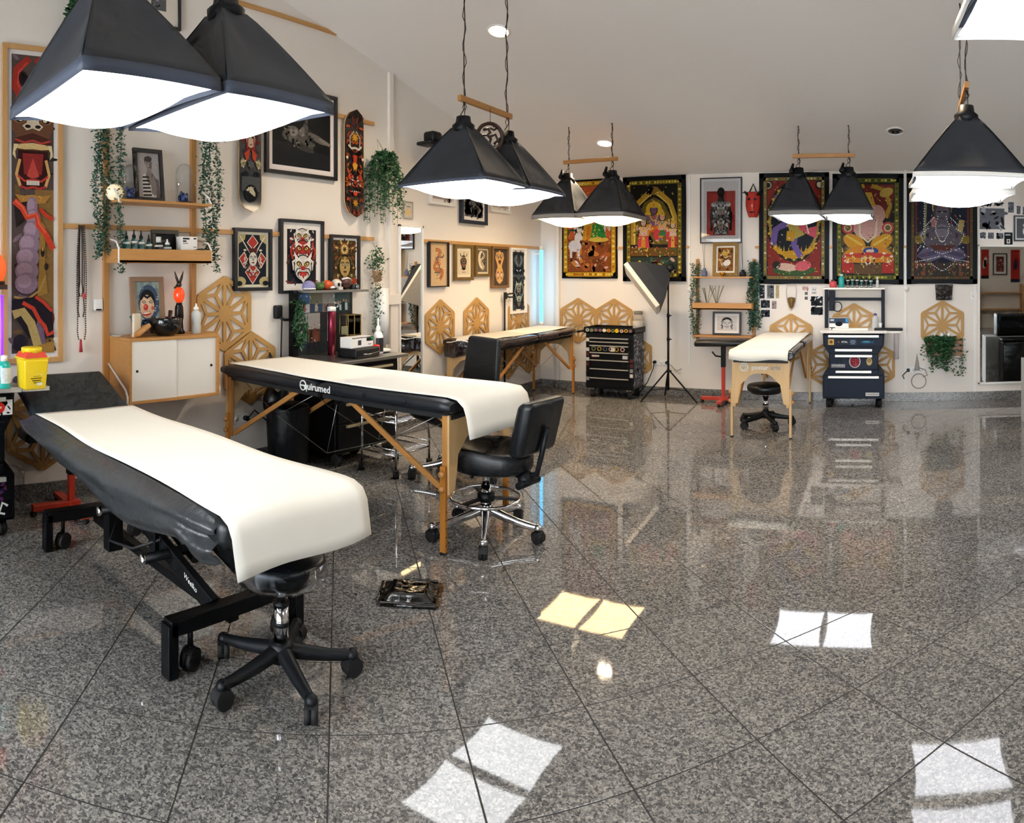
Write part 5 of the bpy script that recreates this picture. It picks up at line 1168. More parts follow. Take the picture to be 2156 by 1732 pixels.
bottle('dark bottle with a wide white cap on the lower oak shelf', (XL + .17, onL(334, .17), z2), .03, .165, mat('dark_bottle', '#26292c', rough=.2), M_lab, 'ink bottles on the lower oak shelf', nozzle=False, cap_h=.22)
bottle('short clear topped pump bottle on the lower oak shelf', (XL + .18, onL(352, .18), z2), .03, .15, mat('clear_teal', '#30504e', rough=.15), M_white, 'ink bottles on the lower oak shelf')
picture('framed_print', 'small dark framed print behind the ink bottles', 'framed print', 'L', None, mat('bronze_frame', '#3f3a2c', rough=.35, metal=.3), .03, 0, lambda A: (A.rect('#22262b', -1, -1, 1, 1), A.ell('#5a6268', 0, .2, .6, .3), A.ell('#2a2f33', 0, 0, .5, .3)), '#22262b', dims=(.22, .22), loc=(XL + .07, onL(346, .07), z2 + .11), rz=PI / 2, tilt=-.08)
t = thing('product_box', 'black and white cardboard box on the lower oak shelf', 'box', (XL + .15, onL(391, .15), z2), PI / 2)
MB().b2(-.075, .075, -.04, .04, 0, .075).build('lower_box', M_blkp, t, bevel=.002); MB().b2(-.062, .07, -.045, .03, .076, .172).build('upper_box', M_white, t, bevel=.002)
A = Art(.132, .096); A.rect('#2a2a2c', -.85, .55, .0, .8); A.rect('#2a2a2c', -.85, .2, -.4, .42); A.rect('#2a2a2c', .5, .6, .85, .82); A.rect('#6a6a6c', -.85, -.05, -.2, .05); A.rect('#6a6a6c', .5, -.6, .85, -.5); A.build(t, -.0458, loc=(.004, 0, .124))
t = thing('folded_cloth', 'small folded black cloth at the right end of the lower oak shelf', 'cloth', (XL + .2, onL(407, .2), z2 + .055)); MB().rbox(-.04, .04, -.07, .07, 0, .022, .01, fn=lambda p: (p[0], p[1], p[2] + .012 * math.sin(p[1] * 30))).build('cloth', M_blkp, t)
# on the cabinet
picture('framed_print', 'wooden framed portrait of a red nosed face in a blue headscarf', 'framed print', 'L', None, mat('rosewood_frame', '#8a6a50', rough=.5, var=.1), .035, 0, art_clown, '#9aa8a0', dims=(.265, .40), loc=(XL + .10, onL(309, .10), zc + .205), rz=PI / 2, tilt=-.1)
t = thing('stone_bowl', 'black marbled stone bowl on the oak cabinet', 'bowl', (XL + .22, onL(349, .22), zc))
MB().lathe([(.055, 0), (.085, .02), (.108, .07), (.112, .12), (.108, .125), (.10, .118), (.095, .07), (.07, .03), (0, .02)], n=32).build('bowl', mat('black_marble', '#17181a', rough=.15, var=.9, scale=14, coat=.3), t)
MB().tube([(.02, .01, .03), (-.01, .045, .17)], [.010, .016], n=10).build('pestle', M_dwood, t)
t = thing('horned_lamp', 'dark figurine lamp with an orange globe and hare ears on the cabinet', 'lamp', (XL + .14, onL(377, .14), zc), PI / 2)
MB().lathe([(.04, 0), (.045, .01), (.032, .03), (.028, .09), (.034, .12), (.03, .19), (.02, .215), (.03, .22)], n=16).build('stand', mat('bronze_black', '#1f1a16', rough=.3, metal=.4, var=.3), t)
MB().ball((0, 0, .275), .042, .042, .058, n=18, m=12).build('globe', mat('orange_globe', '#d8401c', rough=.1, emit=.35, ecol='#ff4a18', coat=.5), t)
MB().ball((0, 0, .35), .02, .018, .022).tube([(-.006, 0, .36), (-.022, 0, .40), (-.038, 0, .445)], [.009, .010, .002]).tube([(.006, 0, .36), (.022, 0, .40), (.036, 0, .445)], [.009, .010, .002]).tube([(-.015, 0, .345), (-.045, -.01, .325)], [.010, .006]).build('hare_head', mat('bronze_dark', '#3a3026', rough=.35, metal=.3), t)
bottle('clear spray bottle at the right end of the oak cabinet', (XL + .2, onL(413, .2), zc), .035, .215, mat('clear_plastic', '#c8cbc6', rough=.2, var=.05), M_white, None, band=False, name='spray_bottle', cap_h=.2)
t = thing('card_terminal', 'white handset leaning on a small wooden stand on the cabinet', 'card terminal', (XL + .23, onL(287, .23), zc), PI / 2 + .3)
MB().b2(-.06, .075, -.05, .05, 0, .035).build('stand', M_oak, t, bevel=.012)
MB().rbox(-.035, .035, -.012, .012, 0, .16, .008).build('handset', mat('ivory', '#d8cdb6', rough=.4), t); t.children[-1].rotation_euler = (-.35, -.45, 0); t.children[-1].location = (.03, -.02, .022)
MB().b2(-.022, .022, -.0135, -.012, .095, .145).build('screen', mat('lcd', '#5a625c', rough=.2), t.children[-1])
t = thing('saucer', 'small white dish at the left of the oak cabinet top', 'dish', (XL + .17, onL(247, .17), zc)); MB().lathe([(.02, 0), (.04, .01), (.042, .013), (.02, .006), (0, .006)], n=18).build('dish', M_white, t)
# ---------------------------------------------------------------- tapestries
def tapestry(label, px, art, seed, inner, border='#8a7a2c', bcols=('#d8b84a', '#5a6a2a', '#b8402c', '#e8d890'), bt=.06, edge=.13, fine=('#e8d070', '#f0e4c0', '#2a2018')):
    c, z, w, h = rect('B', *px); loc, r = place('B', c, z, .012); t = thing('wall_tapestry', label, 'tapestry', loc, r, 'printed cloth tapestries on the back wall'); R = random.Random(seed)
    f = lambda x, zz: -.006 * math.sin(x * 9 + seed) - .007 * noise.noise((x * 3, zz * 3, seed)) - .004
    mb = MB().grid(lambda u, v: ((u - .5) * w * (1 + .006 * math.sin(v * 9 + seed)), f((u - .5) * w, (v - .5) * h) + .0015, (v - .5) * h + .006 * math.sin(u * 7 + seed) * (1 if v in (0, 1) else 0)), 16, 18)
    mb.build('cloth', mat('black_cloth', '#0c0e12', rough=.9, spec=.05, var=.2), t, solid=.002)
    A = Art(w, h, step=.00004); k = w / h; 
    A.rect(inner, -1 + edge, -1 + edge * k, 1 - edge, 1 - edge * k); art(A); A.scatter(list(fine), -.82, -.84, .82, .84, 110, .008, .035, seed + 40); A.scatter(list(bcols) + ['#1c1a16'], -.82, -.84, .82, .84, 70, .015, .05, seed + 60); A.border('#0e1014', edge / 2); A.border(border, bt, bcols, 72, seed, edge); A.border('#1c1a16', .008, off=edge + 2 * bt)
    # fine subdivision is not needed: the print follows the cloth at its corners
    A.build(t, -.012, name='printed_panel', rough=.45, matname='ink_satin')
    return t
def figure(A, cx, cy, s, skin, cloth, cloth2, crown='#d8b040', seated=True, arms=1, line='#3a2a20'):
    """a jewelled figure on a seat, s = head half-width"""
    k = A.w / A.h
    P = lambda pts: [(cx + x * s, cy + y * s * k) for x, y in pts]
    if seated:
        A.poly(cloth, P([(-3.4, -6.2), (3.4, -6.2), (3.6, -5), (2, -4), (-2, -4), (-3.6, -5)])); A.poly(cloth2, P([(-1.6, -6.3), (1.6, -6.3), (.9, -3.8), (-.9, -3.8)]))
        for d in (-1, 1): A.poly(cloth, P([(d * .6, -4.2), (d * 3.4, -5.2), (d * 2.6, -7.6), (d * 1.4, -7.8), (d * 1.2, -5.6)])); A.ell(skin, cx + d * 1.8 * s, cy - 7.9 * s * k, s * .6, s * .3 * k)
    else: A.poly(cloth, P([(-1.6, -3.6), (1.6, -3.6), (2.2, -9), (-2.2, -9)])); A.poly(cloth2, P([(-.6, -3.6), (.6, -3.6), (.8, -9), (-.8, -9)]))
    A.poly(skin, P([(-1.7, -1.4), (1.7, -1.4), (1.3, -3.2), (1.5, -4.4), (-1.5, -4.4), (-1.3, -3.2)]))
    for d in (-1, 1):
        for q in range(arms): A.stroke(skin, P([(d * 1.5, -1.8), (d * (2.4 + .3 * q), -2.6 + 1.6 * q), (d * (2.3 + .9 * q), -1.2 + 2.2 * q)]), s * .3); A.ell(crown, cx + d * (2.3 + .9 * q) * s, cy + (-1.1 + 2.2 * q) * s * k, s * .4)
    A.stroke(crown, P([(-1.2, -1.3), (-.7, -2.6), (0, -3.0), (.7, -2.6), (1.2, -1.3)]), s * .16); A.stroke(cloth2, P([(-.8, -1.3), (-.4, -2.0), (0, -2.2), (.4, -2.0), (.8, -1.3)]), s * .14)
    A.ell('#2a2018', cx, cy - .1 * s * k, s * 1.15, s * 1.35 * k); A.ell(skin, cx, cy - .1 * s * k, s * .86, s * 1.1 * k)
    for d in (-1, 1): A.ell(line, cx + d * s * .34, cy, s * .17, s * .09 * k)
    A.ell('#a83a30', cx, cy - .65 * s * k, s * .22, s * .09 * k); A.poly(crown, P([(-1, .55), (1, .55), (.6, 1.6), (.2, 2.6), (-.2, 2.6), (-.6, 1.6)])); A.ell('#b8362c', cx, cy + 1.2 * s * k, s * .2)
def tap_garden(A):
    A.rect('#c85f34', -1, -.2, 1, 1); A.rect('#8c4a22', -1, -1, 1, -.2); A.scatter(['#a85a2a', '#6e3a1c', '#c8803c'], -.8, -.9, .8, -.2, 30, .08, .25, 3); A.ell('#efe0d8', -.4, .12, .2, .36, .2); A.ell('#e8e0e8', .52, .2, .14, .36, -.1); A.scatter(['#2f4a2c', '#4a6a34', '#e8d8c8'], -.8, -.15, .8, .1, 24, .05, .14, 4)
    figure(A, -.02, .32, .1, '#c8a23c', '#d8961e', '#c8761e', arms=0, seated=False); A.poly('#2f8a3c', [(.05, -.2), (.62, -.2), (.5, .08), (.3, .16), (.12, .08)]); A.ell('#d8b84a', .34, -.22, .36, .05); A.poly('#d8b84a', [(.26, .12), (.42, .12), (.34, .34)]); A.scatter(['#e8c84a', '#1f6a2c'], .1, -.2, .58, .06, 14, .02, .06, 5)
    A.ell('#e6dee4', -.52, -.34, .24, .12); A.ell('#efe8ea', -.42, -.18, .12, .09); A.mpoly; A.poly('#e6dee4', [(-.7, -.4), (-.62, -.4), (-.62, -.58), (-.7, -.58)]); A.poly('#e6dee4', [(-.42, -.4), (-.34, -.4), (-.34, -.58), (-.42, -.58)]); A.scatter(['#e8dcd8', '#d8b0a8'], -.6, -.8, .75, -.55, 8, .05, .1, 9)
def tap_throne(A):
    A.rect('#15140f', -1, -1, 1, 1); g = '#b8922c'
    A.stroke(g, [(-.66, -.3), (-.66, .2), (-.5, .5), (-.2, .66), (0, .74), (.2, .66), (.5, .5), (.66, .2), (.66, -.3)], .08); A.stroke('#e0c05a', [(-.62, -.3), (-.62, .2), (-.46, .46), (-.18, .61), (0, .68), (.18, .61), (.46, .46), (.62, .2), (.62, -.3)], .02); A.ell('#8a6a1c', 0, .72, .2, .08); A.poly('#6a5a20', [(-.6, -.3), (-.55, .2), (-.3, .5), (0, .6), (.3, .5), (.55, .2), (.6, -.3)]); A.ell('#d8b42c', 0, .36, .26, .16)
    figure(A, 0, .36, .11, '#7a5a86', '#d88a1e', '#c8661e', arms=1); figure(A, .27, .22, .09, '#d8a88a', '#c83a44', '#2f7a44'); figure(A, -.33, .12, .09, '#d8b0a0', '#d0404c', '#c88a2c', seated=False); figure(A, .6, .06, .075, '#e0c0b0', '#c03038', '#d8a23c', seated=False); A.rect('#6a4a1c', -.75, -.52, .75, -.36); A.scatter(['#d8b84a', '#b8402c', '#3a6a3c'], -.75, -.52, .75, -.36, 30, .02, .06, 4); A.rect('#2c3a34', -.75, -.86, .75, -.54); A.scatter(['#d8b84a', '#5a2c22', '#c8a08c', '#3f5a4c'], -.72, -.84, .72, -.56, 36, .05, .14, 6)
def tap_dancer(A):
    A.rect('#8c2a20', -1, -1, 1, 1); A.ell('#2a2418', 0, .12, .80, .74); A.ell('#a88a34', 0, .12, .74, .69); A.ell('#101722', 0, .12, .66, .63)
    for q in range(40): a = q * 2 * PI / 40; A.ell('#15130e' if q % 2 else '#d8b84a', .745 * math.cos(a), .12 + .69 * math.sin(a), .035)
    for q in range(26): x = -.56 + q * .045; y = -.2 - .30 * math.sqrt(max(0, 1 - (x / .66) ** 2)); A.poly('#d8a21e', [(x - .04, y - .02), (x + .04, y - .02), (x + .01, y + .10 + .06 * math.sin(q * 2.3))])
    A.ell('#c8961e', 0, -.47, .34, .07); p = '#6f5aa0'
    A.stroke(p, [(.0, .1), (-.3, .06), (-.52, -.02), (-.6, -.3)], .09); A.stroke(p, [(.05, -.05), (.0, -.3), (.2, -.52)], .085); A.poly('#b8a24a', [(-.2, .1), (.24, .12), (.3, -.12), (0, -.2), (-.1, -.1)]); A.poly('#c8961e', [(-.2, -.05), (.05, -.05), (0, -.24), (-.22, -.22)]); A.poly('#d85a6c', [(.1, .12), (.3, .16), (.4, .0), (.66, .04), (.62, -.18), (.4, -.12), (.16, -.02)]); A.stroke('#e8d8c0', [(.36, .06), (.42, -.1)], .02)
    A.ell(p, .02, .32, .2, .2); A.stroke(p, [(.1, .3), (.45, .42), (.55, .55)], .06); A.stroke(p, [(-.1, .3), (-.42, .36), (-.5, .6)], .06); A.ell(p, 0, .56, .13, .11); A.poly('#d8b040', [(-.12, .62), (.12, .62), (0, .76)]); A.ell('#b8a838', -.46, .26, .09, .1); A.ell('#4a5a9c', -.25, .24, .14, .11)
    A.ell('#3a5a2c', 0, -.76, .62, .1); A.ell('#e0b8a8', -.22, -.7, .34, .07, -.1); A.ell('#d8606c', .26, -.68, .24, .09, .2); A.ell('#2a2018', -.5, -.66, .12, .07); A.mell('#15130f', .84, -.66, .1, .15); A.mell('#c8c8d0', .84, -.64, .04, .08); A.ell('#2a2016', -.74, .78, .13); A.ell('#d8d0b8', -.74, .78, .1); A.ell('#2a2016', -.74, .78, .075); A.ell('#2a2016', .74, .78, .13); A.ell('#d8d0b8', .74, .78, .09)
def tap_elephant(A):
    A.rect('#2c2a20', -1, -1, 1, 1); A.poly('#7a2a24', [(-.8, .8), (.8, .8), (.62, .2), (-.62, .2)]); A.mstroke('#b8962c', [(.1, .78), (.5, .7), (.62, .4), (.5, .2)], .06); A.mell('#c8a84a', .52, .66, .2, .08, .4); A.scatter(['#3a6a4c', '#6a4a2c', '#8a7a3c'], .5, -.7, .85, .1, 30, .06, .16, 5, True)
    A.ell('#d8a8a0', 0, .06, .44, .26); A.mell('#d8a8a0', .3, .28, .18, .16, .3); A.ell('#e0b4a8', 0, .32, .22, .18); A.stroke('#d8a8a0', [(0, .3), (.02, .1), (-.1, -.02), (-.02, -.1)], .09); A.poly('#d8b040', [(-.22, .42), (.22, .42), (.1, .66), (-.1, .66)]); A.stroke('#e8d8b0', [(-.25, .18), (-.22, -.12), (0, -.24), (.22, -.12), (.25, .18)], .03)
    A.mell('#c84a4c', .56, .02, .17); A.mell('#e8d8b0', .56, .02, .11); A.mell('#7a6a3c', .56, .02, .08); A.mell('#d89a20', .38, -.24, .34, .13, .5); A.mstroke('#e8c24a', [(.15, -.3), (.4, -.2), (.62, -.12)], .03); A.mell('#d88a1e', .34, -.42, .36, .1, -.3); A.ell('#2c4a8c', .08, -.4, .22, .07); A.ell('#e0c8b8', .06, -.4, .12, .03); A.mpoly('#c8402c', [(0, -.42), (.7, -.46), (.8, -.62), (0, -.6)]); A.mpoly('#d88a1e', [(.05, -.54), (.6, -.5), (.66, -.6), (.05, -.62)]); A.scatter(['#e8d060', '#c83c2c', '#f0e0c8'], 0, -.7, .7, -.35, 26, .03, .08, 7, True); A.mpoly('#b83028', [(.4, -.62), (.86, -.62), (.86, -.8), (.4, -.8)]); A.rect('#6a4a2c', -.4, -.82, .4, -.64); A.mstroke('#d8c060', [(.9, .0), (.72, -.42)], .03)
def tap_ascetic(A):
    A.rect('#141a2e', -1, -1, 1, 1); A.border('#6a2a20', .025, off=.24); g = '#5c5560'; l = '#7c7480'
    A.mell('#c8a23c', .2, .42, .09, .16); A.ell('#3c3b44', 0, .34, .26, .26); A.ell(g, 0, .28, .19, .2); A.mell('#1c1a20', .08, .31, .06, .015); A.ell('#4a3a40', 0, .19, .07, .015); A.poly(g, [(-.12, .14), (.12, .14), (.36, .04), (.4, -.25), (.2, -.32), (-.2, -.32), (-.4, -.25), (-.36, .04)]); A.mstroke(g, [(.34, .02), (.58, -.1), (.4, -.27), (.12, -.32)], .1); A.ell(l, 0, -.04, .22, .12); A.mstroke('#4a4650', [(.0, .02), (.2, .0), (.3, -.06)], .02)
    A.mpoly('#645c78', [(0, -.36), (.5, -.34), (.72, -.5), (.4, -.62), (0, -.52)]); A.mell('#4a4360', .4, -.46, .3, .04, -.2); A.poly('#5a2a24', [(-.4, -.3), (.4, -.3), (.2, -.4), (-.2, -.4)]); A.poly('#3a2c28', [(-.78, -.62), (.78, -.62), (.78, -.86), (-.78, -.86)]); A.mell('#7a6a24', .66, -.2, .16, .08); A.scatter(['#6a5a2c', '#2c3a28', '#8a4a2c'], .1, -.84, .75, -.6, 20, .04, .12, 4, True)
    A.stroke('#8a8a60', [(-.5, -.2), (-.46, .5)], .03); A.mell('#3a3c30', .46, .5, .14, .05); A.ell('#9c6a6c', -.24, .12, .08, .1); A.stroke('#b09a5c', [(.5, -.05), (.56, .16)], .08)
    w = '#f4f4ee'; A.step = .00004
    R = random.Random(5)
    def beads(pts, n, r=.017):
        for i in range(n):
            q = i / (n - 1) * (len(pts) - 1); j = min(len(pts) - 2, int(q)); f = q - j
            A.ell(w, pts[j][0] + (pts[j + 1][0] - pts[j][0]) * f + R.uniform(-.01, .01), pts[j][1] + (pts[j + 1][1] - pts[j][1]) * f, r, n=6); A.k -= 1
        A.k += 1
    for d in (-1, 1):
        beads([(d * .12, .22), (d * .2, .05), (d * .16, -.1), (d * .06, -.22), (0, -.24)], 16); beads([(d * .86, .7), (d * .86, -.86)], 46); beads([(d * .08, -.5), (d * .4, -.56), (d * .75, -.6)], 14); beads([(d * .5, -.28), (d * .62, -.12), (d * .4, -.0)], 10); beads([(d * .24, .2), (d * .45, .06)], 7)
    beads([(-.86, -.87), (.86, -.87)], 30); beads([(-.52, -.1), (-.5, .5)], 14); beads([(-.8, -.66), (-.3, -.64), (-.05, -.76), (.05, -.76), (.3, -.64), (.8, -.66)], 26); beads([(-.7, -.4), (-.6, -.3), (-.2, -.42), (0, -.46), (.2, -.42), (.6, -.34)], 18)
tapestry('black edged orange tapestry of a garden with a white cow', (1185, 378, 1301, 586), tap_garden, 1, '#c85f34', '#c8961e', ('#e8c040', '#a8641c', '#f0d870'), .075, .06)
tapestry('black tapestry of a crowned family on a golden throne behind the tripod softbox', (1313, 371, 1445, 592), tap_throne, 2, '#15140f', '#7a6a1c', ('#c8b040', '#4a4a18', '#e0c860'))
tapestry('tapestry of a purple dancer inside a ring of flames', (1599, 364, 1746, 597), tap_dancer, 3, '#8c2a20', '#8a8048', ('#c8a84a', '#3a4a2c', '#e8dcc0', '#a8502c'), .045)
tapestry('tapestry of a pink elephant headed figure in yellow robes', (1753, 366, 1902, 598), tap_elephant, 4, '#2c2a20', '#6a6a24', ('#b8a83c', '#3a4a1c', '#d8c860'))
tapestry('dark tapestry of a grey seated figure outlined with white beads', (1909, 366, 2057, 597), tap_ascetic, 5, '#141a2e', '#5a4a2c', ('#8a6a34', '#3a4a2c', '#a8402c'), .04)

# ---------------------------------------------------------------- poster, mask, small things between the tapestries
def art_back(A):
    A.rect('#ddd6d2', -1, -1, 1, 1); A.rect('#a8281e', -.82, -.86, .82, .66); A.ell('#17181b', 0, .62, .22, .17); A.poly('#1b1c1f', [(-.14, .5), (.14, .5), (.2, .3), (-.2, .3)]); A.poly('#3b3c40', [(-.5, .22), (-.2, .32), (.2, .32), (.5, .22), (.58, 0), (.46, -.3), (.4, -.6), (.46, -.84), (-.46, -.84), (-.4, -.6), (-.46, -.3), (-.58, 0)]); A.mpoly('#1f2024', [(.52, .1), (.64, -.1), (.62, -.7), (.48, -.7), (.46, -.2)]); A.mell('#c8c4be', .42, .2, .14, .08, -.4)
    A.scatter(['#8f8c88', '#c8c4be', '#1c1c20', '#6a6866'], 0, -.8, .42, .3, 60, .04, .16, 4, True); beast(A, 0, -.02, .22, '#8a8884', '#1c1c20', '#55524f', '#d8d4ce'); beast(A, 0, -.52, .2, '#6c6a68', '#1c1c20', '#45423f', '#c8c4be')
picture('tattoo_poster', 'black framed poster of a tattooed back on red', 'poster', 'B', (1475, 374, 1563, 512), M_frame_blk, .014, .03, art_back, '#e2dcd8', depth=.03, glass=True)
MB_ = MB(); cx_, cz_, w_, h_ = rect('B', 1475, 374, 1563, 512)
t = thing('red_mask', 'red horned mask hanging left of the dancer tapestry', 'mask', (BW(1587, 430)[0], YB - .05, BW(1587, 432)[1]), 0)
def fm(u, v):
    a = PI * (u - .5) * 1.1; q = v * 2 - 1; w = .085 * (1 - .35 * max(0, -q) ** 1.5 - .1 * q * q); return (w * math.sin(a), -.07 * math.cos(a) * (1 - .3 * q * q) - .015 * math.exp(-(a * 3) ** 2) * math.exp(-(q * 2) ** 2), .15 * q)
MB().grid(fm, 16, 14).build('face', mat('red_lacquer', '#b8261c', rough=.25, var=.15, coat=.4), t, solid=.006)
for s in (-1, 1): MB().tube([(s * .05, -.03, .11), (s * .09, -.05, .15), (s * .125, -.04, .155 + .02 * s)], [.02, .014, .003]).build('horn', M_blkp, t); MB().ball((s * .035, -.065, .06), .022, .012, .014).build('eye_socket', M_blkp, t)
MB().ball((0, -.06, -.09), .035, .015, .010).build('mouth', M_blkp, t); MB().tube([(-.05, -.01, .13), (.0, .02, .25), (.05, -.01, .13)], .01).build('strap', M_blkp, t)
# ---------------------------------------------------------------- second shelf unit
xa, xb = BW(1466, 600)[0] + .02, BW(1588, 600)[0]; C2, W2_ = (xa + xb) / 2, xb - xa
def zB(u, v, out): a = az(u); r = (YB - out) / math.cos(a); return H + (VH - v) / F * r
def xB(u, out): return (YB - out) * math.tan(az(u))
s1, s2, s3 = zB(1525, 582, .15), zB(1525, 648, .15), zB(1525, 706, .15)
shelf_unit('narrow oak shelf unit under the tattoo poster', 'B', C2, W2_, BW(1470, 545)[1], BW(1470, 722)[1], [(s1, 0, .2, False), (s2, .06, .2, True), (s3, 0, .2, False)], up=.035, depth=.2, bracket=False)
def art_tiger(A):
    A.rect('#8a5a24', -1, -1, 1, 1); A.scatter(['#c88a34', '#5a3018', '#d8b060', '#e8d8c0', '#2c2218'], -.8, -.8, .8, .8, 50, .1, .35, 8); A.ell('#c8a24a', -.1, .5, .4, .2); A.ell('#e8e0d4', .2, -.3, .5, .25, .5); A.stroke('#22180f', [(-.5, .2), (0, .0), (.5, .2)], .07)
picture('framed_print', 'ornate gold framed print on the top shelf under the tattoo poster', 'framed print', 'B', None, M_gold, .04, .02, art_tiger, '#e6ded0', dims=(.31, .40), loc=(xB(1528, .09), YB - .09, s1 + .203), tilt=-.08)
def art_bw(A): A.rect('#dcd8d2', -1, -1, 1, 1); A.ell('#222226', 0, .25, .55, .6); A.ell('#d8d4ce', 0, -.1, .46, .66); A.mell('#6a6866', .18, .05, .1, .05); A.ell('#8a8886', 0, -.2, .06, .06); A.stroke('#6a6866', [(-.2, -.45), (0, -.5), (.2, -.45)], .03); A.scatter(['#55555a', '#8a8a8c'], .3, -.7, .55, .4, 14, .06, .2, 3, True)
picture('framed_portrait', 'black framed drawing of a smiling face on the lowest narrow shelf', 'framed print', 'B', None, M_frame_blk, .022, .03, art_bw, '#e6e2dc', dims=(.345, .275), loc=(xB(1531, .1), YB - .1, s3 + .14), tilt=-.06)
def vase(label, x, y, z, r, h, m, sticks=0, seed=1, spread=.1, sl=.2, name='reed_vase', cat='vase', group=None):
    t = thing(name, label, cat, (x, y, z), 0, group); R = random.Random(seed)
    MB().lathe([(r * .9, 0), (r, .005), (r * 1.0, h * .6), (r * .5, h * .8), (r * .55, h)], n=16).build('vessel', m, t)
    for k in range(sticks):
        a = R.uniform(0, 2 * PI); s = R.uniform(.3, 1) * spread; MB().tube([(0, 0, h * .5), (math.cos(a) * s * .5, math.sin(a) * s * .2, h + sl * .5), (math.cos(a) * s, math.sin(a) * s * .3, h + sl)], .0025, n=4).build('reed', M_stem if sl < .25 else mat('incense', '#7a6a58', rough=.8), t)
vase('left small black vase with dry twigs on the middle narrow shelf', xB(1489, .12), YB - .12, s2, .033, .045, M_blkp, 7, 2, .10, .19, group='twig vases')
vase('right small black vase with dry twigs on the middle narrow shelf', xB(1509, .12), YB - .12, s2, .036, .045, M_blkp, 8, 5, .13, .22, group='twig vases')
vase('blue and white jar on the top narrow shelf', xB(1483, .1), YB - .10, s1, .035, .10, mat('blue_white_china', '#5a6a8c', rough=.2, var=.8, scale=50), 2, 3, .05, .3, 'china_jar', 'jar')
vase('black incense holder at the right of the top narrow shelf', xB(1564, .11), YB - .11, s1, .04, .08, M_blkp, 3, 7, .05, .34, 'incense_holder', 'incense holder')
t = thing('gold_bowl', 'small gold bowl before the ornate gold frame', 'bowl', (xB(1521, .18), YB - .18, s1)); MB().lathe([(.02, 0), (.015, .015), (.03, .03), (.035, .05), (.03, .048), (0, .03)], n=16).build('bowl', mat('brass', '#c89a34', rough=.25, metal=1), t)
# ---------------------------------------------------------------- small prints and a necklace under the dancer tapestry
def card(label, px, art, wall='B', border=.006, cat='photo', name='pinned_photo', group='small pinned pictures', off=.001):
    c, z, w, h = rect(wall, *px); loc, r = place(wall, c, z, off); t = thing(name, label, cat, loc, r, group)
    MB().b2(-w / 2, w / 2, -.002, 0, -h / 2, h / 2).build('paper', M_white, t); A = Art(w - 2 * border, h - 2 * border); art(A); A.build(t, -.0022); return t
gray = lambda s, c=('#6b6b6e', '#2b2c30', '#b9b9b8', '#4a4b50'): (lambda A: art_grey(A, s, c, 16))
dk = ('#22262c', '#101318', '#5a6068', '#c8ccd0')
card('dark print pinned next to the right vine', (1598, 599, 1611, 629), gray(2, dk)); card('grey print of two people pinned under the dancer tapestry', (1614, 599, 1631, 629), gray(3)); card('narrow strip of cream photos pinned under the dancer tapestry', (1633, 600, 1641, 628), gray(4, ('#b8a878', '#8a8060', '#e0d8c0')), border=.002)
card('dark print of a hand pinned above a smaller one', (1601, 631, 1622, 649), gray(5, dk)); card('small sepia print pinned beside the hand print', (1624, 632, 1636, 651), gray(6, ('#a89894', '#6a5a58', '#d8ccc8'))); card('lowest dark print pinned beside the right vine', (1602, 651, 1622, 668), gray(7, dk))
card('upper black and white mountain print left of the blue cart', (1707, 623, 1733, 644), gray(8, ('#1d2227', '#0e1115', '#e0e4e6', '#1d2227')), border=.003); card('lower black and white mountain print left of the blue cart', (1707, 646, 1733, 663), gray(9, ('#1d2227', '#0e1115', '#e0e4e6', '#2a2f34')), border=.003)
card('tiny pink stamp pinned highest right of the necklace', (1689, 602, 1702, 611), gray(10, ('#d8b0a8', '#e8d8d0', '#b88a84')), border=.002); card('tiny grey stamp pinned in the middle right of the necklace', (1694, 614, 1701, 621), gray(11), border=.002); card('tiny grey stamp pinned lowest right of the necklace', (1694, 624, 1701, 631), gray(12), border=.002); card('small white lettered card above the mountain prints', (1708, 603, 1720, 620), lambda A: (A.rect('#e8e4e0', -1, -1, 1, 1), A.star('#5a5a5c', -.3, .3, .3, 4), A.star('#5a5a5c', .4, .2, .3, 5), A.rect('#7a7a7c', -.8, -.7, .8, -.5)), border=.002)
cn, zn = BW(1667, 600); t = thing('bead_necklace', 'bead necklace with a gold pendant hanging on the back wall', 'necklace', (cn, YB - .02, zn)); mb = MB()
pts = [(-.055, 0, -.0), (-.06, 0, -.08), (-.05, 0, -.18), (-.03, 0, -.26), (0, 0, -.3), (.03, 0, -.26), (.05, 0, -.18), (.06, 0, -.08), (.055, 0, 0)]
MB().tube(pts, .006, n=6, closed=True).build('string_of_beads', mat('pale_beads', '#c8b8b4', rough=.4), t); mb = MB(); R_ = random.Random(2)
MB().lathe([(0, 0), (.02, .02), (.045, .09), (.045, .13), (0, .14)], o=(0, -.005, -.28), n=12).build('pendant', M_gold, t)
# ---------------------------------------------------------------- carved mask, fern crate, sockets
t = thing('carved_mask', 'dark square carved mask below the beaded tapestry', 'mask', (BW(1987, 614)[0], YB - .01, BW(1987, 615)[1])); mb = MB()
mb.grid(lambda u, v: ((u - .5) * .21 * (1 - .12 * (1 - v)), -.02 - .035 * math.sin(PI * u) * math.sin(PI * v) - .022 * noise.noise((u * 6, v * 6, 2)) - .018 * math.exp(-((u - .5) * 6) ** 2), (v - .5) * .185), 22, 20); mb.build('face', mat('black_carving', '#241f1c', rough=.4, var=.4, scale=50, bump=.5), t); MB().b2(-.095, .095, -.018, 0, -.09, .09).build('back_board', M_dwood, t)
cf, zf = BW(1987, 728); t = thing('fern_crate', 'wooden wall crate of ferns and trailing leaves', 'planter', (cf, YB - .003, zf)); 
for k in range(3): MB().b2(-.2, .2, -.15, -.138, -.1 + k * .065, -.055 + k * .065).build('slat', wood('crate_wood', '#7a5434', '#96693f'), t, bevel=.002)
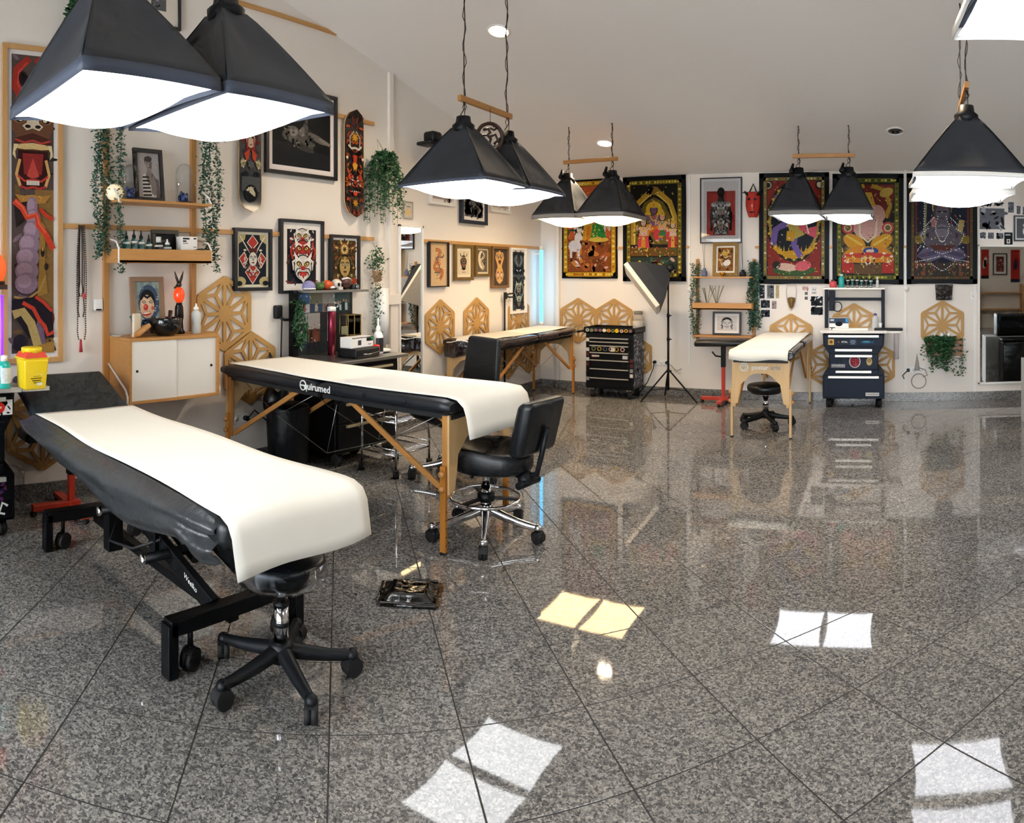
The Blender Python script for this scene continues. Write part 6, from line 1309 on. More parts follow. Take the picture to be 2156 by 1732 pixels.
for s in (-1, 1): MB().b2(s * .2 - .006, s * .2 + .006, -.138, 0, -.1, .075).build('end_board', wood('crate_wood', '#7a5434', '#96693f'), t, bevel=.002)
MB().b2(-.19, .19, -.138, 0, -.1, -.09).build('bottom_board', wood('crate_wood', '#7a5434', '#96693f'), t)
fo = MB(); R_ = random.Random(9)
for k in range(70):
    x0 = R_.uniform(-.2, .1); l = R_.uniform(.12, .40); out = R_.uniform(.03, .14); pts = [(x0 + R_.uniform(-.1, .08) * (i / 9), -.09 - out * math.sin(i / 9 * 2), .06 + .09 * math.sin(i / 9 * PI * .9) - l * (i / 9) ** 1.8) for i in range(10)]
    leaf_cloud(fo, [tuple(Vector(pts[j]).lerp(Vector(pts[j + 1]), R_.random())) for j in range(9) for _ in range(5)], .035, R_, .008, .2)
leaf_cloud(fo, [(.2 + R_.gauss(0, .022), -.1 + R_.gauss(0, .02), .08 - .42 * R_.random()) for _ in range(150)], .032, R_, .01); leaf_cloud(fo, [(R_.uniform(-.18, .2), -.09, .08 + R_.gauss(0, .02)) for _ in range(150)], .035, R_, .015)
fo.build('foliage', M_leaf, t)['kind'] = 'stuff'
for x in (-.03, .05): MB().ball((x, -.09, .13), .022, .022, .035).build('flower', M_white, t)
def socket(label, u, v, n, plug=True, wall='B'):
    W = BW if wall == 'B' else LW; c, z = W(u, v); loc, r = place(wall, c, z); t = thing('wall_socket', label, 'socket', loc, r, 'wall sockets'); MB().b2(-.04 * n, .04 * n, -.008, 0, -.04, .04).build('plate', M_white, t, bevel=.002)
    for k in range(n):
        x = (k - (n - 1) / 2) * .08; MB().lathe([(0, 0), (.022, 0), (.022, -.010), (0, -.010)], n=14, M=Matrix.Translation((x, 0, 0)) @ Matrix.Rotation(-PI / 2, 4, 'X')).build('outlet', M_white, t)
    return t
t = socket('triple white wall socket behind the tripod', 1393, 762, 3)
for x in (-.08, .08): MB().cyl((x, -.01, 0), (x, -.05, 0), .02, n=12).build('plug', M_blkp, t)
MB().tube([(-.08, -.05, 0), (-.09, -.06, -.08), (-.16, -.08, -.25), (-.28, -.10, -.40)], .006).build('cable', M_cable, t); MB().tube([(.08, -.05, 0), (.14, -.05, -.03), (.2, -.03, -.10), (.26, -.02, -.07)], .004).build('cable', mat('grey_cable', '#8a8480'), t)
t = socket('white wall socket with coiled grey cables right of the blue cart', 1925, 778, 3); gc = mat('grey_cable', '#8a8480')
MB().tube([(.05 + .085 * math.cos(a), -.03 - .004 * k / 20, -.13 + .085 * math.sin(a)) for k, a in enumerate([q * .33 for q in range(40)])], .005).build('coiled_cable', gc, t); MB().tube([(-.06, -.03, 0), (-.1, -.05, -.02), (-.14, -.05, -.06), (-.12, -.05, -.10)], .006).build('cable', M_cable, t); MB().lathe([(0, .2), (.028, .02), (.03, 0), (0, 0)], o=(.03, -.03, .0), n=14).build('cone', mat('grey_wire_cone', '#9a9690', rough=.4), t); MB().tube([(.05, -.03, .03), (.13, -.04, .0), (.15, -.04, -.06), (.1, -.04, -.08)], .005).build('cable', gc, t); MB().b2(-.09, -.055, -.04, -.008, -.02, .015).build('plug', M_blkp, t)
socket('white switch plate on the duct beside the beaded tapestry', 2050, 622, 1)
t = socket('white wall socket low behind the long table', 505, 880, 2, wall='L'); MB().cyl((.04, -.01, 0), (.04, -.05, 0), .02, n=12).build('plug', M_blkp, t); MB().tube([(.04, -.05, 0), (.1, -.06, .06), (.2, -.06, -.02), (.3, -.06, -.1), (.3, -.05, -.2), (.42, -.05, -.32)], .006).build('cable', M_cable, t)
# ---------------------------------------------------------------- mirror and photo wall at the right
mirror('wide white framed mirror at the right edge below the black and white photos', 'B', (2059, 516, 2200, 806), .02)
W_photos = [((2064, 428, 2089, 434), 21), ((2092, 424, 2113, 434), 22), ((2061, 437, 2116, 484), 23), ((2121, 424, 2136, 449), 24), ((2062, 488, 2077, 503), 26), ((2079, 488, 2094, 504), 27), ((2096, 489, 2114, 504), 28), ((2139, 432, 2150, 452), 25), ((2152, 434, 2166, 453), 29)]
names = ('narrow grey photo tucked under the right softbox, on the left', 'narrow grey photo tucked under the right softbox, on the right', 'largest black and white photo above the right mirror', 'upright dark photo high above the right mirror', 'first of three small photos in a row above the right mirror', 'middle of three small photos in a row above the right mirror', 'last of three small photos in a row above the right mirror', 'small dark photo near the right edge above the black frame', 'small dark photo cut by the right edge')
for (px, sd), nm in zip(W_photos, names): card(nm, px, gray(sd, ('#6e7078', '#26282e', '#b4b6bc', '#484a52')), border=.008, group='black and white photos at the right')
picture('framed_photograph', 'black framed photo with pale shapes at the right edge', 'framed photo', 'B', (2134, 454, 2196, 508), M_frame_blk, .016, .02, lambda A: (A.rect('#5a5c62', -1, -1, 1, 1), A.mell('#e8e8e6', .3, -.3, .2, .4), A.mell('#d8d8d6', .3, .3, .18, .2)), '#c8c8c6')
card('black sticker with a tiny portrait below the photos', (2114, 489, 2132, 515), lambda A: (A.rect('#17181b', -1, -1, 1, 1), A.rect('#e8e4e0', -.4, -.8, .4, -.1), A.ell('#3a3a3c', 0, -.4, .2, .2), A.rect('#c8c8c8', -.7, .5, .5, .7)), border=.001, group='black and white photos at the right')
# ---------------------------------------------------------------- blue tool cart with worktop and back frame
M_navy = mat('navy_steel', '#0a1626', spec=.2, rough=.45, var=.08); M_navy2 = mat('navy_drawer', '#0d1a2d', spec=.2, rough=.45, var=.08); M_alu = mat('aluminium_pull', '#c9c6be', rough=.35, metal=.6, var=.05)
BCX, BCY = -.285, 7.63
t = BC = thing('blue_tool_cart', 'navy blue tool cart with waisted drawers and white worktop', 'tool cart', (BCX, BCY, 0))
w = .345; ch_ = .84
prof = [(w, .10), (w, .36), (w * .80, .44), (w * .80, .60), (w * .98, .70), (w, .82), (-w, .82), (-w * .98, .70), (-w * .80, .60), (-w * .80, .44), (-w, .36), (-w, .10)]
MB().prism([(x, z - .0) for x, z in prof], .02, .40).build('body', M_navy, t, bevel=.004)
def drawer(t, x0, x1, z0, z1, hw, m, y=.0, pull='top', hz=None):
    d = MB().b2(x0, x1, y, y + .02, z0, z1).build('drawer', m, t, bevel=.003); zz = hz if hz is not None else z1 - .025
    MB().b2(-hw + (x0 + x1) / 2, hw + (x0 + x1) / 2, y - .018, y, zz - .014, zz + .014).build('pull', M_alu, d, bevel=.003); return d
drawer(t, -w * .96, w * .96, .12, .36, w * .82, M_navy2, hz=.345)
for z0, z1, x, hw in ((.372, .425, .27, .58), (.435, .60, .27, .60), (.61, .665, .28, .60)): drawer(t, -x, x, z0, z1, w * hw, M_navy2, hz=z1 - .02)
drawer(t, -w * .95, w * .95, .69, .81, w * .82, M_navy2, hz=.80)
MB().b2(-.37, .37, -.03, .42, .832, .862).build('worktop', M_cab, t, bevel=.004); MB().b2(.37, .53, -.03, .30, .836, .858).build('side_flap', M_cab, t, bevel=.004)
for s in (-1, 1):
    MB().b2(s * .33 - .02, s * .33 + .02, .36, .40, .862, 1.335).build('post', M_navy, t, bevel=.003)
    for y in (.06, .36): caster(t, s * .28, y, .3, .045, M_rubber)
MB().b2(-.35, .35, .16, .40, 1.315, 1.335).build('upper_shelf', M_cab, t, bevel=.003); MB().b2(-.31, .31, .375, .39, 1.18, 1.215).build('hook_rail', M_navy, t, bevel=.002); MB().b2(-.30, -.23, .37, .385, 1.06, 1.30).build('side_plate', M_navy, t, bevel=.002)
MB().tube([(-.2 + .05 * math.cos(a), .36, 1.11 + .055 * math.sin(a)) for a in [q * 2 * PI / 24 for q in range(24)]], .006, n=6, closed=True).build('ring_hook', M_blkp, t)
# stickers
def sticker(t, w, h, x, z, fn, y=-.003):
    A = Art(w, h, step=.0002); fn(A); return A.build(t, y, name='sticker', loc=(x, 0, z))
sticker(t, .066, .066, -.25, .735, lambda A: (A.rect('#d8b06a', -1, -1, 1, 1), A.star('#7a4a24', 0, 0, .7, 6, .6)))
sticker(t, .02, .02, -.165, .735, lambda A: A.star('#d88a3c', 0, 0, 1, 4, .5)); text('XTAL', .028, m_wht, t, (-.10, -.003, .735), name='lettering', bold=.0005)
sticker(t, .085, .078, -.006, .735, lambda A: (A.rect('#2c3c50', -1, -1, 1, 1), A.rect('#8a98a8', -.6, .3, .6, .55), A.rect('#8a98a8', -.8, -.12, .7, .12), A.rect('#8a98a8', -.5, -.6, .5, -.35)))
sticker(t, .16, .05, .155, .735, lambda A: (A.poly('#2f5a78', [(.5, 0), (1, .9), (.8, 0), (1, -.9)]), A.ell('#2f5a78', -.15, 0, .8, .7), A.ell('#58a8c0', -.15, .2, .5, .25)))
sticker(t, .13, .145, .015, .52, lambda A: (A.ell('#c8c8cc', 0, 0, 1, 1), A.ell('#8c2a34', 0, 0, .82, .88), A.scatter(['#b83a44', '#5a1c24', '#c8606a'], -.5, -.6, .5, .7, 16, .1, .3, 4)))
sticker(t, .065, .09, .175, .52, lambda A: (A.ell('#c8b078', 0, 0, 1, 1), A.ell('#6a5a34', 0, .2, .6, .4), A.ell('#c8b078', 0, .2, .3, .2)))
for x, z in ((-.17, .47), (.21, .155)):
    MB().b2(x - .075, x + .075, -.0035, -.001, z - .018, z + .018).build('badge', mat('badge_white', '#cfd2d6', rough=.4), t); MB().b2(x - .071, x + .071, -.0042, -.003, z - .0145, z + .0145).build('badge_field', M_navy if z > .3 else M_cab, t); text('KWADRON', .025, m_wht if z > .3 else M_navy, t, (x, -.0048, z), name='lettering', bold=.0007)
# things on the cart
wz = .862
t = thing('glove_box', 'blue and white glove box on the white worktop', 'box', (BCX - .17, BCY + .18, wz)); MB().b2(-.11, .11, -.05, .05, 0, .13).build('carton', M_white, t, bevel=.002); A = Art(.22, .13); A.rect('#3a4a60', -1, .1, 1, 1); A.rect('#4a9ad0', .68, .3, .96, .95); A.ell('#15171a', 0, 0, .38, .42); A.rect('#2a2c30', -.95, -.75, -.4, -.6); A.rect('#d0d4d8', -.9, .5, -.5, .8); A.build(t, -.0505, loc=(0, 0, .065))
t = thing('paper_tray', 'long white paper tray on the white worktop', 'tray', (BCX - .04, BCY + .07, wz)); MB().b2(-.2, .2, -.03, .03, 0, .02).build('tray', M_paper, t, bevel=.003); MB().cyl((-.21, 0, .012), (-.19, 0, .012), .014, n=10).build('end_knob', M_blkp, t)
t = thing('wash_bottle', 'squeeze bottle with bent purple nozzle on the white worktop', 'bottle', (BCX + .24, BCY + .24, wz)); MB().lathe([(.036, 0), (.038, .005), (.038, .12), (.02, .15), (.016, .155)], n=18).build('body', mat('frosted_plastic', '#c4c6c4', rough=.3, var=.08), t); MB().lathe([(.018, .15), (.018, .175), (0, .18)], n=14).build('cap', mat('purple_cap', '#5a4a8c', rough=.4), t); MB().tube([(0, 0, .17), (0, 0, .215), (-.015, 0, .228), (-.04, 0, .222)], .004, n=6).build('nozzle', M_white, t)
t = thing('small_cup', 'small white cup beside the squeeze bottle', 'cup', (BCX + .30, BCY + .2, wz)); MB().lathe([(.014, 0), (.02, .07), (.018, .07), (.012, .006), (0, .006)], n=14).build('cup', M_white, t)
t = thing('black_tablet', 'flat black pad on the side flap of the blue cart', 'tablet', (BCX + .39, BCY + .10, wz - .003)); MB().rbox(-.16, .16, -.09, .09, 0, .022, .008).build('slab', M_blkp, t)
uz = 1.335
def jar(label, x, r, h, m, cap, name='pigment_jar', nozzle=False, group='bottles on the blue cart top'): return bottle(label, (BCX + x, BCY + .28, uz), r, h, m, cap, group, band=False, nozzle=nozzle, name=name, cap_h=.14 if not nozzle else .3)
jar('red jar at the left end of the upper shelf of the blue cart', -.245, .042, .09, mat('coral_jar', '#c8484c', rough=.35), mat('dark_lid', '#2a2a30'), 'ink_jar'); jar('turquoise bottle on the upper shelf of the blue cart', -.15, .034, .155, mat('turquoise', '#1f9a92', rough=.4), mat('turq_cap', '#bcd4d0'))
for k, nm in enumerate(('first', 'second', 'third', 'fourth', 'fifth', 'sixth')): bottle(nm + ' small dark dropper bottle counted from the turquoise one', (BCX - .075 + k * .053, BCY + .28, uz), .021, (.14, .15, .145, .135, .14, .13)[k], M_ink1 if k % 2 else mat('dark_bottle', '#26292c', rough=.2), M_blkp, 'bottles on the blue cart top')
bottle('thin white topped bottle at the right end of the upper cart shelf', (BCX + .265, BCY + .28, uz), .017, .125, mat('frosted_plastic', '#c4c6c4', rough=.3), M_white, 'bottles on the blue cart top', nozzle=False)
t = thing('wall_tube', 'pale cardboard tube standing behind the side flap of the blue cart', 'tube', (BW(1887, 700)[0], YB - .05, .5)); MB().cyl((0, 0, 0), (0, 0, .34), .028, n=14).build('tube', mat('pale_card', '#d8ccc8', rough=.6), t)
# ---------------------------------------------------------------- sticker covered black trolley
ux, uy = -3.15, 7.60; TZ = .80
t = thing('tool_trolley', 'black tool trolley with silver drawer lines covered in stickers', 'tool cart', (ux, uy, 0))
MB().b2(-.31, .31, .0, .36, .11, TZ).build('body', M_blk, t, bevel=.01)
zs = [.14, .25, .36, .465, .555, .64, .685, .73, .775]
for k in range(7):
    z0, z1 = zs[k], zs[k + 1]; d = MB().b2(-.255, .255, -.012, 0, z0 + .004, z1 - .004).build('drawer', M_blk, t, bevel=.002); MB().b2(-.25, .25, -.026, -.008, z1 - .018, z1 - .006).build('pull', M_alu, d, bevel=.002)
MB().b2(-.33, .33, -.02, -.005, TZ - .02, TZ + .05).b2(-.33, .33, .35, .365, TZ - .02, TZ + .05).b2(-.33, -.315, -.02, .365, TZ - .02, TZ + .05).b2(.315, .33, -.02, .365, TZ - .02, TZ + .05).b2(-.33, .33, -.02, .365, TZ - .02, TZ).build('top_tray', M_blk, t, bevel=.006)
MB().tube([(-.33, .0, TZ), (-.40, -.03, TZ - .01), (-.40, .2, TZ - .01), (-.33, .25, TZ)], .014).build('push_handle', M_blkp, t)
for x in (-.24, .24):
    for y in (.05, .31): caster(t, x, y, .5, .05, M_rubber); MB().b2(x - .03, x + .03, y - .03, y + .03, .09, .115).build('caster_plate', M_steel, t)
R_ = random.Random(8)
A = Art(.62, .06); cols = ['#d8d4cc', '#b8c0c8', '#e8b8b0', '#5a6a78', '#c8a23c', '#8a9a6c', '#e8e4dc']
for k in range(11): x = -.9 + k * .18; A.ell(R_.choice(cols), x, R_.uniform(-.1, .1), .07 + .02 * R_.random(), .7); A.ell(R_.choice(['#2a2a2e', '#7a6a5a', '#e8e8e8', '#c84a3a']), x, 0, .04, .4)
A.ell('#e8b81e', .34, 0, .08, .85); A.build(t, -.0205, name='stickers', loc=(0, 0, TZ + .015))['kind'] = 'stuff'
A = Art(.5, .07); 
for k in range(6): A.ell(R_.choice(cols), -.8 + k * .3, 0, .11, .75); A.ell('#17181b', -.8 + k * .3, 0, .07, .5)
A.rect('#d8d4cc', .1, -.8, .3, .8); A.build(t, -.013, name='stickers', loc=(0, 0, .592))['kind'] = 'stuff'
A = Art(.5, .07); A.rect('#d8d4cc', -.9, -.1, -.5, .4); A.rect('#b85a4c', -.9, -.3, -.6, -.1); A.rect('#c8ccd0', .7, -.6, .96, .6); A.build(t, -.013, name='stickers', loc=(0, 0, .50))['kind'] = 'stuff'
for s in (-1, 1):
    A = Art(.05, .56)
    for k in range(9): A.rect(R_.choice(['#c8ccd0', '#17181b', '#17181b', '#8a8e94', '#5a2c2a', '#d8d4cc']), -.8, -.95 + k * .21, .8, -.8 + k * .21)
    A.build(t, -.001, name='stickers', loc=(s * .283, 0, .47))['kind'] = 'stuff'
A = Art(.34, .66)
A.rect('#55585c', -1, -1, 1, 1); A.scatter(['#8a8e94', '#b8bcc0', '#3a3c40', '#d0d4d6', '#6a5a58', '#9aa4ac'], -.95, -.97, .95, .97, 150, .06, .2, 4)
o = A.build(t, 0, name='stickers', loc=(.3115, .18, .46)); o.rotation_euler = (0, 0, PI / 2)
t = thing('glass_jar', 'clear glass jar with a grey lid on the sticker covered trolley', 'jar', (ux + .26, uy + .30, TZ + .0)); MB().lathe([(.07, 0), (.075, .01), (.075, .15), (.05, .19), (.05, .2)], n=20).build('jar', thin_glass('jar_glass', '#f6f4f0', .35), t); MB().lathe([(.052, .195), (.056, .2), (.056, .235), (0, .24)], n=18).build('lid', mat('jar_lid', '#8a8478', rough=.4), t); MB().lathe([(.068, .005), (.07, .12), (0, .12)], n=16).build('contents', mat('cotton', '#efebe4', rough=.9, bump=.5), t)
# ---------------------------------------------------------------- tripod with a tilted softbox
sx, sy = xB(1407, .32), YB - .32
t = thing('tripod_softbox', 'softbox on a black tripod stand, tilted, before the throne tapestry', 'softbox lamp', (sx, sy, 0))
MB().cyl((0, 0, .12), (0, 0, 1.0), .014, n=12).cyl((0, 0, .95), (0, 0, 1.58), .010, n=12).build('pole', M_blk, t)
for z in (.35, .72, 1.0): MB().lathe([(.018, -.02), (.02, 0), (.018, .02)], o=(0, 0, z), n=12).box(.025, 0, z, .03, .012, .012).build('clamp', M_blkp, t)
for a in (-.35, 1.9, 4.0):
    d = Vector((math.cos(a), math.sin(a) * .72, 0)); l = MB().beam(d * .02 + Vector((0, 0, .35)), d * .40 + Vector((0, 0, .012)), .018, .012).build('leg', M_blk, t); MB().beam(Vector((0, 0, .14)), d * .27 + Vector((0, 0, .135)), .012, .008).build('strut', M_blk, l); MB().ball(tuple(d * .40 + Vector((0, 0, .012))), .012, n=8, m=6).build('foot', M_rubber, l)
sb = MB(); cap = .06; lx, ly, hh = .46, .62, .34
n_ = Vector((-.72, -.38, -.58)).normalized(); l_ = Vector((.62, 0, -.78)); l_ = (l_ - n_ * l_.dot(n_)).normalized(); x_ = l_.cross(-n_)
Mx = Matrix.Translation((-.0, -.04, 1.53)) @ Matrix((x_, l_, -n_)).transposed().to_4x4()
def ring(f, z): return [tuple(Mx @ Vector((a * (cap + (lx / 2 - cap) * f), b * (cap + (ly / 2 - cap) * f), z))) for a, b in ((-1, -1), (1, -1), (1, 1), (-1, 1))]
r0, r1, r2, r3 = ring(0, 0), ring(.62, -hh * .55), ring(1, -hh), ring(1.0, -hh - .05)
sb.add(r0 + r1 + r2, [(3, 2, 1, 0)] + [(4 * j + i, 4 * j + (i + 1) % 4, 4 * j + 4 + (i + 1) % 4, 4 * j + 4 + i) for j in range(2) for i in range(4)]); sb.build('shell', M_soft, t, solid=.004)
MB().add(r2 + r3, [(i, (i + 1) % 4, 4 + (i + 1) % 4, 4 + i) for i in range(4)]).build('rim', mat('white_rim', '#d8d0c6', rough=.7), t, solid=.004)
MB().add(ring(.99, -hh - .045), [(0, 1, 2, 3)]).build('diffuser', mat('unlit_diffuser', '#efe6d8', rough=.8), t, solid=.003)
MB().cyl(Mx @ Vector((0, 0, .0)), Mx @ Vector((0, 0, .09)), .04, n=14).build('lamp_socket', M_blkp, t); MB().tube([Mx @ Vector((0, 0, .06)), (.0, 0, 1.50), (0, 0, 1.45)], .014).build('tilt_head', M_blkp, t)
# ---------------------------------------------------------------- arm rests on red T stands
def armrest(label, x, y, rz, h, L=.62, pad=True):
    t = thing('arm_rest', label, 'arm rest', (x, y, 0), rz, 'arm rest stands with red steel bases')
    MB().b2(-.02, .02, -.02, .02, .05, h - .18).build('post', M_red, t, bevel=.003); MB().b2(-.26, .06, -.022, .022, .035, .075).build('base_bar', M_red, t, bevel=.004); MB().b2(-.03, .03, -.24, .24, .03, .06).build('cross_bar', M_red, t, bevel=.004)
    for px_, py_ in ((-.25, 0), (0, -.23), (0, .23)): caster(t, px_, py_, .4, .017, M_rubber, w=.03)
    MB().b2(-.026, .026, -.026, .026, h - .32, h - .08).build('sleeve', M_blk, t, bevel=.003); MB().tube([(-.02, -.02, h - .2), (-.08, -.05, h - .19), (-.12, -.06, h - .14)], .01).build('lever', M_blkp, t)
    MB().rbox(-.33, -.33 + L, -.11, .11, h - .07, h, .03, fn=lambda p: (p[0], p[1], p[2] - .05 * max(0, (-.1 - p[0]) / .25) ** 2 * .5)).build('pad', M_vinyl, t)
armrest('arm rest with black pad and red stand left of the logo table', xB(1524, .32), YB - .34, 0, .74)
armrest('arm rest with red stand mostly hidden behind the near couch', -3.99, 1.66, math.radians(90), .56)
# ---------------------------------------------------------------- chrome wire trolley
t = thing('wire_trolley', 'chrome wire shelf trolley under the long table', 'trolley', (-3.42, 4.03, 0), math.radians(0)); TW, TD = .34, .40
for sx_ in (-1, 1):
    for sy_ in (-1, 1): MB().cyl((sx_ * TW / 2, sy_ * TD / 2, .07), (sx_ * TW / 2, sy_ * TD / 2, .66), .010, n=10).build('post', M_chrome, t); caster(t, sx_ * TW / 2, sy_ * TD / 2, .7, .03, M_rubber)
for z in (.16, .40, .62):
    mb = MB()
    for s in (-1, 1): mb.tube([(-TW / 2, s * TD / 2, z), (TW / 2, s * TD / 2, z)], .006).tube([(s * TW / 2, -TD / 2, z), (s * TW / 2, TD / 2, z)], .006).tube([(-TW / 2, s * TD / 2, z + .04), (TW / 2, s * TD / 2, z + .04)], .004)
    for k in range(13): y = -TD / 2 + TD * k / 12; mb.tube([(-TW / 2, y, z), (TW / 2, y, z)], .0025, n=4)
    mb.build('wire_shelf', M_chrome, t)
t = thing('storage_box', 'black storage box on the wire trolley', 'box', (-3.42, 4.03, .632)); MB().rbox(-.14, .14, -.16, .16, 0, .10, .02).build('box', M_blkp, t)
# ---------------------------------------------------------------- black work cart with photo board
DX0, DX1, DY0, DY1, DZ = -4.26, -3.72, 3.70, 4.44, .82
t = WC = thing('work_cart', 'black work cart with a photo covered back board behind the long table', 'tool cart', ((DX0 + DX1) / 2, (DY0 + DY1) / 2, 0), PI / 2); dl, dw = (DY1 - DY0) / 2, (DX1 - DX0) / 2
MB().b2(-dl, dl, -dw + .03, dw, .10, DZ - .03).build('body', M_blk, t, bevel=.006); MB().b2(-dl - .02, dl + .08, -dw - .02, dw, DZ - .028, DZ).build('worktop', M_steel, t, bevel=.004)
for k, (z0, z1) in enumerate(((.12, .33), (.34, .50), (.51, .63), (.64, .76))):
    d = MB().b2(-dl + .02, dl - .02, -dw + .012, -dw + .03, z0, z1).build('drawer', M_blk, t, bevel=.003); MB().b2(-dl + .1, dl - .1, -dw - .01, -dw + .012, z1 - .03, z1 - .012).build('pull', mat('wood_pull', '#a89878', rough=.4), d, bevel=.002)
for x in (-dl + .07, dl - .07):
    for y in (-dw + .08, dw - .07): caster(t, x, y, .2, .045, M_rubber)
bt_ = 1.34
MB().b2(-dl, dl - .04, dw - .02, dw, DZ, bt_).build('back_board', mat('pegboard_dark', '#22262a', rough=.4), t, bevel=.002); MB().b2(-dl - .03, -dl + .02, dw - .06, dw, DZ, bt_ + .02).build('side_post', M_blk, t); MB().b2(-dl + .02, dl - .02, dw - .20, dw, bt_, bt_ + .02).build('top_shelf', M_steel, t, bevel=.002)
R_ = random.Random(6)
for k, (x0, x1, z0, z1, a, b, c) in enumerate(((-.36, -.19, 1.17, 1.33, '#5a84b8', '#e0d8d4', ('#2a3a5c', '#b85a5c', '#22252c')), (-.185, -.04, 1.17, 1.33, '#8c8870', '#4a5a6c', ('#2c3c54', '#6a4a3a', '#c8c0b0')), (-.035, .10, 1.17, 1.33, '#b0aca4', '#8a7468', ('#c8a8a0', '#4a4a52')), (.105, .29, 1.17, 1.33, '#5a6e6c', '#34504c', ('#203a44', '#1c4a6a', '#c8ccc4')), (-.36, -.21, 1.02, 1.165, '#b8bcb8', '#4a5a5a', ('#3a4c4c', '#8a948c')), (-.205, -.07, .92, 1.165, '#c8beb4', '#6a4a3c', ('#8c4a3c', '#3a2a24', '#c89a7c')), (.02, .10, .92, 1.165, '#4a7ab8', '#2a3c54', ('#223a64', '#c89a7c')), (-.36, -.22, .87, 1.01, '#7a9490', '#2c3c48', ('#2a3c6c', '#c8d0d4')))):
    q = Art(x1 - x0, z1 - z0, a); art_figure_photo(q, k + 2, a, b, c); MB().b2(x0, x1, dw - .022, dw - .0195, z0, z1).build('photo_print', M_white, t); q.build(t, dw - .0225, name='photo_image', loc=((x0 + x1) / 2, 0, (z0 + z1) / 2))
mb = MB(); MB().tube([(-.33, dw - .03, 1.10), (-.31, dw - .05, 1.13), (-.29, dw - .04, 1.09), (-.33, dw - .05, 1.04), (-.31, dw - .05, 1.00), (-.28, dw - .03, 1.02)], .004, n=6).build('wire_hook', M_white, t); MB().tube([(-.34, dw - .03, .96), (-.31, dw - .05, .98), (-.29, dw - .04, .94), (-.32, dw - .05, .89), (-.30, dw - .05, .86)], .004, n=6).build('wire_hook', M_white, t)
def oncart(x, y, z=DZ): return ((DX0 + DX1) / 2 - y, (DY0 + DY1) / 2 + x, z)
top = bt_ + .02
for nm, lab, x, cols, shp in (('sun_hat', 'pale blue cap at the left of the work cart top shelf', -.27, '#8a86b4', 0), ('toy_frog', 'green toy next to the pale blue cap', -.16, '#4a6a2c', 1), ('toy_fish', 'orange toy in the row on top of the work cart', -.06, '#c8501e', 2), ('white_skull', 'black and white skull toy on top of the work cart', .05, '#d8d0c0', 3), ('brown_ball', 'dark brown ball with white seams on top of the work cart', .15, '#4a2420', 4), ('small_camera', 'small dark camera at the right of the work cart top', .27, '#3a3c40', 5)):
    t = thing(nm, lab, 'ornament', oncart(x, dw - .10, top), PI / 2, 'ornaments on the work cart top'); m = mat('toy_' + nm, cols, rough=.45, var=.25, scale=30); h = .055
    if shp == 0: MB().ball((0, 0, .03), .06, .055, .05).build('crown', m, t); MB().rbox(-.08, 0, -.09, -.02, .008, .02, .005).build('peak', M_white, t)
    elif shp == 1: MB().ball((0, 0, .03), .055, .05, .032).ball((-.03, -.03, .055), .016).ball((.02, -.03, .058), .016).build('body', m, t)
    elif shp == 2: MB().ball((0, 0, .04), .06, .045, .042).build('body', m, t); MB().ball((.03, -.035, .02), .03, .02, .012).build('belly', M_white, t)
    elif shp == 3: MB().ball((0, 0, .045), .048, .05, .047).box(.01, -.025, .012, .05, .04, .024).build('skull', m, t); MB().ball((-.015, -.045, .045), .014, .008, .016).build('eye_socket', M_blkp, t); MB().ball((.022, -.045, .045), .014, .008, .016).build('eye_socket', M_blkp, t)
    elif shp == 4: MB().ball((0, 0, .052), .065, .055, .052).build('ball', m, t); MB().tube([(-.05, -.02, .09), (0, -.035, .098), (.05, -.02, .09)], .008).build('seam', M_white, t)
    else: MB().rbox(-.04, .04, -.025, .025, 0, .045, .006).build('body', m, t); MB().cyl((0, -.025, .022), (0, -.045, .022), .016, n=12).build('lens', M_chrome, t)
t = thing('shaker_tube', 'tall dark red metal tube on the work cart', 'bottle', oncart(-.075, .10), PI / 2); MB().lathe([(.034, 0), (.034, .36), (.03, .365), (0, .365)], n=18).build('tube', mat('red_metal', '#7a1f34', rough=.25, metal=.6), t); MB().lathe([(.036, .365), (.036, .40), (0, .405)], n=18).build('cap', M_white, t)
t = thing('machine_case', 'black machine case under the white carton on the work cart', 'case', oncart(.03, -.12), PI / 2 + .1); MB().rbox(-.17, .15, -.1, .1, 0, .075, .015).build('case', M_blkp, t); MB().tube([(-.08, -.102, .03), (.0, -.104, .025), (.14, -.102, .035)], .003, n=5).build('trim_line', M_chrome, t)
t = thing('white_carton', 'white glove carton with a printed panel on the work cart', 'box', oncart(.02, -.10, DZ + .076), PI / 2 + .06); MB().b2(-.14, .14, -.06, .06, 0, .085).build('carton', M_white, t, bevel=.002); A = Art(.28, .085); A.rect('#22262a', .36, .1, .96, .75); A.rect('#2a9a5a', .78, .3, 1, 1); A.rect('#4a4a50', -.42, -.55, -.12, .4); A.rect('#b8a0a8', .5, -.6, .8, -.4); A.rect('#3a3a3e', -.95, .8, .9, .95); A.build(t, -.0605, loc=(0, 0, .0425))
t = thing('display_case', 'small brass framed glass case on the work cart', 'display case', oncart(.21, .16), PI / 2); mb = MB()
for x in (-.08, 0, .08):
    for y in (-.05, .05): mb.cyl((x, y, 0), (x, y, .32), .004, n=6)
for z in (.0, .15, .32):
    for y in (-.05, .05): mb.cyl((-.08, y, z), (.08, y, z), .004, n=6)
    for x in (-.08, .08): mb.cyl((x, -.05, z), (x, .05, z), .004, n=6)
mb.build('brass_frame', mat('old_brass', '#8a7440', rough=.35, metal=.8), t); MB().b2(-.08, .08, -.048, -.046, 0, .32).build('pane', M_glass, t)
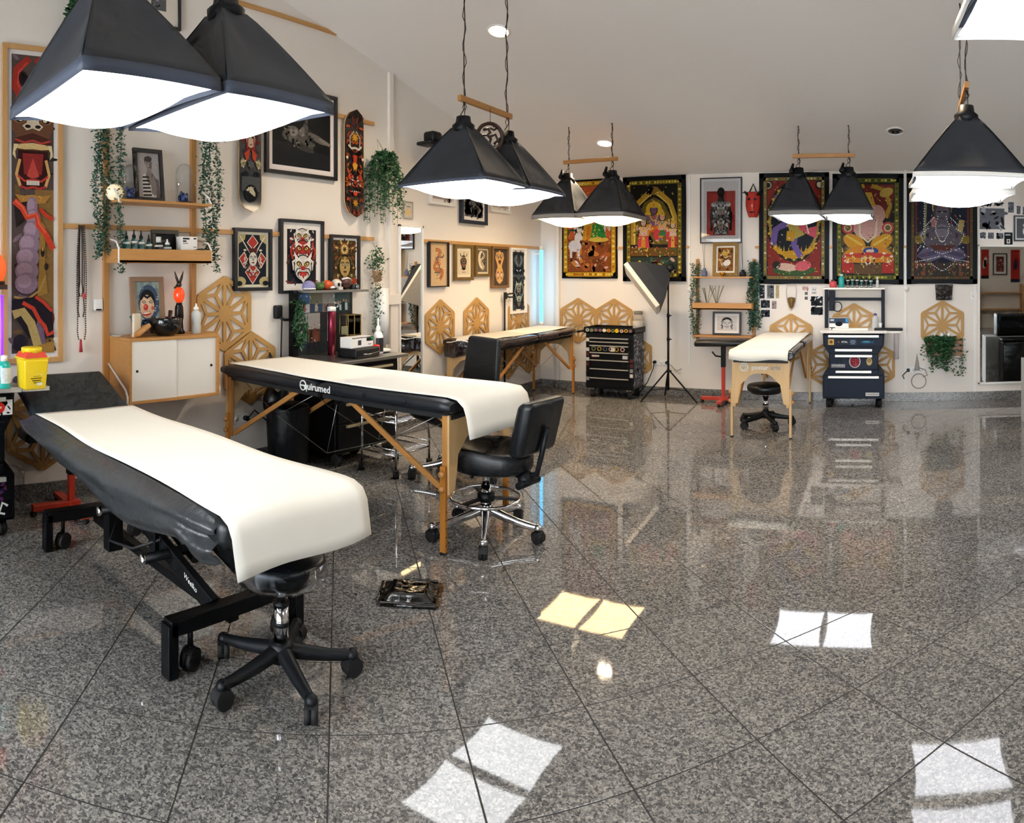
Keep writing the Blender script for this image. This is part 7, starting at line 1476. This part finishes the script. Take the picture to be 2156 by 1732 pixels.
MB().ball((-.03, 0, .04), .035, .03, .035).build('specimen', mat('bone', '#d8cba6', rough=.6), t); MB().ball((.035, 0, .035), .03, .028, .03).build('specimen', mat('bone', '#d8cba6'), t); MB().b2(-.07, .07, -.04, .04, .151, .22).build('inner_box', mat('cream_card', '#d0c494', rough=.7), t)
t = thing('soap_bottle', 'white bottle with tall nozzle and dark label on the work cart', 'bottle', oncart(.27, -.11), PI / 2); MB().lathe([(.042, 0), (.044, .006), (.044, .15), (.03, .18), (.018, .19)], n=20).build('body', M_white, t); MB().lathe([(.018, .18), (.022, .2), (.018, .225), (.008, .24), (.006, .30), (0, .30)], n=14).build('nozzle', M_white, t)
MB().grid(lambda u, v: (.0446 * math.sin((u - .5) * 2.6), -.0446 * math.cos((u - .5) * 2.6), .02 + .115 * v), 10, 1).build('label', mat('dark_label', '#1c2026', rough=.5, var=.8, scale=45), t)
t = thing('red_tub', 'small stack of red tubs beside the white nozzle bottle', 'tub', oncart(.19, -.16), PI / 2); MB().lathe([(.028, 0), (.03, .01), (.03, .035), (.028, .038), (.03, .042), (.03, .075), (.026, .085), (0, .085)], n=18).build('tub', mat('red_plastic', '#d8281e', rough=.3), t)
t = thing('tissue_roll', 'white folded tissues at the right end of the work cart', 'tissues', oncart(.36, -.06), PI / 2); MB().rbox(-.1, .06, -.07, .05, 0, .03, .012, fn=lambda p: (p[0], p[1], p[2] + .008 * math.sin(p[0] * 60))).build('tissues', M_paper, t)
t = thing('wood_block', 'small dark wooden block behind the tissues', 'block', oncart(.38, .10), PI / 2); MB().b2(-.05, .05, -.03, .03, 0, .035).build('block', M_dwood, t, bevel=.003)
t = thing('wall_planter', 'white tall wall planter tube with the ivy strand', 'planter', (XL + .07, LW(793, 650)[0], .84)); MB().lathe([(.065, 0), (.065, .52), (.058, .52), (.055, .50), (0, .50)], n=22).build('tube', M_white, t)
vine('green vine at the left side of the work cart board', 'L', 607, 632, 740, 2, 21, .14, size=.03, m=M_leaf, w=.07)
# big black bin bag and boxes in the dark below
t = thing('black_drum', 'black bin standing in the shade under the long table', 'bin', (-3.98, 3.42, 0)); MB().lathe([(.13, 0), (.15, .02), (.17, .48), (.16, .50), (0, .5)], n=24).build('bin', M_blkp, t)
t = thing('cable_bag', 'black bag hanging at the wall under the long table', 'bag', (-4.2, 3.5, .36)); MB().ball((0, 0, .12), .10, .13, .15, n=16, m=10).build('bag', M_vinyl, t); MB().tube([(0, -.04, .25), (-.06, -.02, .4), (-.10, .0, .5)], .006).tube([(0, .04, .25), (-.06, .03, .4), (-.10, .0, .5)], .006).build('strap', M_cable, t)
# ---------------------------------------------------------------- black cart at the left edge with the sharps bin
LX, LY0, LY1 = -3.70, .55, 1.20
t = thing('black_tool_cart', 'black tool cart with stickers at the left edge', 'tool cart', (LX, (LY0 + LY1) / 2, 0), PI / 2); dl = (LY1 - LY0) / 2
prof = [(dl, .10), (dl, .36), (dl * .82, .44), (dl * .82, .60), (dl * .98, .70), (dl, .82), (-dl, .82), (-dl * .98, .70), (-dl * .82, .60), (-dl * .82, .44), (-dl, .36), (-dl, .10)]
MB().prism(prof, .02, .46).build('body', M_blk, t, bevel=.004)
for z0, z1, k in ((.12, .36, .96), (.372, .425, .78), (.435, .6, .78), (.61, .665, .8), (.69, .81, .95)):
    d = MB().b2(-dl * k, dl * k, 0, .02, z0, z1).build('drawer', M_blk, t, bevel=.003); MB().b2(-dl * k * .85, dl * k * .85, -.02, 0, z1 - .03, z1 - .005).build('pull', M_alu, d, bevel=.003)
MB().b2(-dl - .02, dl + .02, -.05, .48, .832, .866).build('worktop', M_steel, t, bevel=.003); MB().b2(dl + .02, dl + .18, -.07, .10, .838, .862).build('side_flap', M_steel, t, bevel=.003)
for x in (-dl + .07, dl - .07):
    for y in (.08, .40): caster(t, x, y, .3, .045, M_rubber)
A = Art(.16, .085); A.rect('#e0dcd8', -1, -1, 1, 1); A.scatter(['#17181b'], -.9, -.9, .9, .9, 9, .1, .3, 3); A.ell('#c8281e', -.1, 0, .55, .8); A.rect('#e8a8a0', -.4, -.15, .2, .15); A.build(t, -.003, name='sticker', loc=(dl - .10, 0, .745))
A = Art(.16, .2); A.scatter(['#5a2c5c', '#8c2c4a', '#2c3c6a'], -.8, 0, .8, .9, 16, .1, .3, 6); A.stroke('#e8e4e0', [(-.9, -.5), (-.5, -.2), (-.3, -.8), (0, -.3), (.3, -.7), (.5, -.2), (.9, -.4)], .09); A.stroke('#e8e4e0', [(-.7, -.9), (0, -.7), (.7, -.85)], .07); A.build(t, -.003, name='sticker', loc=(dl - .12, 0, .23))
fz = .866
def onedge(u, r): a = az(u); return r * math.sin(a), r * math.cos(a)
x, y = -3.60, LY1 + .06
t = thing('sharps_bin', 'yellow sharps container with red rim and printed label', 'container', (x, y, fz - .004), PI / 2 + .12)
def taper(p): k = .86 + .14 * (p[2] / .17); return (p[0] * k, p[1] * k, p[2])
M_yel = mat('yellow_plastic', '#e8c80a', rough=.35, var=.04); MB().rbox(-.075, .075, -.06, .06, 0, .17, .012, fn=taper).build('tub', M_yel, t)
MB().rbox(-.08, .08, -.064, .064, .165, .176, .004).build('lip', M_yel, t); MB().lathe([(.095, .175), (.075, .205), (.0, .205)], n=4, M=Matrix.Rotation(PI / 4, 4, 'Z'), sm=False).build('red_collar', mat('red_collar', '#d8401c', rough=.35), t); MB().lathe([(.058, .2), (.058, .225), (.052, .229), (0, .229)], n=24).build('lid', M_yel, t)
A = Art(.085, .12)
for k in range(9): yy = .88 - k * .2; A.rect('#5a5210', -.8 + .2 * (k % 3), yy - .04, .8 - .15 * (k % 2), yy + .04)
A.rect('#3a360c', -.5, .0, .4, .07); A.rect('#e8e4c8', .05, -.98, .85, -.72); A.ell('#e8e4c8', .7, .1, .2, .2); A.build(t, -.0585, name='label', loc=(0, 0, .082)); t.children[-1].rotation_euler = (.05, 0, 0)
text('BIOHAZARD', .0135, mat('label_black', '#2a280c'), t, (0, -.0615, .147), name='lettering', rot=(PI / 2 + .05, 0, 0))
t = thing('blue_bottle', 'turquoise disinfectant bottle with white cap beside the sharps container', 'bottle', (x - .03, y - .15, fz), PI / 2 + .1); MB().lathe([(.036, 0), (.038, .006), (.038, .12), (.03, .145), (.018, .15)], n=20).build('body', mat('turquoise_liquid', '#22b0a4', rough=.15, var=.1, coat=.4), t); MB().lathe([(.019, .148), (.019, .18), (0, .183)], n=16).build('cap', M_white, t); MB().grid(lambda u, v: (.0386 * math.sin((u - .5) * 1.8), -.0386 * math.cos((u - .5) * 1.8), .03 + .085 * v), 8, 1).build('label', mat('pale_label', '#d8ece8', rough=.5, var=.5, scale=50), t)
# salt lamp and violet tube at the very left edge of the picture
a_ = az(2)
t = thing('salt_lamp', 'orange glowing salt lamp at the left edge', 'lamp', (-4.16, 1.215, 1.43)); MB().ball((0, 0, .10), .07, .07, .10, n=12, m=8).build('salt_crystal', mat('salt', '#d86030', rough=.5, emit=.5, ecol='#ff5a20', var=.4, scale=14), t); MB().lathe([(.06, 0), (.06, .02), (0, .02)], n=14).build('base', M_dwood, t)
t = thing('wall_ledge', 'small dark wall ledge carrying the salt lamp', 'shelf', (XL + .15, 1.10, 1.40)); MB().b2(-.15, .12, -.16, .16, 0, .03).build('board', M_dwood, t)
t = thing('violet_tube', 'violet light tube at the left edge behind the black cart', 'light tube', (XL + .08, 1.283, .84)); MB().cyl((0, 0, 0), (0, 0, .52), .010, n=10).build('tube', mat('violet_glow', '#9a3cff', emit=.9, ecol='#7a28e8', var=0), t); MB().cyl((0, 0, -.03), (0, 0, 0), .018, n=10).build('end_cap', M_white, t)
# ---------------------------------------------------------------- furniture on the right, seen in the mirror or cut by the edge
t = thing('low_cabinet', 'low white cabinet at the right, mostly seen in the mirror', 'cabinet', (1.85, 6.70, 0)); MB().b2(-.41, .45, -.15, .17, .0, .64).build('carcass', mat('cabinet_grey', '#b4b8b8', rough=.5), t, bevel=.004); MB().b2(-.40, .44, -.165, -.15, .02, .62).build('door', M_cab, t, bevel=.003); MB().b2(-.02, 0, -.185, -.165, .3, .5).build('handle', M_alu, t)
t = thing('black_speaker', 'black box standing on the low cabinet, seen in the mirror', 'speaker', (1.80, 6.72, .64)); MB().rbox(-.2, .2, -.13, .13, 0, .30, .015).build('case', M_blkp, t); MB().b2(-.17, .17, .13, .136, .03, .27).build('grille', M_blk, t)
t = thing('pedal_bin', 'dark pedal bin beside the low cabinet, seen in the mirror', 'bin', (1.88, 7.05, 0)); MB().rbox(-.27, .27, -.15, .15, 0, .60, .03).build('body', mat('dark_bin', '#2b3034', rough=.35), t); MB().rbox(-.275, .275, -.155, .155, .60, .635, .02).build('lid', M_blkp, t)
def front_wall(x, z): return (x, YF + .003, z)
for lab, x, z, w_, h_, cols in (('red and white banner on the street wall nearest the window', 2.9, 1.75, .22, .8, ('#b8281e', '#e8e0d4', '#1a1c20')), ('red banner beside the framed print on the street wall', 3.75, 1.7, .26, .9, ('#b8281e', '#b8281e', '#2a3a5a'))):
    t = thing('wall_banner', lab, 'banner', front_wall(x, z), PI); MB().b2(-w_ / 2, w_ / 2, -.004, 0, -h_ / 2, h_ / 2).build('cloth', mat('banner_' + cols[0], cols[0], rough=.8), t); A = Art(w_, h_); A.ell(cols[1], 0, .1, .5, .4, .2); A.rect(cols[2], -1, -1, 1, -.8); A.rect(cols[2], -.4, -.2, .3, .3); A.build(t, -.0045)
picture('framed_print', 'framed print between the banners on the street wall', 'framed print', 'B', None, M_frame_blk, .03, .06, lambda A: (A.rect('#8c4a44', -1, -1, 1, 1), A.scatter(['#e8d8c8', '#3a2a2a', '#b8786c'], -.9, -.9, .9, .9, 24, .1, .3, 4)), '#e8e2da', dims=(.4, .6), loc=front_wall(3.32, 1.75), rz=PI)
t = thing('wooden_rack', 'wooden shelf rack on the street wall seen in the mirror', 'shelf', front_wall(3.3, .0), PI)
for z in (.5, .95): MB().b2(-.6, .6, -.3, 0, z, z + .03).build('shelf', M_pine, t, bevel=.002)
for x in (-.6, .6): MB().b2(x - .02, x + .02, -.3, 0, 0, 1.2).build('upright', M_pine_up, t, bevel=.002)
# ---------------------------------------------------------------- a thing of one single mesh needs no Empty above it
bpy.context.view_layer.update()
for e in [o for o in bpy.data.objects if o.type == 'EMPTY' and len(o.children) == 1 and not o.children[0].children and 'category' in o]:
    c = e.children[0]; m = c.matrix_world.copy(); c.parent = None; c.matrix_world = m
    for k in list(e.keys()): c[k] = e[k]
    n = e.name; bpy.data.objects.remove(e); c.name = n
